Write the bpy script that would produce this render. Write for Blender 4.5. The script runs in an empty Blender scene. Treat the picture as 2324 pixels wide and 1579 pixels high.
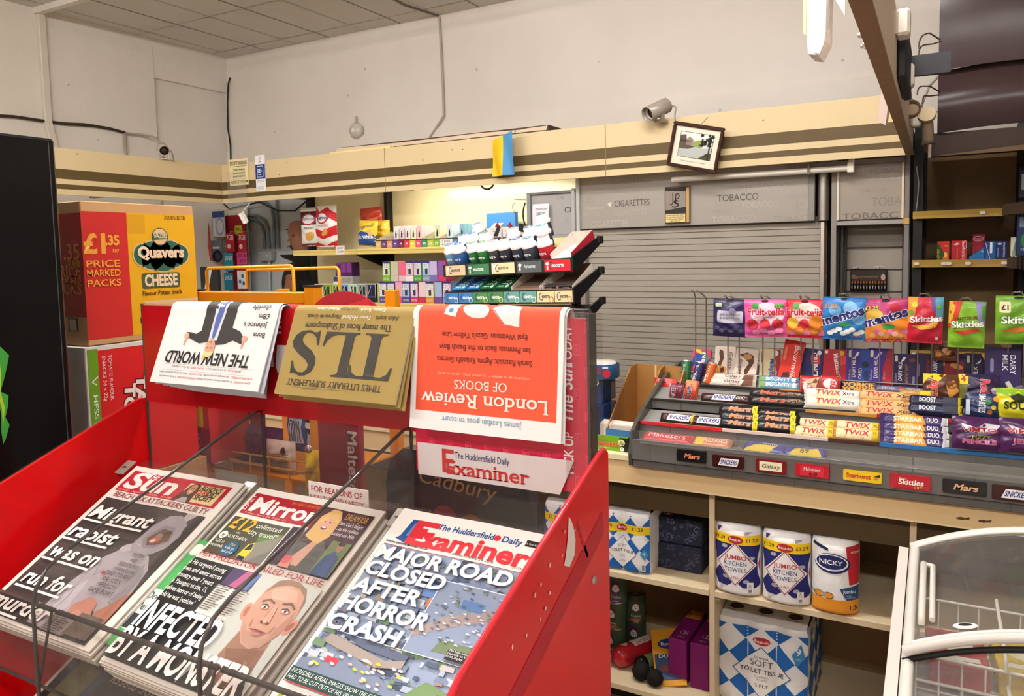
# A corner-shop interior: newspaper rack in front, sweets counter, tobacco gantry and back shelves behind.
import bpy, math, random
from math import pi, sin, cos, radians as rad
from mathutils import Matrix, Vector
from mathutils.geometry import tessellate_polygon
C = bpy.context.scene.collection
SC = bpy.context.scene
rnd = random.Random(7)

# ---------------------------------------------------------------- camera
cam_d = bpy.data.cameras.new('camera'); cam = bpy.data.objects.new('camera', cam_d); C.objects.link(cam)
cam.matrix_world = Matrix(((0.87500867,-0.01860667,0.48374955,0.0),(0.48365159,0.07694457,-0.87187193,0.0),
                           (-0.02099927, 0.99686174, 0.07632631, 1.6), (0, 0, 0, 1)))
cam_d.sensor_width = 36.0; cam_d.lens = 27.03; cam_d.shift_y = -0.0355; cam_d.clip_start = 0.02
SC.camera = cam
# ---------------------------------------------------------------- world, exposure
w = bpy.data.worlds.new('world'); SC.world = w; w.use_nodes = True
w.node_tree.nodes['Background'].inputs[0].default_value = (0.75,0.8,0.9,1); w.node_tree.nodes['Background'].inputs[1].default_value = 0.25
SC.view_settings.view_transform = 'Standard'; SC.view_settings.look = 'None'
SC.view_settings.gamma = 1.0; SC.view_settings.use_curve_mapping = False; SC.view_settings.exposure = 0.95
SC.cycles.max_bounces = 8; SC.cycles.transparent_max_bounces = 24; SC.cycles.caustics_reflective = False; SC.cycles.caustics_refractive = False
SC.cycles.use_denoising = True
# ---------------------------------------------------------------- lamps: the fluorescent battens on the ceiling (their housings are built further down)
LAMPS = [(-0.7,1.75,3.02,7,'x'),(-2.7,1.2,3.02,9,'x'),(0.3,-0.9,3.02,14,'x'),(-2.2,-1.2,3.02,10,'x')]
def area_light(name, loc, sx, sy, power, col, rot=(0, 0, 0)):
    l = bpy.data.lights.new(name,'AREA'); l.shape = 'RECTANGLE'; l.size = sx; l.size_y = sy; l.energy = power; l.color = col
    o = bpy.data.objects.new(name, l); o.location = loc; o.rotation_euler = rot; C.objects.link(o); return o
for (lx, ly, lz, pw, ax) in LAMPS:
    area_light('batten_light', (lx, ly, lz - 0.075), 1.45, 0.06, pw, (1.0, 0.98, 0.96))
# the tube fixed under the pelmet in front of the vape shelves
area_light('pelmet_tube_light', (-2.35, 3.66, 1.985), 0.9, 0.03, 2.2, (1.0, 0.95, 0.78), (rad(30), 0, 0))

# ---------------------------------------------------------------- materials
MATS = {}
def lin(h):
    r = []
    for i in (0, 2, 4):
        c = int(h[i:i+2], 16) / 255.0
        r.append(c / 12.92 if c <= 0.04045 else ((c + 0.055) / 1.055) ** 2.4)
    return (*r, 1.0)
def new_mat(name):
    m = bpy.data.materials.new(name); m.use_nodes = True
    return m, m.node_tree.nodes, m.node_tree.links, m.node_tree.nodes['Principled BSDF']
FIN = {'': (0.55,0,0.3),'g': (0.22,0,0.5),'f': (0.28,0,0.5),'m': (0.35,0.9,0.5),'w': (0.75,0,0.2),'p': (0.62,0,0.25),'s': (0.22,0,0.2)}
def mat(key):
    """'rrggbb' + finish letter: '' print/paint, g glossy plastic, f foil film, m metal, w wall plaster, p paper/card, s gloss sheet"""
    if key in MATS: return MATS[key]
    h, fin = key[:6], key[6:7]
    ro, me, sp = FIN[fin]
    m, N, L, b = new_mat('paint_' + key)
    b.inputs['Base Color'].default_value = lin(h); b.inputs['Roughness'].default_value = ro; b.inputs['Metallic'].default_value = me
    b.inputs['Specular IOR Level'].default_value = sp
    tc = N.new('ShaderNodeTexCoord'); nz = N.new('ShaderNodeTexNoise')
    nz.inputs['Scale'].default_value = {'f': 38,'w': 3.0,'m': 60,'g': 20}.get(fin,26); nz.inputs['Detail'].default_value = 4
    L.new(tc.outputs['Object'], nz.inputs['Vector'])
    mr = N.new('ShaderNodeMapRange'); mr.inputs[3].default_value = ro * 0.8; mr.inputs[4].default_value = ro * 1.25
    L.new(nz.outputs['Fac'], mr.inputs[0]); L.new(mr.outputs[0], b.inputs['Roughness'])
    if fin in 'fwp' and fin:
        bp = N.new('ShaderNodeBump'); bp.inputs['Strength'].default_value = {'f': 0.45,'w': 0.25,'p': 0.05}[fin]; bp.inputs['Distance'].default_value = {'f': 0.006,'w': 0.02,'p': 0.003}[fin]
        L.new(nz.outputs['Fac'], bp.inputs['Height']); L.new(bp.outputs[0], b.inputs['Normal'])
    MATS[key] = m; return m
def glass_mat(name, col, ro, alpha, tint_edge=None):
    """thin clear acrylic / film: part see-through, part glossy sheet"""
    m, N, L, b = new_mat(name)
    tr = N.new('ShaderNodeBsdfTransparent'); tr.inputs[0].default_value = (*col, 1)
    gl = N.new('ShaderNodeBsdfGlossy'); gl.inputs['Roughness'].default_value = ro
    lw = N.new('ShaderNodeLayerWeight'); lw.inputs[0].default_value = 0.5
    pw = N.new('ShaderNodeMath'); pw.operation = 'POWER'; pw.inputs[1].default_value = 5.0; L.new(lw.outputs['Facing'],pw.inputs[0])
    fr = N.new('ShaderNodeMapRange'); fr.inputs[3].default_value = 0.025; fr.inputs[4].default_value = 0.6; L.new(pw.outputs[0],fr.inputs[0])
    mx = N.new('ShaderNodeMixShader'); L.new(fr.outputs[0],mx.inputs[0]); L.new(tr.outputs[0],mx.inputs[1]); L.new(gl.outputs[0],mx.inputs[2])
    mx2 = N.new('ShaderNodeMixShader'); mx2.inputs[0].default_value = alpha
    b.inputs['Base Color'].default_value = (0.75, 0.72, 0.7, 1); b.inputs['Roughness'].default_value = 0.3
    L.new(mx.outputs[0], mx2.inputs[1]); L.new(b.outputs[0], mx2.inputs[2])
    L.new(mx2.outputs[0], N['Material Output'].inputs[0]); MATS[name] = m; return m
glass_mat('acrylic', (0.95, 0.93, 0.92), 0.06, 0.015)
glass_mat('film', (0.95, 0.95, 0.93), 0.12, 0.12)
glass_mat('freezer_glass', (0.93, 0.93, 0.9), 0.03, 0.10)  # whitish diffuse share stands in for the milky reflection on the lids
def emis(name, col, s):
    m, N, L, b = new_mat(name); b.inputs['Base Color'].default_value = (*col, 1)
    b.inputs['Emission Color'].default_value = (*col,1); b.inputs['Emission Strength'].default_value = s; MATS[name] = m
emis('lit_tube', (1.0, 0.98, 0.96), 88.0)
emis('lit_pelmet_tube', (1.0, 0.96, 0.8), 2.5)
def wall_mat(name, hexa, spots=True):
    m, N, L, b = new_mat(name); tc = N.new('ShaderNodeTexCoord')
    n1 = N.new('ShaderNodeTexNoise'); n1.inputs['Scale'].default_value = 1.3; n1.inputs['Detail'].default_value = 6; L.new(tc.outputs['Object'],n1.inputs['Vector'])
    n2 = N.new('ShaderNodeTexNoise'); n2.inputs['Scale'].default_value = 22; n2.inputs['Detail'].default_value = 5; L.new(tc.outputs['Object'],n2.inputs['Vector'])
    cr = N.new('ShaderNodeValToRGB'); c = lin(hexa)
    cr.color_ramp.elements[0].position = 0.3; cr.color_ramp.elements[0].color = (c[0]*0.9,c[1]*0.89,c[2]*0.86,1)
    cr.color_ramp.elements[1].position = 0.7; cr.color_ramp.elements[1].color = c
    L.new(n1.outputs['Fac'], cr.inputs[0])
    vo = N.new('ShaderNodeTexVoronoi'); vo.inputs['Scale'].default_value = 5.0; L.new(tc.outputs['Object'],vo.inputs['Vector'])
    mr = N.new('ShaderNodeMapRange'); mr.inputs[1].default_value = 0.03; mr.inputs[2].default_value = 0.05; mr.inputs[3].default_value = 0.6; mr.inputs[4].default_value = 0.0; L.new(vo.outputs['Distance'],mr.inputs[0])
    mx = N.new('ShaderNodeMix'); mx.data_type = 'RGBA'; mx.inputs[7].default_value = lin('9a8a78'); L.new(mr.outputs[0],mx.inputs[0]); L.new(cr.outputs[0],mx.inputs[6])
    L.new(mx.outputs[2] if spots else cr.outputs[0], b.inputs['Base Color'])
    bp = N.new('ShaderNodeBump'); bp.inputs['Strength'].default_value = 0.22; bp.inputs['Distance'].default_value = 0.012; L.new(n2.outputs['Fac'],bp.inputs['Height']); L.new(bp.outputs[0],b.inputs['Normal'])
    b.inputs['Roughness'].default_value = 0.75; MATS[name] = m
wall_mat('wall_paint','e9e0d6'); wall_mat('wall_grey','aeb2b4',False); wall_mat('floor_lino','a8a196',False)

# ---------------------------------------------------------------- mesh builder
def TM(x=0, y=0, z=0, rz=0, rx=0, ry=0):
    return Matrix.Translation((x,y,z)) @ Matrix.Rotation(rz,4,'Z') @ Matrix.Rotation(rx,4,'X') @ Matrix.Rotation(ry,4,'Y')
class Plane:
    """a printed face: origin, right, up -> point; d counts print layers above the face"""
    def __init__(s, o, r=(1, 0, 0), u=(0, 0, 1), k=0.0004):
        s.o = Vector(o); s.r = Vector(r).normalized(); s.u = Vector(u).normalized(); s.n = s.r.cross(s.u); s.k = k
    def __call__(s, x, y, d=0): return s.o + s.r*x + s.u*y + s.n*(d*s.k)
    sub = None
class Pillow:
    """the swollen front of a flow-wrap or bag, lying in local x,z and bulging to -y"""
    def __init__(s, w, h, t, crimp=0.08, k=0.0006, sub=0.012, seed=0, wr=0.0, side=2.0):
        s.w, s.h, s.t, s.c, s.k, s.sub, s.seed, s.wr, s.side = w, h, t, crimp, k, sub, seed, wr, side
    def bulge(s, x, y):
        u = min(1, abs(2*x/s.w)); v = abs(2*y/s.h)
        a = (1 - u**s.side); e = max(0.0, 1 - (v/(1 - s.c))**2.6) if v < 1 - s.c else 0
        b = s.t*(max(a, 0)**0.6)*(e**0.6)
        if s.wr: b += s.wr*s.t*sin(x/s.w*9 + s.seed*1.7 + 3*sin(y/s.h*5 + s.seed))*sin(y/s.h*8 + s.seed*2.3)*(0.25 + e)*(1 - u**6)
        return max(b, 0)
    def __call__(s, x, y, d=0): return Vector((x, -s.bulge(x, y) - 0.0006 - d*s.k, y))
class MB:
    def __init__(s): s.v = []; s.f = []; s.m = []; s.mats = []; s.sm = []; s.M = Matrix()
    def mi(s, key):
        if key not in s.mats: s.mats.append(key)
        return s.mats.index(key)
    def add(s, vs, fs, m, smooth=False):
        b = len(s.v); M = s.M
        for p in vs: s.v.append(M @ Vector(p))
        i = s.mi(m)
        for f in fs: s.f.append([b + k for k in f]); s.m.append(i); s.sm.append(smooth)
        return s
    def box(s, x0, x1, y0, y1, z0, z1, m, c=0.0):
        if x0 > x1: x0, x1 = x1, x0
        if y0 > y1: y0, y1 = y1, y0
        if z0 > z1: z0, z1 = z1, z0
        if c <= 0:
            return s.add([(x, y, z) for x in (x0, x1) for y in (y0, y1) for z in (z0, z1)],
                  [(0, 1, 3, 2), (4, 6, 7, 5), (0, 4, 5, 1), (2, 3, 7, 6), (0, 2, 6, 4), (1, 5, 7, 3)], m)
        c = min(c, (x1-x0)*0.45, (y1-y0)*0.45, (z1-z0)*0.45); V = []; ix = {}
        for sx in (0, 1):
            for sy in (0, 1):
                for sz in (0, 1):
                    X = (x0,x1)[sx]; Y = (y0,y1)[sy]; Z = (z0,z1)[sz]; dx = c*(1-2*sx); dy = c*(1-2*sy); dz = c*(1-2*sz)
                    for a, p in (('x', (X, Y+dy, Z+dz)), ('y', (X+dx, Y, Z+dz)), ('z', (X+dx, Y+dy, Z))):
                        ix[(sx, sy, sz, a)] = len(V); V.append(p)
        F = []
        for t in (0, 1):
            F.append([ix[(t,a,b,'x')] for a,b in ((0,0),(0,1),(1,1),(1,0))][::(1 if t == 0 else -1)])
            F.append([ix[(a,t,b,'y')] for a,b in ((0,0),(1,0),(1,1),(0,1))][::(1 if t == 0 else -1)])
            F.append([ix[(a,b,t,'z')] for a,b in ((0,0),(0,1),(1,1),(1,0))][::(1 if t == 0 else -1)])
        for a in (0, 1):
            for b in (0, 1):
                e = 1 if (a + b) % 2 == 0 else -1
                F.append([ix[(a,b,0,'x')],ix[(a,b,1,'x')],ix[(a,b,1,'y')],ix[(a,b,0,'y')]][::-e])
                F.append([ix[(a,0,b,'x')],ix[(a,1,b,'x')],ix[(a,1,b,'z')],ix[(a,0,b,'z')]][::e])
                F.append([ix[(0,a,b,'y')],ix[(1,a,b,'y')],ix[(1,a,b,'z')],ix[(0,a,b,'z')]][::-e])
        for a in (0, 1):
            for b in (0, 1):
                for g in (0, 1):
                    e = 1 if (a + b + g) % 2 == 0 else -1
                    F.append([ix[(a, b, g, 'x')], ix[(a, b, g, 'y')], ix[(a, b, g, 'z')]][::e])
        return s.add(V, F, m)
    def prism(s, pts, fn0, fn1, m):
        """solid between two copies of a polygon"""
        n = len(pts); A = [fn0(*p) for p in pts]; B = [fn1(*p) for p in pts]
        tri = tessellate_polygon([[Vector((p[0], p[1], 0)) for p in pts]])
        F = [tuple(t) for t in tri] + [tuple(n + k for k in reversed(t)) for t in tri]
        F += [(i, (i+1) % n, n + (i+1) % n, n + i) for i in range(n)]
        return s.add(A + B, F, m)
    def tube(s, pts, r, m, n=8, cap=True, closed=False):
        P = [Vector(p) for p in pts]; V = []; F = []; k = len(P); up = None
        for i, p in enumerate(P):
            if closed: t = (P[(i+1) % k] - P[i-1]).normalized()
            else: t = (P[min(i+1, k-1)] - P[max(i-1, 0)]).normalized()
            if up is None: up = Vector((0, 0, 1)) if abs(t.z) < 0.9 else Vector((1, 0, 0))
            a = t.cross(up)
            if a.length < 1e-5: a = t.cross(Vector((0, 1, 0.3)))
            a.normalize(); b = a.cross(t).normalized(); up = b
            rr = r[i] if isinstance(r, (list, tuple)) else r
            for j in range(n): V.append(p + (a*cos(2*pi*j/n) + b*sin(2*pi*j/n))*rr)
        for i in range(k if closed else k-1):
            for j in range(n): F.append((i*n + j,i*n + (j+1) % n,((i+1) % k)*n + (j+1) % n,((i+1) % k)*n + j))
        s.add(V, F, m, True)
        if cap and not closed: s.add([V[j] for j in range(n)],[tuple(range(n))],m); s.add([V[(k-1)*n + j] for j in range(n)],[tuple(reversed(range(n)))],m)
        return s
    def lathe(s, prof, m, n=24, sx=1.0, sy=1.0, o=(0, 0, 0)):
        V = []; F = []
        for (r, z) in prof:
            for j in range(n): V.append((o[0] + r*sx*cos(2*pi*j/n), o[1] + r*sy*sin(2*pi*j/n), o[2] + z))
        for i in range(len(prof)-1):
            for j in range(n): F.append((i*n + j, i*n + (j+1) % n, (i+1)*n + (j+1) % n, (i+1)*n + j))
        return s.add(V, F, m, True)
    def disc(s, c, r, m, n=20, ax='z', sx=1, sy=1):
        V = []
        for j in range(n):
            a = 2*pi*j/n; p = (r*sx*cos(a), r*sy*sin(a))
            V.append({'z': (c[0]+p[0],c[1]+p[1],c[2]),'y': (c[0]+p[0],c[1],c[2]+p[1]),'x': (c[0],c[1]+p[0],c[2]+p[1])}[ax])
        return s.add(V, [tuple(range(n))], m)
    def sheet(s, fn, u0, u1, v0, v1, nu, nv, m, smooth=True, d=0):
        V = [fn(u0 + (u1-u0)*i/nu, v0 + (v1-v0)*j/nv, d) for j in range(nv+1) for i in range(nu+1)]
        F = [(j*(nu+1)+i,j*(nu+1)+i+1,(j+1)*(nu+1)+i+1,(j+1)*(nu+1)+i) for j in range(nv) for i in range(nu)]
        return s.add(V, F, m, smooth)
    # ---- printing
    def tris(s, V2, F, fn, m, d):
        sub = getattr(fn, 'sub', None); T = [[V2[i] for i in f] for f in F]
        if sub:
            out = []; st = T[:]; lim = sub*sub
            while st:
                t = st.pop(); e = [(t[0][0]-t[1][0])**2 + (t[0][1]-t[1][1])**2,(t[1][0]-t[2][0])**2 + (t[1][1]-t[2][1])**2,(t[2][0]-t[0][0])**2 + (t[2][1]-t[0][1])**2]
                k = e.index(max(e))
                if e[k] <= lim: out.append(t); continue
                a, b, c = t[k], t[(k+1) % 3], t[(k+2) % 3]; q = ((a[0]+b[0])/2, (a[1]+b[1])/2)
                st += [(a, q, c), (q, b, c)]
            T = out
        ix = {}; V = []; FF = []
        for t in T:
            f = []
            for p in t:
                k = (round(p[0], 6), round(p[1], 6))
                if k not in ix: ix[k] = len(V); V.append(fn(p[0], p[1], d))
                f.append(ix[k])
            if len(set(f)) == 3: FF.append(f)
        return s.add(V, FF, m, bool(sub))
    def poly(s, pts, fn, m, d=1):
        V = [(p[0], p[1]) for p in pts]; F = []
        for t in tessellate_polygon([[Vector((*p, 0)) for p in V]]):
            a, b, c = (V[i] for i in t)
            F.append(t if (b[0]-a[0])*(c[1]-a[1]) - (b[1]-a[1])*(c[0]-a[0]) > 0 else (t[0], t[2], t[1]))
        return s.tris(V, F, fn, m, d)
    def rect(s, x0, y0, x1, y1, fn, m, d=1): return s.poly([(x0, y0), (x1, y0), (x1, y1), (x0, y1)], fn, m, d)
    def ell(s, x, y, rx, ry, fn, m, d=1, n=18, rot=0.0):
        P = []
        for j in range(n):
            a = 2*pi*j/n; px,py = rx*cos(a),ry*sin(a); P.append((x + px*cos(rot) - py*sin(rot),y + px*sin(rot) + py*cos(rot)))
        return s.poly(P, fn, m, d)
    def rrect(s, x0, y0, x1, y1, r, fn, m, d=1, n=4):
        P = []
        for cx, cy, a0 in ((x1-r, y1-r, 0), (x0+r, y1-r, 90), (x0+r, y0+r, 180), (x1-r, y0+r, 270)):
            for j in range(n+1): a = rad(a0 + 90*j/n); P.append((cx + r*cos(a), cy + r*sin(a)))
        return s.poly(P, fn, m, d)
    def line(s, pts, wd, fn, m, d=1):
        for a, b in zip(pts, pts[1:]):
            dx,dy = b[0]-a[0],b[1]-a[1]; l = math.hypot(dx,dy) or 1e-6; nx,ny = -dy/l*wd/2,dx/l*wd/2; ex,ey = dx/l*wd*0.3,dy/l*wd*0.3
            s.poly([(a[0]-ex-nx,a[1]-ey-ny),(b[0]+ex-nx,b[1]+ey-ny),(b[0]+ex+nx,b[1]+ey+ny),(a[0]-ex+nx,a[1]-ey+ny)],fn,m,d)
        return s
    def text(s, t, fn, x, y, h, m, d=2, al='c', W=None, off=0.0, sh=0.0, rot=0.0, out=None, serif=False):
        """letters of cap height h; W stretches or squeezes to a width; off thickens; out=(colour, width) lays a stroke under"""
        if out: s.text(t, fn, x, y, h, out[0], d - 0.5, al, W, off + out[1], sh, rot, None, serif)
        V, F, x0, x1 = glyphs(t, off, serif)
        k = h/CAP; kx = k if W is None else W/max(1e-6, (TW[t][1]-TW[t][0]))
        o0, o1 = TW[t]; ax = {'l': o0, 'c': (o0+o1)/2, 'r': o1}[al]; ca, sa = cos(rot), sin(rot); P = []
        for (gx, gy) in V:
            px = (gx - ax)*kx + gy*k*sh; py = gy*k; P.append((x + px*ca - py*sa, y + px*sa + py*ca))
        return s.tris(P, F, fn, m, d)
    def build(s, name, parent=None, world=False):
        me = bpy.data.meshes.new(name); V = s.v
        if world and parent is not None:
            I = parent.matrix_world_store.inverted() if hasattr(parent,'matrix_world_store') else parent.matrix_basis.inverted(); V = [I @ p for p in V]
        me.from_pydata([tuple(p) for p in V], [], s.f)
        for k in s.mats: me.materials.append(mat(k))
        me.polygons.foreach_set('material_index',s.m); me.polygons.foreach_set('use_smooth',s.sm); me.update()
        o = bpy.data.objects.new(name, me); C.objects.link(o)
        if parent is not None: o.parent = parent
        return o
_fc = bpy.data.curves.new('lettering','FONT'); _fo = bpy.data.objects.new('lettering',_fc); _fc.fill_mode = 'FRONT'; _fc.dimensions = '2D'; _fc.resolution_u = 3
GL = {}; TW = {}; CAP = 0.7
def _raw(t, off):
    _fc.body = t; _fc.offset = off; me = _fo.to_mesh()
    V = [(v.co.x, v.co.y) for v in me.vertices]; F = []
    for p in me.polygons:
        f = list(p.vertices)
        for i in range(1, len(f)-1):
            a, b, c = f[0], f[i], f[i+1]
            if (V[b][0]-V[a][0])*(V[c][1]-V[a][1]) - (V[b][1]-V[a][1])*(V[c][0]-V[a][0]) < 0: b, c = c, b
            F.append((a, b, c))
    _fo.to_mesh_clear(); return V, F
CAP = max(v[1] for v in _raw('H', 0)[0])
XH = max(v[1] for v in _raw('x', 0)[0])
def glyphs(t, off, serif):
    off *= 0.5
    if t not in TW:
        V, F = _raw(t, 0.0); xs = [v[0] for v in V] or [0, 1]; TW[t] = (min(xs), max(xs))
    key = (t, round(off, 4), serif)
    if key in GL: return GL[key]
    V, F = _raw(t, off); xs = [v[0] for v in V] or [0, 1]
    if serif:
        ec = {}
        for f in F:
            for a,b in ((f[0],f[1]),(f[1],f[2]),(f[2],f[0])): ec[(min(a,b),max(a,b))] = ec.get((min(a,b),max(a,b)),0) + 1
        for (a, b), n in list(ec.items()):
            if n > 1: continue
            (ax, ay), (bx, by) = V[a], V[b]; l = abs(ax - bx)
            if abs(ay - by) > 0.004 or not 0.05 < l < 0.22: continue
            for lev, sg in ((0, 1), (CAP, -1), (XH, -1)):
                if abs(ay - lev) < 0.03 + abs(off):
                    x0, x1 = min(ax, bx) - 0.055, max(ax, bx) + 0.055; q = len(V)
                    V += [(x0,ay),(x1,ay),(x1,ay + sg*0.045),(x0,ay + sg*0.045)]; F += ([(q,q+1,q+2),(q,q+2,q+3)] if sg > 0 else [(q,q+2,q+1),(q,q+3,q+2)]); break
    GL[key] = (V, F, min(xs), max(xs)); return GL[key]

# ---------------------------------------------------------------- naming
def tag(o, label, cat, group=None, kind=None):
    o['label'] = label; o['category'] = cat
    if group: o['group'] = group
    if kind: o['kind'] = kind
    return o
def thing(name, label, cat, loc=(0, 0, 0), rz=0.0, group=None, rx=0.0, ry=0.0):
    o = bpy.data.objects.new(name, None); C.objects.link(o); o.empty_display_size = 0.05
    o.rotation_mode = 'XYZ'; o.matrix_basis = TM(loc[0], loc[1], loc[2], rz, rx, ry)
    return tag(o, label, cat, group)
def place(o, loc, rz=0.0, rx=0.0, ry=0.0): o.matrix_basis = TM(loc[0], loc[1], loc[2], rz, rx, ry); return o
def dup(o, loc, rz=0.0, label=None, group=None, rx=0.0, ry=0.0):
    r = o.copy(); C.objects.link(r); place(r, loc, rz, rx, ry)
    if label: r['label'] = label
    if group: r['group'] = group
    for ch in list(o.children):
        c = ch.copy(); C.objects.link(c); c.parent = r
        for g in list(ch.children):
            e = g.copy(); C.objects.link(e); e.parent = c
    return r
def struct(name, mb, label=None):
    o = mb.build(name); o['kind'] = 'structure'
    if label: o['label'] = label
    return o
def arc(cx,cy,r,a0,a1,n=8): return [(cx + r*cos(rad(a0 + (a1-a0)*i/n)),cy + r*sin(rad(a0 + (a1-a0)*i/n))) for i in range(n+1)]
def bez(p0, p1, p2, p3, n=10):
    p0,p1,p2,p3 = map(Vector,(p0,p1,p2,p3)); return [p0*(1-t)**3 + p1*3*t*(1-t)**2 + p2*3*t*t*(1-t) + p3*t**3 for t in [i/n for i in range(n+1)]]

# ================================================================ the room
b = MB(); b.box(-4.95, 2.6, -2.9, 4.35, -0.1, 0.0, 'floor_lino'); struct('floor', b)
b = MB(); b.box(-4.95, 2.6, -2.9, 4.35, 3.12, 3.24, 'd8d2c9w')
tp = Plane((0, 0, 3.12), (1, 0, 0), (0, -1, 0), 0.002)          # tile joints, printed on the underside
for k in range(24):
    x = -4.65 + 0.305*k; b.rect(x - 0.004, -4.2, x + 0.004, 2.8, tp, '8d8578' if k % 2 else 'c9c2b6')
for y in [4.2 - 0.15 - 0.61*k for k in range(12)]: b.rect(-4.8, -y - 0.004, 2.5, -y + 0.004, tp, 'c4bdb0')
b.tube([(-2.82,4.19,3.117),(-2.87,3.9,3.116),(-2.84,3.6,3.117),(-2.88,3.3,3.117)],0.008,'6e655a',5)
struct('ceiling', b)
b = MB(); b.box(-4.78,2.5,2.76,2.80,3.085,3.12,'e4ddd2'); struct('trim_1',b)      # cover batten across the ceiling
b = MB(); b.box(-4.95, 2.6, 4.2, 4.35, 0, 3.12, 'wall_paint')
b.box(-4.8,2.5,4.185,4.2,2.22,2.42,'wall_paint')                                   # plaster band low on the back wall
struct('wall_back', b)
b = MB(); b.box(-4.95,-4.8,-2.9,4.2,0,3.12,'wall_paint'); b.box(-4.8,-4.765,-2.9,3.56,0,3.12,'wall_paint')
b.box(-4.8, -4.772, 3.56, 4.2, 2.86, 3.12, 'wall_paint'); struct('wall_left', b)
b = MB(); b.box(2.5, 2.6, -2.9, 4.2, 0, 3.12, 'wall_paint'); struct('wall_right', b)
b = MB(); b.box(-4.95, 2.6, -2.9, -2.8, 0, 3.12, 'wall_paint'); struct('wall_front', b)
b = MB(); b.box(-4.8,-3.72,4.17,4.2,0.0,2.2,'wall_grey'); struct('trim_2',b)      # grey painted recess at the end of the shelves
# ceiling battens with their tubes
for i, (lx, ly, lz, pw, ax) in enumerate(LAMPS):
    t = thing('ceiling_batten',['white fluorescent batten on the ceiling over the sweets counter','white fluorescent batten on the ceiling over the newspaper rack','white fluorescent batten on the ceiling behind the counter front','white fluorescent batten on the ceiling near the shop entrance'][i],'light',(lx,ly,3.12),group='ceiling battens')
    b = MB(); b.box(-0.78, 0.78, -0.045, 0.045, -0.055, 0, 'e9e6e0g', 0.008); b.build('housing', t)
    b = MB(); b.tube([(-0.74, 0, -0.072), (0.74, 0, -0.072)], 0.013, 'lit_tube', 10); b.build('tube', t)

# ---------------------------------------------------------------- cables on the walls
def cable(name, pts, r, m, label, cat='cable', group=None):
    b = MB(); b.tube(pts, r, m, 6); return tag(b.build(name), label, cat, group)
cable('wall_cable',[(-4.718,4.180,2.967),(-4.740,4.180,2.924),(-4.759,4.180,2.794),(-4.768,4.180,2.597),(-4.749,4.180,2.462),(-4.754,4.180,2.323)],0.006,'171412','black cable hanging down the back wall beside the room corner')
cable('wall_cable',[(-2.809,4.190,3.107),(-2.799,4.185,2.907),(-2.793,4.185,2.686),(-2.789,4.180,2.485),(-2.839,4.180,2.426),(-2.904,4.180,2.357)],0.007,'b8aa98','painted cable running down the middle of the back wall')
cable('wall_cable',[(-4.750,2.454,2.443),(-4.750,2.598,2.456),(-4.750,2.698,2.455),(-4.750,2.786,2.454),(-4.750,2.911,2.455),(-4.750,3.082,2.467),(-4.750,3.202,2.463),(-4.750,3.308,2.450)],0.009,'3a302a','dark cable bundle sagging across the left wall')
cable('wall_cable',[(-4.750,2.883,2.457),(-4.750,3.024,2.470),(-4.750,3.172,2.467),(-4.750,3.301,2.449)],0.006,'4a3c34','thin cable crossing above the dark bundle on the left wall')
cable('wall_cable',[(-4.750,3.305,2.453),(-4.750,3.303,2.380),(-4.750,3.305,2.308)],0.010,'a59684','short painted pipe dropping to the left pelmet')
cable('wall_cable',[(-4.740,3.313,2.447),(-4.740,3.417,2.451),(-4.700,3.471,2.442),(-4.500,3.359,2.396),(-4.200,3.152,2.324)],0.007,'b2a593','grey cable leading to the camera on the left pelmet')
b = MB(); b.box(-4.765, -4.735, 2.775, 2.82, 2.45, 3.1, 'd8cec0', 0.004)
b.M = Matrix.Translation((-4.75,2.797,2.45)) @ Matrix.Rotation(rad(11),4,'X'); b.box(-0.015,0.015,-0.022,0.022,-0.16,0.004,'d8cec0',0.003)
tag(b.build('cable_trunking'), 'white plastic cable trunking down the left wall', 'trunking')
t = thing('wall_bell','round pale metal bell on the back wall above the pelmet','bell',(-3.511,4.190,2.457))
b = MB(); b.M = Matrix.Rotation(rad(90),4,'X'); b.lathe([(0.052,0),(0.056,0.012),(0.045,0.03),(0.02,0.042),(0.0005,0.044)],'cfc5b8g',20); b.build('dome',t)
b = MB(); b.tube([(0, -0.012, 0.05), (0, -0.01, 0.10)], 0.006, 'b5a998'); b.build('stub', t)
b = MB(); b.M = Matrix.Rotation(rad(90), 4, 'X'); b.disc((0, 0, 0.045), 0.014, 'efe9e0g'); b.build('knob', t)

# ---------------------------------------------------------------- pelmets with olive stripes
Z0, Z1 = 1.958, 2.203
def pelmet_panel(o, r, L, name, parent, seams=(), marks=0):
    fn = Plane(o, r, (0, 0, 1)); n = fn.n; b = MB()
    b.prism([(0,0),(L,0),(L,Z1-Z0),(0,Z1-Z0)],lambda x,y: fn(x,y),lambda x,y: fn(x,y) - n*0.018,'d9c398')
    H = Z1 - Z0
    for a, c in ((0.451, 0.662), (0.774, 0.880)): b.rect(0, H*(1-c), L, H*(1-a), fn, '5d4b2a')
    b.rect(0.0, 0, 0.0025, H, fn, '8a7450', 2); b.rect(L-0.0015, 0, L, H, fn, '8a7450', 2)
    for k in range(marks):
        x, y = rnd.uniform(0.1, L-0.1), rnd.uniform(H*0.6, H*0.95)
        if k % 3 == 0: b.rect(x, y, x+0.018, y+0.018, fn, 'dcc7a2', 2)
        elif k % 3 == 1: b.rect(x, y, x+0.03+rnd.random()*0.04, y+0.006, fn, 'd9c29b', 2)
        else: b.ell(x, y, 0.004, 0.004, fn, '6b5a40', 2, 8)
    return b.build(name, parent, True)
XS = [-4.074, (-2.743, 3.500, 2.193)[0], (-1.410, 3.500, 2.083)[0], -0.105]
t = thing('pelmet','long cream pelmet with olive stripes over the back shelves and gantry','pelmet',(-2,3.5,Z0))
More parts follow.
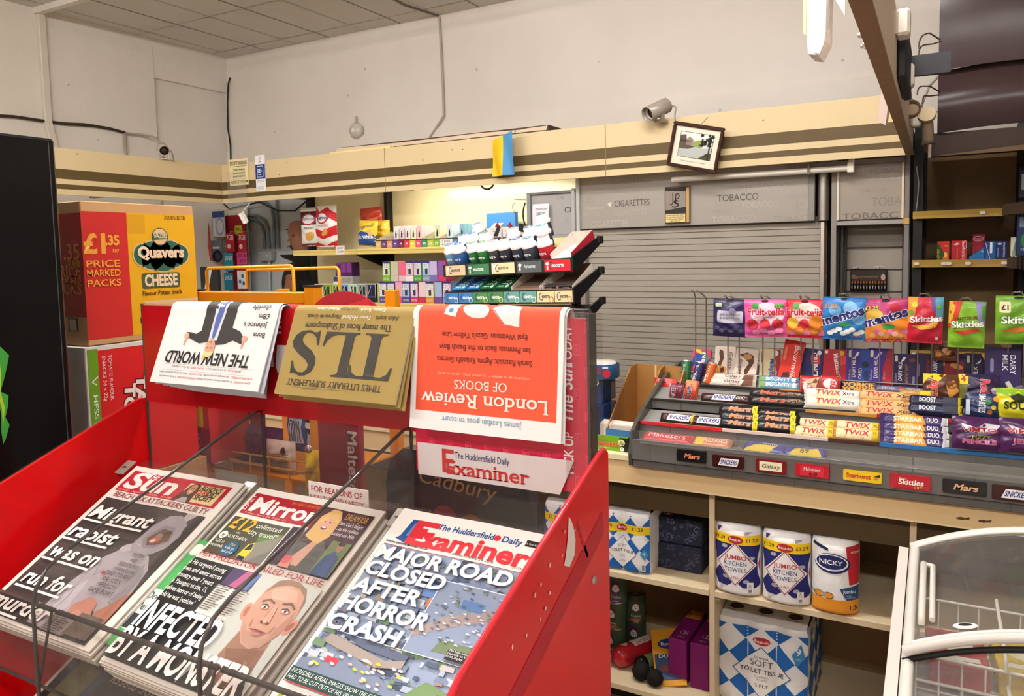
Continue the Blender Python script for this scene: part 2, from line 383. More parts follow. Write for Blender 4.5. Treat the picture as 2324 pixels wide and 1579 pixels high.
for i in range(3): pelmet_panel((XS[i], 3.5, Z0), (1, 0, 0), XS[i+1]-XS[i], 'panel', t, marks=[8, 9, 3][i])
b = MB()
for x in (-3.9, -2.9, -1.9, -0.9): b.box(x, x+0.03, 3.519, 4.18, 2.0, 2.03, '6b6259')
b.build('bracket', t, True)
t = thing('pelmet', 'cream pelmet with olive stripes along the left wall', 'pelmet', (-4.074, 2.5, Z0))
pelmet_panel((-4.074, 1.3, Z0), (0, 1, 0), 2.2, 'panel', t, marks=7)
b = MB(); b.box(-4.7,-4.1,1.4,1.43,2.0,2.03,'6b6259'); b.box(-4.7,-4.1,3.0,3.03,2.0,2.03,'6b6259'); b.build('bracket',t,True)
# the side board that runs forward over the counter end, seen from its bare back
t = thing('side_board','bare back of a striped pelmet board running forward overhead','board',(-0.1,2.4,Z0))
b = MB(); b.box(-0.12,-0.096,0.9,3.5,Z0,2.15,'cbb9a6',0.002); b.box(-0.122,-0.092,0.9,3.5,Z0-0.002,Z0+0.004,'8a6a4c'); b.build('board',t,True)
for y, z in ((2.05, 2.11), (2.42, 2.06), (3.25, 2.06)):
    b = MB(); b.box(-0.096,-0.066,y-0.03,y+0.03,z-0.03,z+0.03,'e8ddcfg',0.006); b.M = Matrix.Translation((-0.0655,y,z)) @ Matrix.Rotation(rad(90),4,'Y'); b.disc((0,0,0),0.007,'3b342e'); b.build('clip',t,True)
b = MB(); b.box(-0.094, -0.074, 2.1, 2.45, 2.0, 2.13, '2b2a2c', 0.004); b.build('bracket', t, True)
b = MB(); b.box(-0.094, 0.02, 2.42, 2.44, 2.06, 2.115, '37363a'); b.build('arm', t, True)
def hook_set(name, P, label, group):
    t = thing(name, label, 'hook', P[0], group=group); b = MB(); Q = [Vector(p) - Vector(P[0]) for p in P]
    b.tube(Q,0.0022,'c9c2b8m',6); b.build('wire',t); b = MB(); b.lathe([(0.0005,-0.006),(0.005,-0.003),(0.006,0.001),(0.003,0.005),(0.0005,0.006)],'e5e0d8m',10,o=tuple(Q[-1])); b.build('ball',t); return t
for i, (px, py, Y) in enumerate(((1953, 80, 1.7), (1963, 100, 1.8), (1958, 104, 1.85), (1976, 130, 1.95))):
    p = Vector((-0.143,1.700,2.014)) if i == 0 else Vector([(-0.143,1.700,2.014),(-0.142,1.800,2.019),(-0.150,1.850,2.027),(-0.142,1.950,2.023)][i])
    hook_set('display_hook',[(-0.12,Y + 0.03,p.z - 0.012),(p.x*0.5 - 0.06,Y + 0.015,p.z - 0.012),tuple(p)],['topmost ball-ended chrome hook on the overhead side board','second ball-ended chrome hook down on the side board','third ball-ended chrome hook down on the side board','lowest ball-ended chrome hook on the overhead side board'][i],'ball hooks')
b = MB(); b.M = TM(-0.168,2.6,1.972,rad(-12),0,rad(5)); b.prism([(0,0),(0.024,-0.012),(0.03,0.2),(0.004,0.2)],lambda x,y: Vector((x,0,y)),lambda x,y: Vector((x,0.02,y)),'b9a59a')
tag(b.build('hanging_strip'), 'pale cut strip of board hanging below the overhead side board', 'strip')
# pad of white carrier bags hung overhead
t = thing('carrier_bag_pad', 'thick pad of white carrier bags hanging from above', 'bags', (-0.27, 2.0, 2.06))
b = MB(); b.prism([(-0.012,0.0),(0.008,-0.004),(0.026,0.03),(0.03,0.3),(-0.016,0.3),(-0.018,0.06)],lambda x,y: Vector((x,0,y)),lambda x,y: Vector((x + 0.01,0.045,y - 0.01)),'efe6e2f'); b.build('bags',t)
b = MB(); b.prism([(-0.024,0.05),(-0.017,0.045),(-0.015,0.3),(-0.026,0.3)],lambda x,y: Vector((x,-0.004,y)),lambda x,y: Vector((x + 0.01,0.04,y)),'b9c9a4f'); b.build('cover',t)
b = MB(); b.prism([(-0.012,0.002),(0.002,-0.004),(0.012,0.02),(0.01,0.05),(-0.012,0.05)],lambda x,y: Vector((x + 0.012,-0.006,y)),lambda x,y: Vector((x + 0.012,-0.002,y)),'f4ecea'); b.build('loose_bag',t)
b = MB(); b.prism([(0,0.16),(0.032,0.1),(0.03,0.3),(0,0.3)],lambda x,y: Vector((x + 0.035,0.01,y - 0.02)),lambda x,y: Vector((x + 0.035,0.012,y - 0.02)),'f3ebe8'); b.build('bag_handle',t)
b = MB(); b.tube([(0.005, 0.02, 0.29), (0.005, 0.02, 1.055)], 0.002, 'cfc8c0'); b.build('string', t)

# ---------------------------------------------------------------- things on the pelmets
t = thing('shelf_board','old board with flaked white edge lying on top of the pelmet','board',(-2.4,3.7,2.222))
b = MB(); b.box(-3.18, -1.76, 3.6, 3.95, 2.222, 2.25, '4a2f22'); b.build('board', t, True)
b = MB(); fn = Plane((-3.18, 3.6, 2.222))
b.poly([(0,0.001),(1.36,0.004),(1.405,0.002),(1.415,0.024),(1.3,0.022),(1.25,0.018),(1.0,0.024),(0.5,0.02),(0,0.027)],fn,'d9c3aa',1); b.build('painted_edge',t,True)
b = MB(); b.box(-3.2, -2.75, 3.56, 3.6, 2.2, 2.222, 'f0e49a'); b.build('batten', t, True)
t = thing('security_sign','cream security warning sign taped on the pelmet by the corner','sign',(-3.991,3.494,2.065))
def sign_plate(t, w, h, m, th=0.003):
    b = MB(); b.box(0, w, 0, th, 0, h, m); return b
b = sign_plate(t, 0.168, 0.166, 'efe0ae'); fn = Plane((0, 0, 0))
b.text('SECURITY WARNING',fn,0.084,0.128,0.024,'2b2416',W=0.152,off=0.02); b.rect(0.01,0.118,0.158,0.121,fn,'6b5a30')
for i,s in enumerate(('THESE PREMISES','ARE PROTECTED &','MONITORED BY A')): b.text(s,fn,0.088,0.093 - i*0.021,0.010,'2b2416',W=0.108,off=0.02)
b.text('AUDIO C.C.T.V. SYSTEM',fn,0.086,0.014,0.016,'2b2416',W=0.148,off=0.02,sh=0.1); b.build('plate',t)
t = thing('age_sticker','white and blue 18 plus age sticker on the pelmet','sticker',(-3.757,3.494,2.018))
b = sign_plate(t, 0.083, 0.222, 'f1eff2'); fn = Plane((0, 0, 0))
b.rect(0,0.075,0.083,0.165,fn,'1f3f86'); b.rrect(0.015,0.085,0.068,0.155,0.006,fn,'f4f4f6',2); b.rrect(0.018,0.088,0.065,0.152,0.005,fn,'1f3f86',3)
b.text('18',fn,0.037,0.112,0.026,'ffffff',4,off=0.02); b.text('+',fn,0.057,0.116,0.014,'ffffff',4); b.rect(0.026,0.1,0.052,0.104,fn,'ffffff',4)
for i,s in enumerate(('YOU MUST BE','OVER 18 TO PLAY')): b.text(s,fn,0.041,0.062 - i*0.009,0.006,'333333',W=0.062)
for i in range(4): b.rect(0.015, 0.026 - i*0.005, 0.068, 0.028 - i*0.005, fn, '9aa0ac')
b.line([(0.038,0.212),(0.046,0.2),(0.036,0.188),(0.048,0.18),(0.03,0.178)],0.003,fn,'a04a50'); b.build('sheet',t)
t = thing('clear_pouch', 'clear plastic pouch taped under the security sign', 'pouch', (-4.008, 3.490, 1.875))
b = MB(); b.sheet(lambda u,v,d: Vector((u*0.17,-0.004 - 0.012*sin(u*pi)*(1-v) - 0.004*sin(u*17)*(1-v),v*0.28)),0,1,0,1,14,10,'film'); b.build('film',t)
b = MB(); b.sheet(lambda u,v,d: Vector((0.105 + u*0.05 + 0.045*(1-v),-0.02 - 0.008*sin(u*9),-0.062 + v*0.066 + 0.02*u)),0,1,0,1,6,4,'eceae2f'); b.build('torn_end',t)
b = MB(); b.tube([(0.15, -0.012, 0.03), (0.2, -0.004, 0.075)], 0.003, 'f2efe6'); b.build('tape', t)
# Ukrainian flag
t = thing('flag', 'small blue and yellow flag hanging from the pelmet', 'flag', (-2.016, 3.470, 2.173))
b = MB(); b.tube([(-0.015, 0.025, -0.008), (0.145, -0.03, 0.033)], 0.0035, 'f2efe8g', 8); b.build('stick', t)
b = MB(); b.lathe([(0.0005,-0.006),(0.006,0),(0.0005,0.007)],'d8b23cm',10,o=(0.147,-0.031,0.034)); b.build('finial',t)
b = MB()
def fl(u,v,d): return Vector((0.0 + u*0.145 + (1-v)*0.006*(2*u-1),-0.006 - 0.05*u + 0.010*sin(u*9 + v*3)*(1.2-v),0.002 + u*0.032 - (1-v)*(0.182 + 0.034*u)))
b.sheet(fl,0,0.52,0,1,12,16,'e9c21c'); b.sheet(fl,0.52,1,0,1,12,16,'4f93c6'); b.build('cloth',t)
# framed picture, hung askew
t = thing('picture_frame','dark framed landscape print hanging askew on the pelmet','picture',tuple((-0.960,3.450,2.053)),0,None,rad(8),rad(13.5))
b = MB(); W_, H_ = 0.232, 0.2
for x0,x1,z0,z1 in ((-W_/2,W_/2,H_/2-0.016,H_/2),(-W_/2,W_/2,-H_/2,-H_/2+0.016),(-W_/2,-W_/2+0.016,-H_/2+0.016,H_/2-0.016),(W_/2-0.016,W_/2,-H_/2+0.016,H_/2-0.016)): b.box(x0,x1,-0.009,0.012,z0,z1,'3c2218g',0.004)
b.build('frame', t)
b = MB(); fn = Plane((0,0.002,0)); b.rect(-W_/2+0.012,-H_/2+0.012,W_/2-0.012,H_/2-0.012,fn,'eee2cd',0); b.rect(-0.076,-0.05,0.076,0.062,fn,'2a2622',1); b.rect(-0.074,-0.048,0.074,0.06,fn,'e6e4de',2)
b.text('Huddersfield Narrow Canal, Marsden', fn, 0, -0.068, 0.005, '7d7058', W=0.11); b.build('mount', t)
b = MB(); fn = Plane((0,0.001,0)); b.poly([(-0.074,0.01),(-0.02,0.012),(0.03,-0.002),(0.074,0.006),(0.074,-0.048),(-0.074,-0.048)],fn,'b9bcb8',3)
b.poly([(-0.074,0.045),(-0.05,0.05),(-0.045,0.03),(-0.02,0.026),(-0.02,0.004),(-0.074,0.0)],fn,'57493f',4); b.poly([(-0.045,0.03),(-0.03,0.043),(-0.014,0.03),(-0.014,0.006),(-0.045,0.004)],fn,'8d8071',5)
for k in range(8): b.rect(-0.07 + k*0.006, 0.016, -0.067 + k*0.006, 0.026, fn, '221c1a', 5)
b.poly([(-0.02,0.02),(0.02,0.034),(0.03,0.0),(-0.01,0.004)],fn,'8fa052',4); b.poly([(0.02,-0.048),(0.074,-0.048),(0.074,-0.016),(0.05,-0.024)],fn,'454a30',4)
for k in range(40): b.ell(0.02 + rnd.random()*0.052,0.01 + rnd.random()*0.05,0.004 + rnd.random()*0.005,0.003 + rnd.random()*0.004,fn,'2b2a22',5 + k % 3,7)
b.rect(0.06,-0.048,0.066,0.05,fn,'1e1b18',5); b.poly([(-0.074,0.002),(0.0,0.004),(-0.03,-0.012),(-0.074,-0.014)],fn,'5a5046',5); b.ell(0.052,-0.028,0.003,0.007,fn,'15130f',6); b.build('picture',t)
b = MB(); b.tube([(0.0, 0.01, 0.095), (0.028, 0.014, 0.135)], 0.0012, '4a4038', 5); b.build('cord', t)
# CCTV cameras
def cctv(loc, rz, pitch, label, hood):
    t = thing('security_camera', label, 'camera', loc, rz, 'security cameras')
    b = MB(); M = Matrix.Translation((0,0,0.055)) @ Matrix.Rotation(pitch,4,'X') @ Matrix.Rotation(rad(90),4,'X'); b.M = M
    b.lathe([(0.0005,-0.062),(0.024,-0.06),(0.031,-0.05),(0.031,0.055),(0.027,0.055),(0.026,0.045)],'b1a596g',20)
    if hood: b.lathe([(0.035, -0.05), (0.036, 0.075), (0.0345, 0.075), (0.034, 0.05)], '9d9184g', 20)
    b.build('housing', t)
    b = MB(); b.M = M; b.disc((0,0,0.044),0.026,'1b1716s'); b.lathe([(0.016,0.0445),(0.012,0.05),(0.0005,0.052)],'3a2c2as',14); b.build('lens',t)
    b = MB(); b.tube([(0,0.005,0.03),(0,0.02,0.0)],0.007,'c9c2b6m'); b.box(-0.02,0.02,0.0,0.04,-0.004,0.004,'c9c2b6m',0.002); b.box(-0.028,-0.024,-0.01,0.01,0.0,0.06,'c9c2b6m'); b.box(0.024,0.028,-0.01,0.01,0.0,0.06,'c9c2b6m'); b.build('bracket',t)
    b = MB(); b.tube(bez((0.01,0.05,0.07),(0.05,0.09,0.07),(0.06,0.03,0.05),(0.06,0.045,-0.01)),0.004,'a0978b',6); b.build('lead',t); return t
cctv((-4.06,(-4.080,3.069,2.226)[1],2.205),rad(60),rad(18),'small grey security camera on the left pelmet',False)
cctv((-1.13, 3.46, 2.185), rad(-32), rad(24), 'hooded grey security camera above the tobacco gantry', True)
# the unlit tube under the pelmet
t = thing('tube_light','unlit fluorescent tube under the pelmet in front of the tobacco header','light',(-0.6,3.56,1.925))
b = MB(); b.tube([(-0.5, 0, 0), (0.26, 0, 0)], 0.0135, 'cfc6b8g', 12); b.build('tube', t)
b = MB(); b.box(0.258,0.285,-0.016,0.016,-0.02,0.024,'e9dfd0g',0.004); b.box(0.262,0.285,-0.006,0.006,0.02,0.035,'e9dfd0'); b.build('end_cap',t)
b = MB(); b.box(0.1, 0.112, -0.016, 0.016, -0.016, 0.03, '6a6258'); b.build('clip', t)
t = thing('tube_light','lit fluorescent tube tucked behind the pelmet over the vape shelves','light',(-2.35,3.66,2.0))
b = MB(); b.tube([(-0.46, 0, 0), (0.46, 0, 0)], 0.013, 'lit_pelmet_tube', 12); b.build('tube', t)
b = MB(); b.box(-0.48, 0.48, -0.02, 0.02, 0.014, 0.05, 'e9e4d8g', 0.004); b.build('housing', t)

# ================================================================ tobacco gantry
YG = 3.62
t = thing('tobacco_gantry','closed grey tobacco gantry with roller shutter and lettered header','cabinet',(-0.9,3.9,0))
b = MB(); b.box(-1.58,-0.10,YG+0.33,YG+0.36,0.1,2.1,'6c6862'); b.box(-1.60,-1.57,YG+0.02,YG+0.35,0.05,2.08,'8b8884g'); b.box(-0.415,-0.395,YG+0.06,YG+0.35,0.05,2.08,'2b2623'); b.box(-1.58,-0.10,YG+0.05,YG+0.35,2.06,2.08,'8b8884'); b.box(-1.58,-0.1,YG+0.05,YG+0.33,0.05,0.08,'8b8884'); b.build('carcass',t,True)
def lettered(b, fn, L):
    for (s, x, y, h, m, W) in L: b.text(s, fn, x, y, h, m, 1, W=W, off=0.012)
b = MB(); HB = 1.712; b.box(-1.612, -0.505, YG, YG+0.02, HB, 2.02, 'a39b93g', 0.002); fn = Plane((0, YG, 0))
D0, D1, D2, D3 = '5b5450', '938a83', 'a59c94', 'aea59d'
lettered(b,fn,[('CIGARETTES',(-1.322,3.620,1.817)[0],(-1.322,3.620,1.817)[2],0.030,D0,0.182),('TOBACCO',(-0.811,3.620,1.817)[0],(-0.811,3.620,1.817)[2],0.030,D0,0.186),
  ('CIGARETTES',(-1.340,3.620,1.928)[0],1.925,0.026,D1,0.18),('CIGARE',(-1.232,3.620,1.858)[0],(-1.232,3.620,1.858)[2],0.026,D2,0.10),('TES',(-1.559,3.620,1.842)[0],(-1.559,3.620,1.842)[2],0.034,D1,0.062),
  ('CIGARETTES',(-1.435,3.620,1.875)[0],(-1.435,3.620,1.875)[2],0.014,D2,0.10),('RETTES',(-1.536,3.620,1.777)[0],(-1.536,3.620,1.777)[2],0.022,D2,0.09),('CIGARETTES',(-1.332,3.620,1.773)[0],(-1.332,3.620,1.773)[2],0.028,D2,0.17),
  ('CIGARETTES',(-1.519,3.620,1.809)[0],(-1.519,3.620,1.809)[2],0.012,D3,0.09),('TOBACCO',(-0.863,3.620,1.907)[0],(-0.863,3.620,1.907)[2],0.032,D1,0.166),('TOBACCO',(-0.692,3.620,1.892)[0],(-0.692,3.620,1.892)[2],0.02,D3,0.11),
  ('TOBACCO',(-0.698,3.620,1.857)[0],(-0.698,3.620,1.857)[2],0.034,D3,0.19),('TOBACCO',(-0.558,3.620,1.818)[0],(-0.558,3.620,1.818)[2],0.014,D1,0.09),('OBACCO',(-0.920,3.620,1.792)[0],(-0.920,3.620,1.792)[2],0.02,D2,0.10),
  ('TOBACCO',(-0.713,3.620,1.782)[0],(-0.713,3.620,1.782)[2],0.026,D3,0.165),('TOB',(-0.532,3.620,1.770)[0],(-0.532,3.620,1.770)[2],0.036,D2,0.085),('TOBACCO',(-0.880,3.620,1.764)[0],(-0.880,3.620,1.764)[2],0.014,D1,0.10),
  ('TOBACCO',(-0.829,3.620,1.721)[0],HB+0.008,0.028,D3,0.2),('TOBAC',(-0.583,3.620,1.712)[0],HB+0.001,0.026,D1,0.15),('TOBAC',(-0.588,3.620,1.920)[0],(-0.570,3.620,1.919)[2],0.018,D2,0.09),('CIGARETTES',-1.44,HB+0.008,0.03,D3,0.2)])
b.poly([((-1.440,3.620,1.832)[0]-0.01,(-1.440,3.620,1.832)[2]),((-1.440,3.620,1.832)[0]+0.012,(-1.440,3.620,1.832)[2]+0.012),((-1.440,3.620,1.832)[0]+0.004,(-1.440,3.620,1.832)[2]-0.016)],fn,'d8d2ca',2)
b.build('header_panel', t, True)
b = MB(); b.box(-0.505,-0.478,YG-0.004,YG+0.02,HB,2.02,'8d8780',0.002); b.tube([(-0.445,YG+0.02,HB),(-0.445,YG+0.02,2.02)],0.024,'a39d96m',16); b.build('header_end',t,True)
b = MB(); z = HB - 0.004; ys = YG + 0.035
b.box(-1.575, -0.458, ys+0.004, ys+0.012, 0.62, HB+0.02, '6b6459')
while z > 0.66:
    b.prism([(0,0),(0.0265,0.0),(0.0285,0.004),(0.0265,0.0075),(0.002,0.0075)],lambda x,y,z=z: Vector((-1.575,ys+0.006-y,z-x)),lambda x,y,z=z: Vector((-0.458,ys+0.006-y,z-x)),'a39a8e'); z -= 0.0287
b.build('roller_shutter', t, True)
b = MB(); b.box(-0.458,-0.437,YG+0.01,YG+0.06,0.6,HB-0.002,'c6bfb6m',0.004); b.box(-0.437,-0.43,YG+0.03,YG+0.06,0.6,HB,'5a4a32'); b.box(-1.612,-1.572,YG+0.004,YG+0.06,0.6,HB,'aaa59em',0.006); b.build('shutter_guide',t,True)
b = MB(); b.box(-0.411,-0.389,YG,YG+0.05,0.05,2.0,'8e8780',0.002); b.box(-0.108,-0.128,YG,YG+0.05,0.05,2.0,'827b76',0.002); b.build('post',t,True)
b = MB(); fn2 = Plane((0,YG+0.004,0)); b.box(-0.39,-0.127,YG+0.004,YG+0.02,HB-0.002,1.965,'9f9488g',0.002)
lettered(b,fn2,[('TOBACC',-0.258,HB,0.026,'6d645e',0.215),('TOBA',-0.195,1.765,0.036,'8a8079',0.115),('TOBAC',-0.2,1.90,0.022,'8a8079',0.13),('BACC',-0.19,1.865,0.022,'91877f',0.10),('TOBACCO',-0.25,1.825,0.014,'8d837b',0.10),('CO',-0.34,1.765,0.02,'958b82',0.05)])
b.build('side_header', t, True)
b = MB(); b.box(-0.389,-0.379,YG-0.004,YG+0.006,HB-0.003,1.95,'e3d6c6g',0.001); b.box(-0.138,-0.129,YG-0.004,YG+0.006,HB-0.003,1.955,'e6d3b6g',0.001); b.box(-0.389,-0.11,YG-0.003,YG+0.01,HB-0.025,HB-0.006,'a39c97',0.002); b.box(-0.13,-0.108,YG-0.006,YG,HB-0.028,HB-0.002,'c8a24e'); b.build('trim_strip',t,True)
b = MB(); z = HB - 0.03; b.box(-0.39, -0.11, YG+0.16, YG+0.18, 0.1, HB, '8f867c')
for k in range(14): zz = HB - 0.03 - 0.098*k; b.box(-0.37,-0.135,YG+0.148,YG+0.162,zz-0.092,zz,'a0968a',0.003)
b.build('slatwall', t, True)
b = MB()
for k in range(3): b.box(-0.387 + k*0.012,-0.381 + k*0.012,YG+0.03 + k*0.035,YG+0.05 + k*0.035,0.1,HB-0.026,'5d5650' if k % 2 else '3a332e')
b.build('door_track', t, True)
b = MB(); b.box(-0.6, -0.13, YG-0.02, YG+0.02, 1.942, 1.962, '8b7f7c', 0.002); b.build('valance', t, True)
# the cupboard door to the left with the handwritten note
t = thing('gantry_door','grey framed side door panel left of the tobacco gantry','cabinet',((-1.751,3.600,1.807)[0],3.6,1.7))
xa, xb, za, zb = (-1.892, 3.600, 1.837)[0], (-1.616, 3.600, 1.824)[0], 1.688, 1.898
b = MB(); b.box(xa,xb,3.606,3.62,za,zb,'a9a5a3g',0.002); fn = Plane((0,3.606,0)); b.text('CI',fn,(-1.663,3.600,1.799)[0],(-1.663,3.600,1.799)[2],0.028,'4c4744',1,off=0.01); b.text('CIG',fn,(-1.704,3.600,1.904)[0],zb-0.03,0.016,'7d7875',1); b.text('C',fn,(-1.664,3.600,1.748)[0],(-1.664,3.600,1.748)[2],0.026,'8f8a86',1); b.build('panel',t,True)
b = MB(); b.box(xa,xa+0.022,3.59,3.62,za-0.01,zb+0.01,'8c8e91',0.003); b.box(xb-0.022,xb,3.59,3.62,za-0.01,zb+0.02,'aeadab',0.003); b.box(xa,xb,3.592,3.62,zb,zb+0.012,'7d7f83',0.002); b.box(xa,xb,3.592,3.62,za-0.014,za,'9a9b9c',0.002); b.box(xb,xb+0.02,3.6,3.64,za-0.05,2.0,'c2c0bcg',0.004); b.build('frame',t,True)
b = MB(); b.tube(bez((xa-0.004,3.585,1.86),(xa-0.02,3.58,1.82),(xa-0.02,3.58,1.78),(xa-0.006,3.585,1.74)),0.004,'23211f',6); b.build('handle',t,True)
t = thing('handwritten_note','white handwritten note about cards taped to the grey side door','note',(-1.853,3.585,1.711))
def pn(x, y, d=0): return Vector((x, -0.001 - 0.004*sin(y*25) - 0.003*sin(x*40) - d*0.0004, y))
b = MB(); b.sheet(pn, 0, 0.095, 0, 0.138, 8, 12, 'ece6ee')
for i,s in enumerate(('POKEMON','CARDS','BACK','IN','STOCK')): b.text(s,pn,0.048 + (0.002,-0.004,0.0,0.0,0.004)[i],0.107 - i*0.0215,0.0085,'26243a',W=(0.062,0.044,0.034,0.014,0.036)[i],sh=0.12)
b.line([(0.026, 0.014), (0.08, 0.016)], 0.0012, pn, '26243a', 2); b.build('sheet', t)
# black cigarette advert board on the header
t = thing('advert_board','small wood-edged cigarette advert board with health warning','sign',(-1.151,3.605,1.720))
b = MB(); b.box(0,0.121,0,0.012,0.004,0.178,'5a4a38',0.001); fn = Plane((0,0,0)); b.rect(0.105,0.006,0.118,0.17,fn,'c29a5b',1); b.rect(0.002,0.052,0.104,0.172,fn,'2a2220',1); b.poly([(0.004,0.066),(0.102,0.08),(0.102,0.152),(0.004,0.158)],fn,'8f8278',2)
J = [(0.052, 0.146), (0.052, 0.095), (0.044, 0.086), (0.03, 0.084), (0.02, 0.09)]
b.line([(0.04,0.148),(0.04,0.1),(0.034,0.094),(0.022,0.092)],0.004,fn,'1d1816',3); b.line([(0.054,0.14),(0.054,0.095)],0.005,fn,'1d1816',3); b.line([(0.054,0.14),(0.066,0.142),(0.072,0.132),(0.066,0.12),(0.054,0.117)],0.004,fn,'1d1816',3); b.line([(0.066,0.108),(0.05,0.112),(0.046,0.104),(0.064,0.096),(0.066,0.086),(0.05,0.08),(0.036,0.084)],0.005,fn,'1d1816',3)
b.rect(0.002, 0.006, 0.102, 0.05, fn, '211b14', 1); b.rect(0.0045, 0.0085, 0.0995, 0.0475, fn, 'e6cf8e', 2)
for i,s in enumerate(('Smoking seriously harms','you and others around you','NHS Smoking Helpline','0800 169 0 169')): b.text(s,fn,0.052,0.0395 - i*0.0096,0.0062,'1d180f',3,W=(0.086,0.09,0.078,0.05)[i],off=0.01)
b.build('board', t)
# battery pack on the slatwall hooks
t = thing('battery_pack','black and copper battery multipack hanging in the narrow bay','batteries',((-0.268,3.760,1.446)[0],3.74,(-0.267,3.760,1.397)[2]))
b = MB(); b.box(-0.074,0.074,0,0.012,0,0.098,'1e1816g',0.003); fn = Plane((0,0,0)); b.rrect(-0.07,0.05,0.07,0.09,0.004,fn,'2c211b',1); b.rect(-0.045,0.062,0.04,0.064,fn,'a0704a',2); b.rect(-0.07,0.055,-0.045,0.066,fn,'7d5136',2); b.text('Plus',fn,-0.058,0.067,0.006,'b7a79a',3)
b.ell(0.058, 0.062, 0.009, 0.014, fn, 'a88d86', 2); b.build('card', t)
for k in range(12):
    b = MB(); b.tube([(-0.066 + k*0.012,-0.004,0.006),(-0.066 + k*0.012,-0.004,0.034)],0.0052,'1b1715g',8); b.tube([(-0.066 + k*0.012,-0.004,0.034),(-0.066 + k*0.012,-0.004,0.046)],0.0052,'b0714am',8); b.rect(-0.068 + k*0.012,0.012,-0.064 + k*0.012,0.026,Plane((0,-0.0093,0)),'8f8a84'); b.build('battery',t)
b = MB()
for x in (-0.045,0.042): b.tube([(x-0.018,-0.012,0.107),(x+0.018,-0.012,0.107)],0.003,'f1efecm',6); b.tube([(x,-0.012,0.107),(x,0.03,0.1)],0.002,'d9d6d2m',6)
b.build('hook', t)

# ================================================================ right-hand medicine shelving
t = thing('medicine_shelving','brown backed medicine shelving with brass price strips','shelving',(0.1,3.8,0))
b = MB(); b.box(-0.06, 0.62, 3.95, 3.97, 0.1, 2.05, '8e6f48'); b.build('back_panel', t, True)
b = MB(); b.box(-0.094,-0.06,3.62,3.98,0.05,2.1,'14110f'); b.box(-0.062,-0.05,3.88,3.95,0.05,2.0,'1f1a17'); b.box(0.285,0.31,3.7,3.98,0.05,2.1,'14110f'); b.build('upright',t,True)
for z in (1.735, 1.535, 1.16):
    b = MB(); b.box(-0.09, 0.245, 3.6, 3.95, z-0.02, z-0.004, '5a4630'); b.build('shelf', t, True)
    b = MB(); b.M = Matrix.Translation((-0.095,3.594,z-0.031)); b.prism([(0,0),(0.0,0.004),(0.012,0.006),(0.03,0.012),(0.031,0.0)],lambda x,y: Vector((0,-y+0.006,x)),lambda x,y: Vector((0.336,-y+0.006,x)),'b9974cg')
    fn = Plane((0, -0.0055, 0), (1, 0, 0), (0, -0.2, 1))
    for x in ((0.235,) if z > 1.7 else (0.006,0.105,0.122,0.19,0.312)): b.rrect(x,0.010,x+0.02,0.022,0.004,fn,'e8e0d6',1)
    b.build('price_strip', t, True)
b = MB(); b.tube([(-0.085,3.61,1.92),(-0.075,3.605,1.85),(-0.08,3.605,1.76),(-0.088,3.61,1.7)],0.003,'7d7468',6); b.build('cable',t,True)
b = MB(); b.lathe([(0.0005,0),(0.004,0.003)],'c9b694m',8,o=(-0.035,3.948,1.86)); b.build('bolt',t,True)
def carton(name, x, y, z, w, d, h, m, label, cat, pf=None, rz=0.0, grp=None, side=None):
    t = thing(name,label,cat,(x,y,z),rz,grp); b = MB(); b.box(0,w,0,d,0,h,m,0.0012); fn = Plane((0,0,0))
    if pf: pf(b, fn, w, h)
    if side: side(b, Plane((w, 0, 0), (0, 1, 0)), d, h)
    b.build('carton', t); return t
ZM = 1.5315
def med1(b,f,w,h): b.poly([(0.002,h),(w,h),(w,h*0.05),(w*0.5,h*0.02),(w*0.68,h*0.3)],f,'cf2a22',1); b.poly([(w*0.45,0.001),(w*0.62,h*0.3),(w*0.95,h*0.28),(w,0.001)],f,'e0632a',2); b.ell(w*0.72,h*0.28,0.006,0.012,f,'f3c04a',3); b.text('LEMSIP',f,w*0.22,h*0.32,0.008,'f0d832',3,W=h*0.55,rot=pi/2); b.text('MAX',f,w*0.75,h*0.72,0.005,'f5e9e4',3)
def med2(b,f,w,h): b.text('IBUPROFEN',f,w*0.68,h*0.5,0.008,'f4e9e8',2,W=h*0.9,rot=-pi/2); b.poly([(w*0.1,h*0.8),(w*0.35,h*0.9),(w*0.55,h*0.82),(w*0.3,h*0.75)],f,'e9b5b0',2); b.rect(w*0.35,h*0.1,w*0.38,h*0.6,f,'f0d5d2',2); b.ell(w*0.86,h*0.78,0.006,0.017,f,'e9d5d2',2); b.ell(w*0.86,h*0.78,0.0045,0.0155,f,'b81d24',3)
def med3(b,f,w,h): b.ell(w*0.45,h*0.82,w*0.4,0.011,f,'e8dfe4',2); b.ell(w*0.45,h*0.82,w*0.36,0.009,f,'b01c38',3); b.text('Calpol',f,w*0.45,h*0.79,0.007,'f1e6ea',4,W=w*0.55)
def med4(b,f,w,h): b.poly([(0.0,h*0.0),(w*0.6,h*0.6),(w*0.9,h),(w,h),(w,0)],f,'1d5a94',1); b.line([(0.004,h*0.9),(w*0.5,0.004)],0.002,f,'dfe4ec',2); b.rrect(w*0.5,h*0.35,w*0.72,h*0.95,0.003,f,'e8ebef',2)
def med5(b,f,w,h): b.text('PARACETAMOL',f,w*0.66,h*0.5,0.006,'eef0f5',2,W=h*0.8,rot=-pi/2); b.ell(w*0.35,h*0.85,0.008,0.004,f,'c9d2e6',2); b.rect(w*0.2,h*0.15,w*0.24,h*0.65,f,'b9c6df',2)
MX = 0.0
carton('medicine_box',(-0.006,3.700,1.550)[0],3.7,ZM,0.045,0.06,0.078,'2f4a22','green and red cold remedy box, leftmost on the medicine shelf','medicine',med1,grp='medicine boxes')
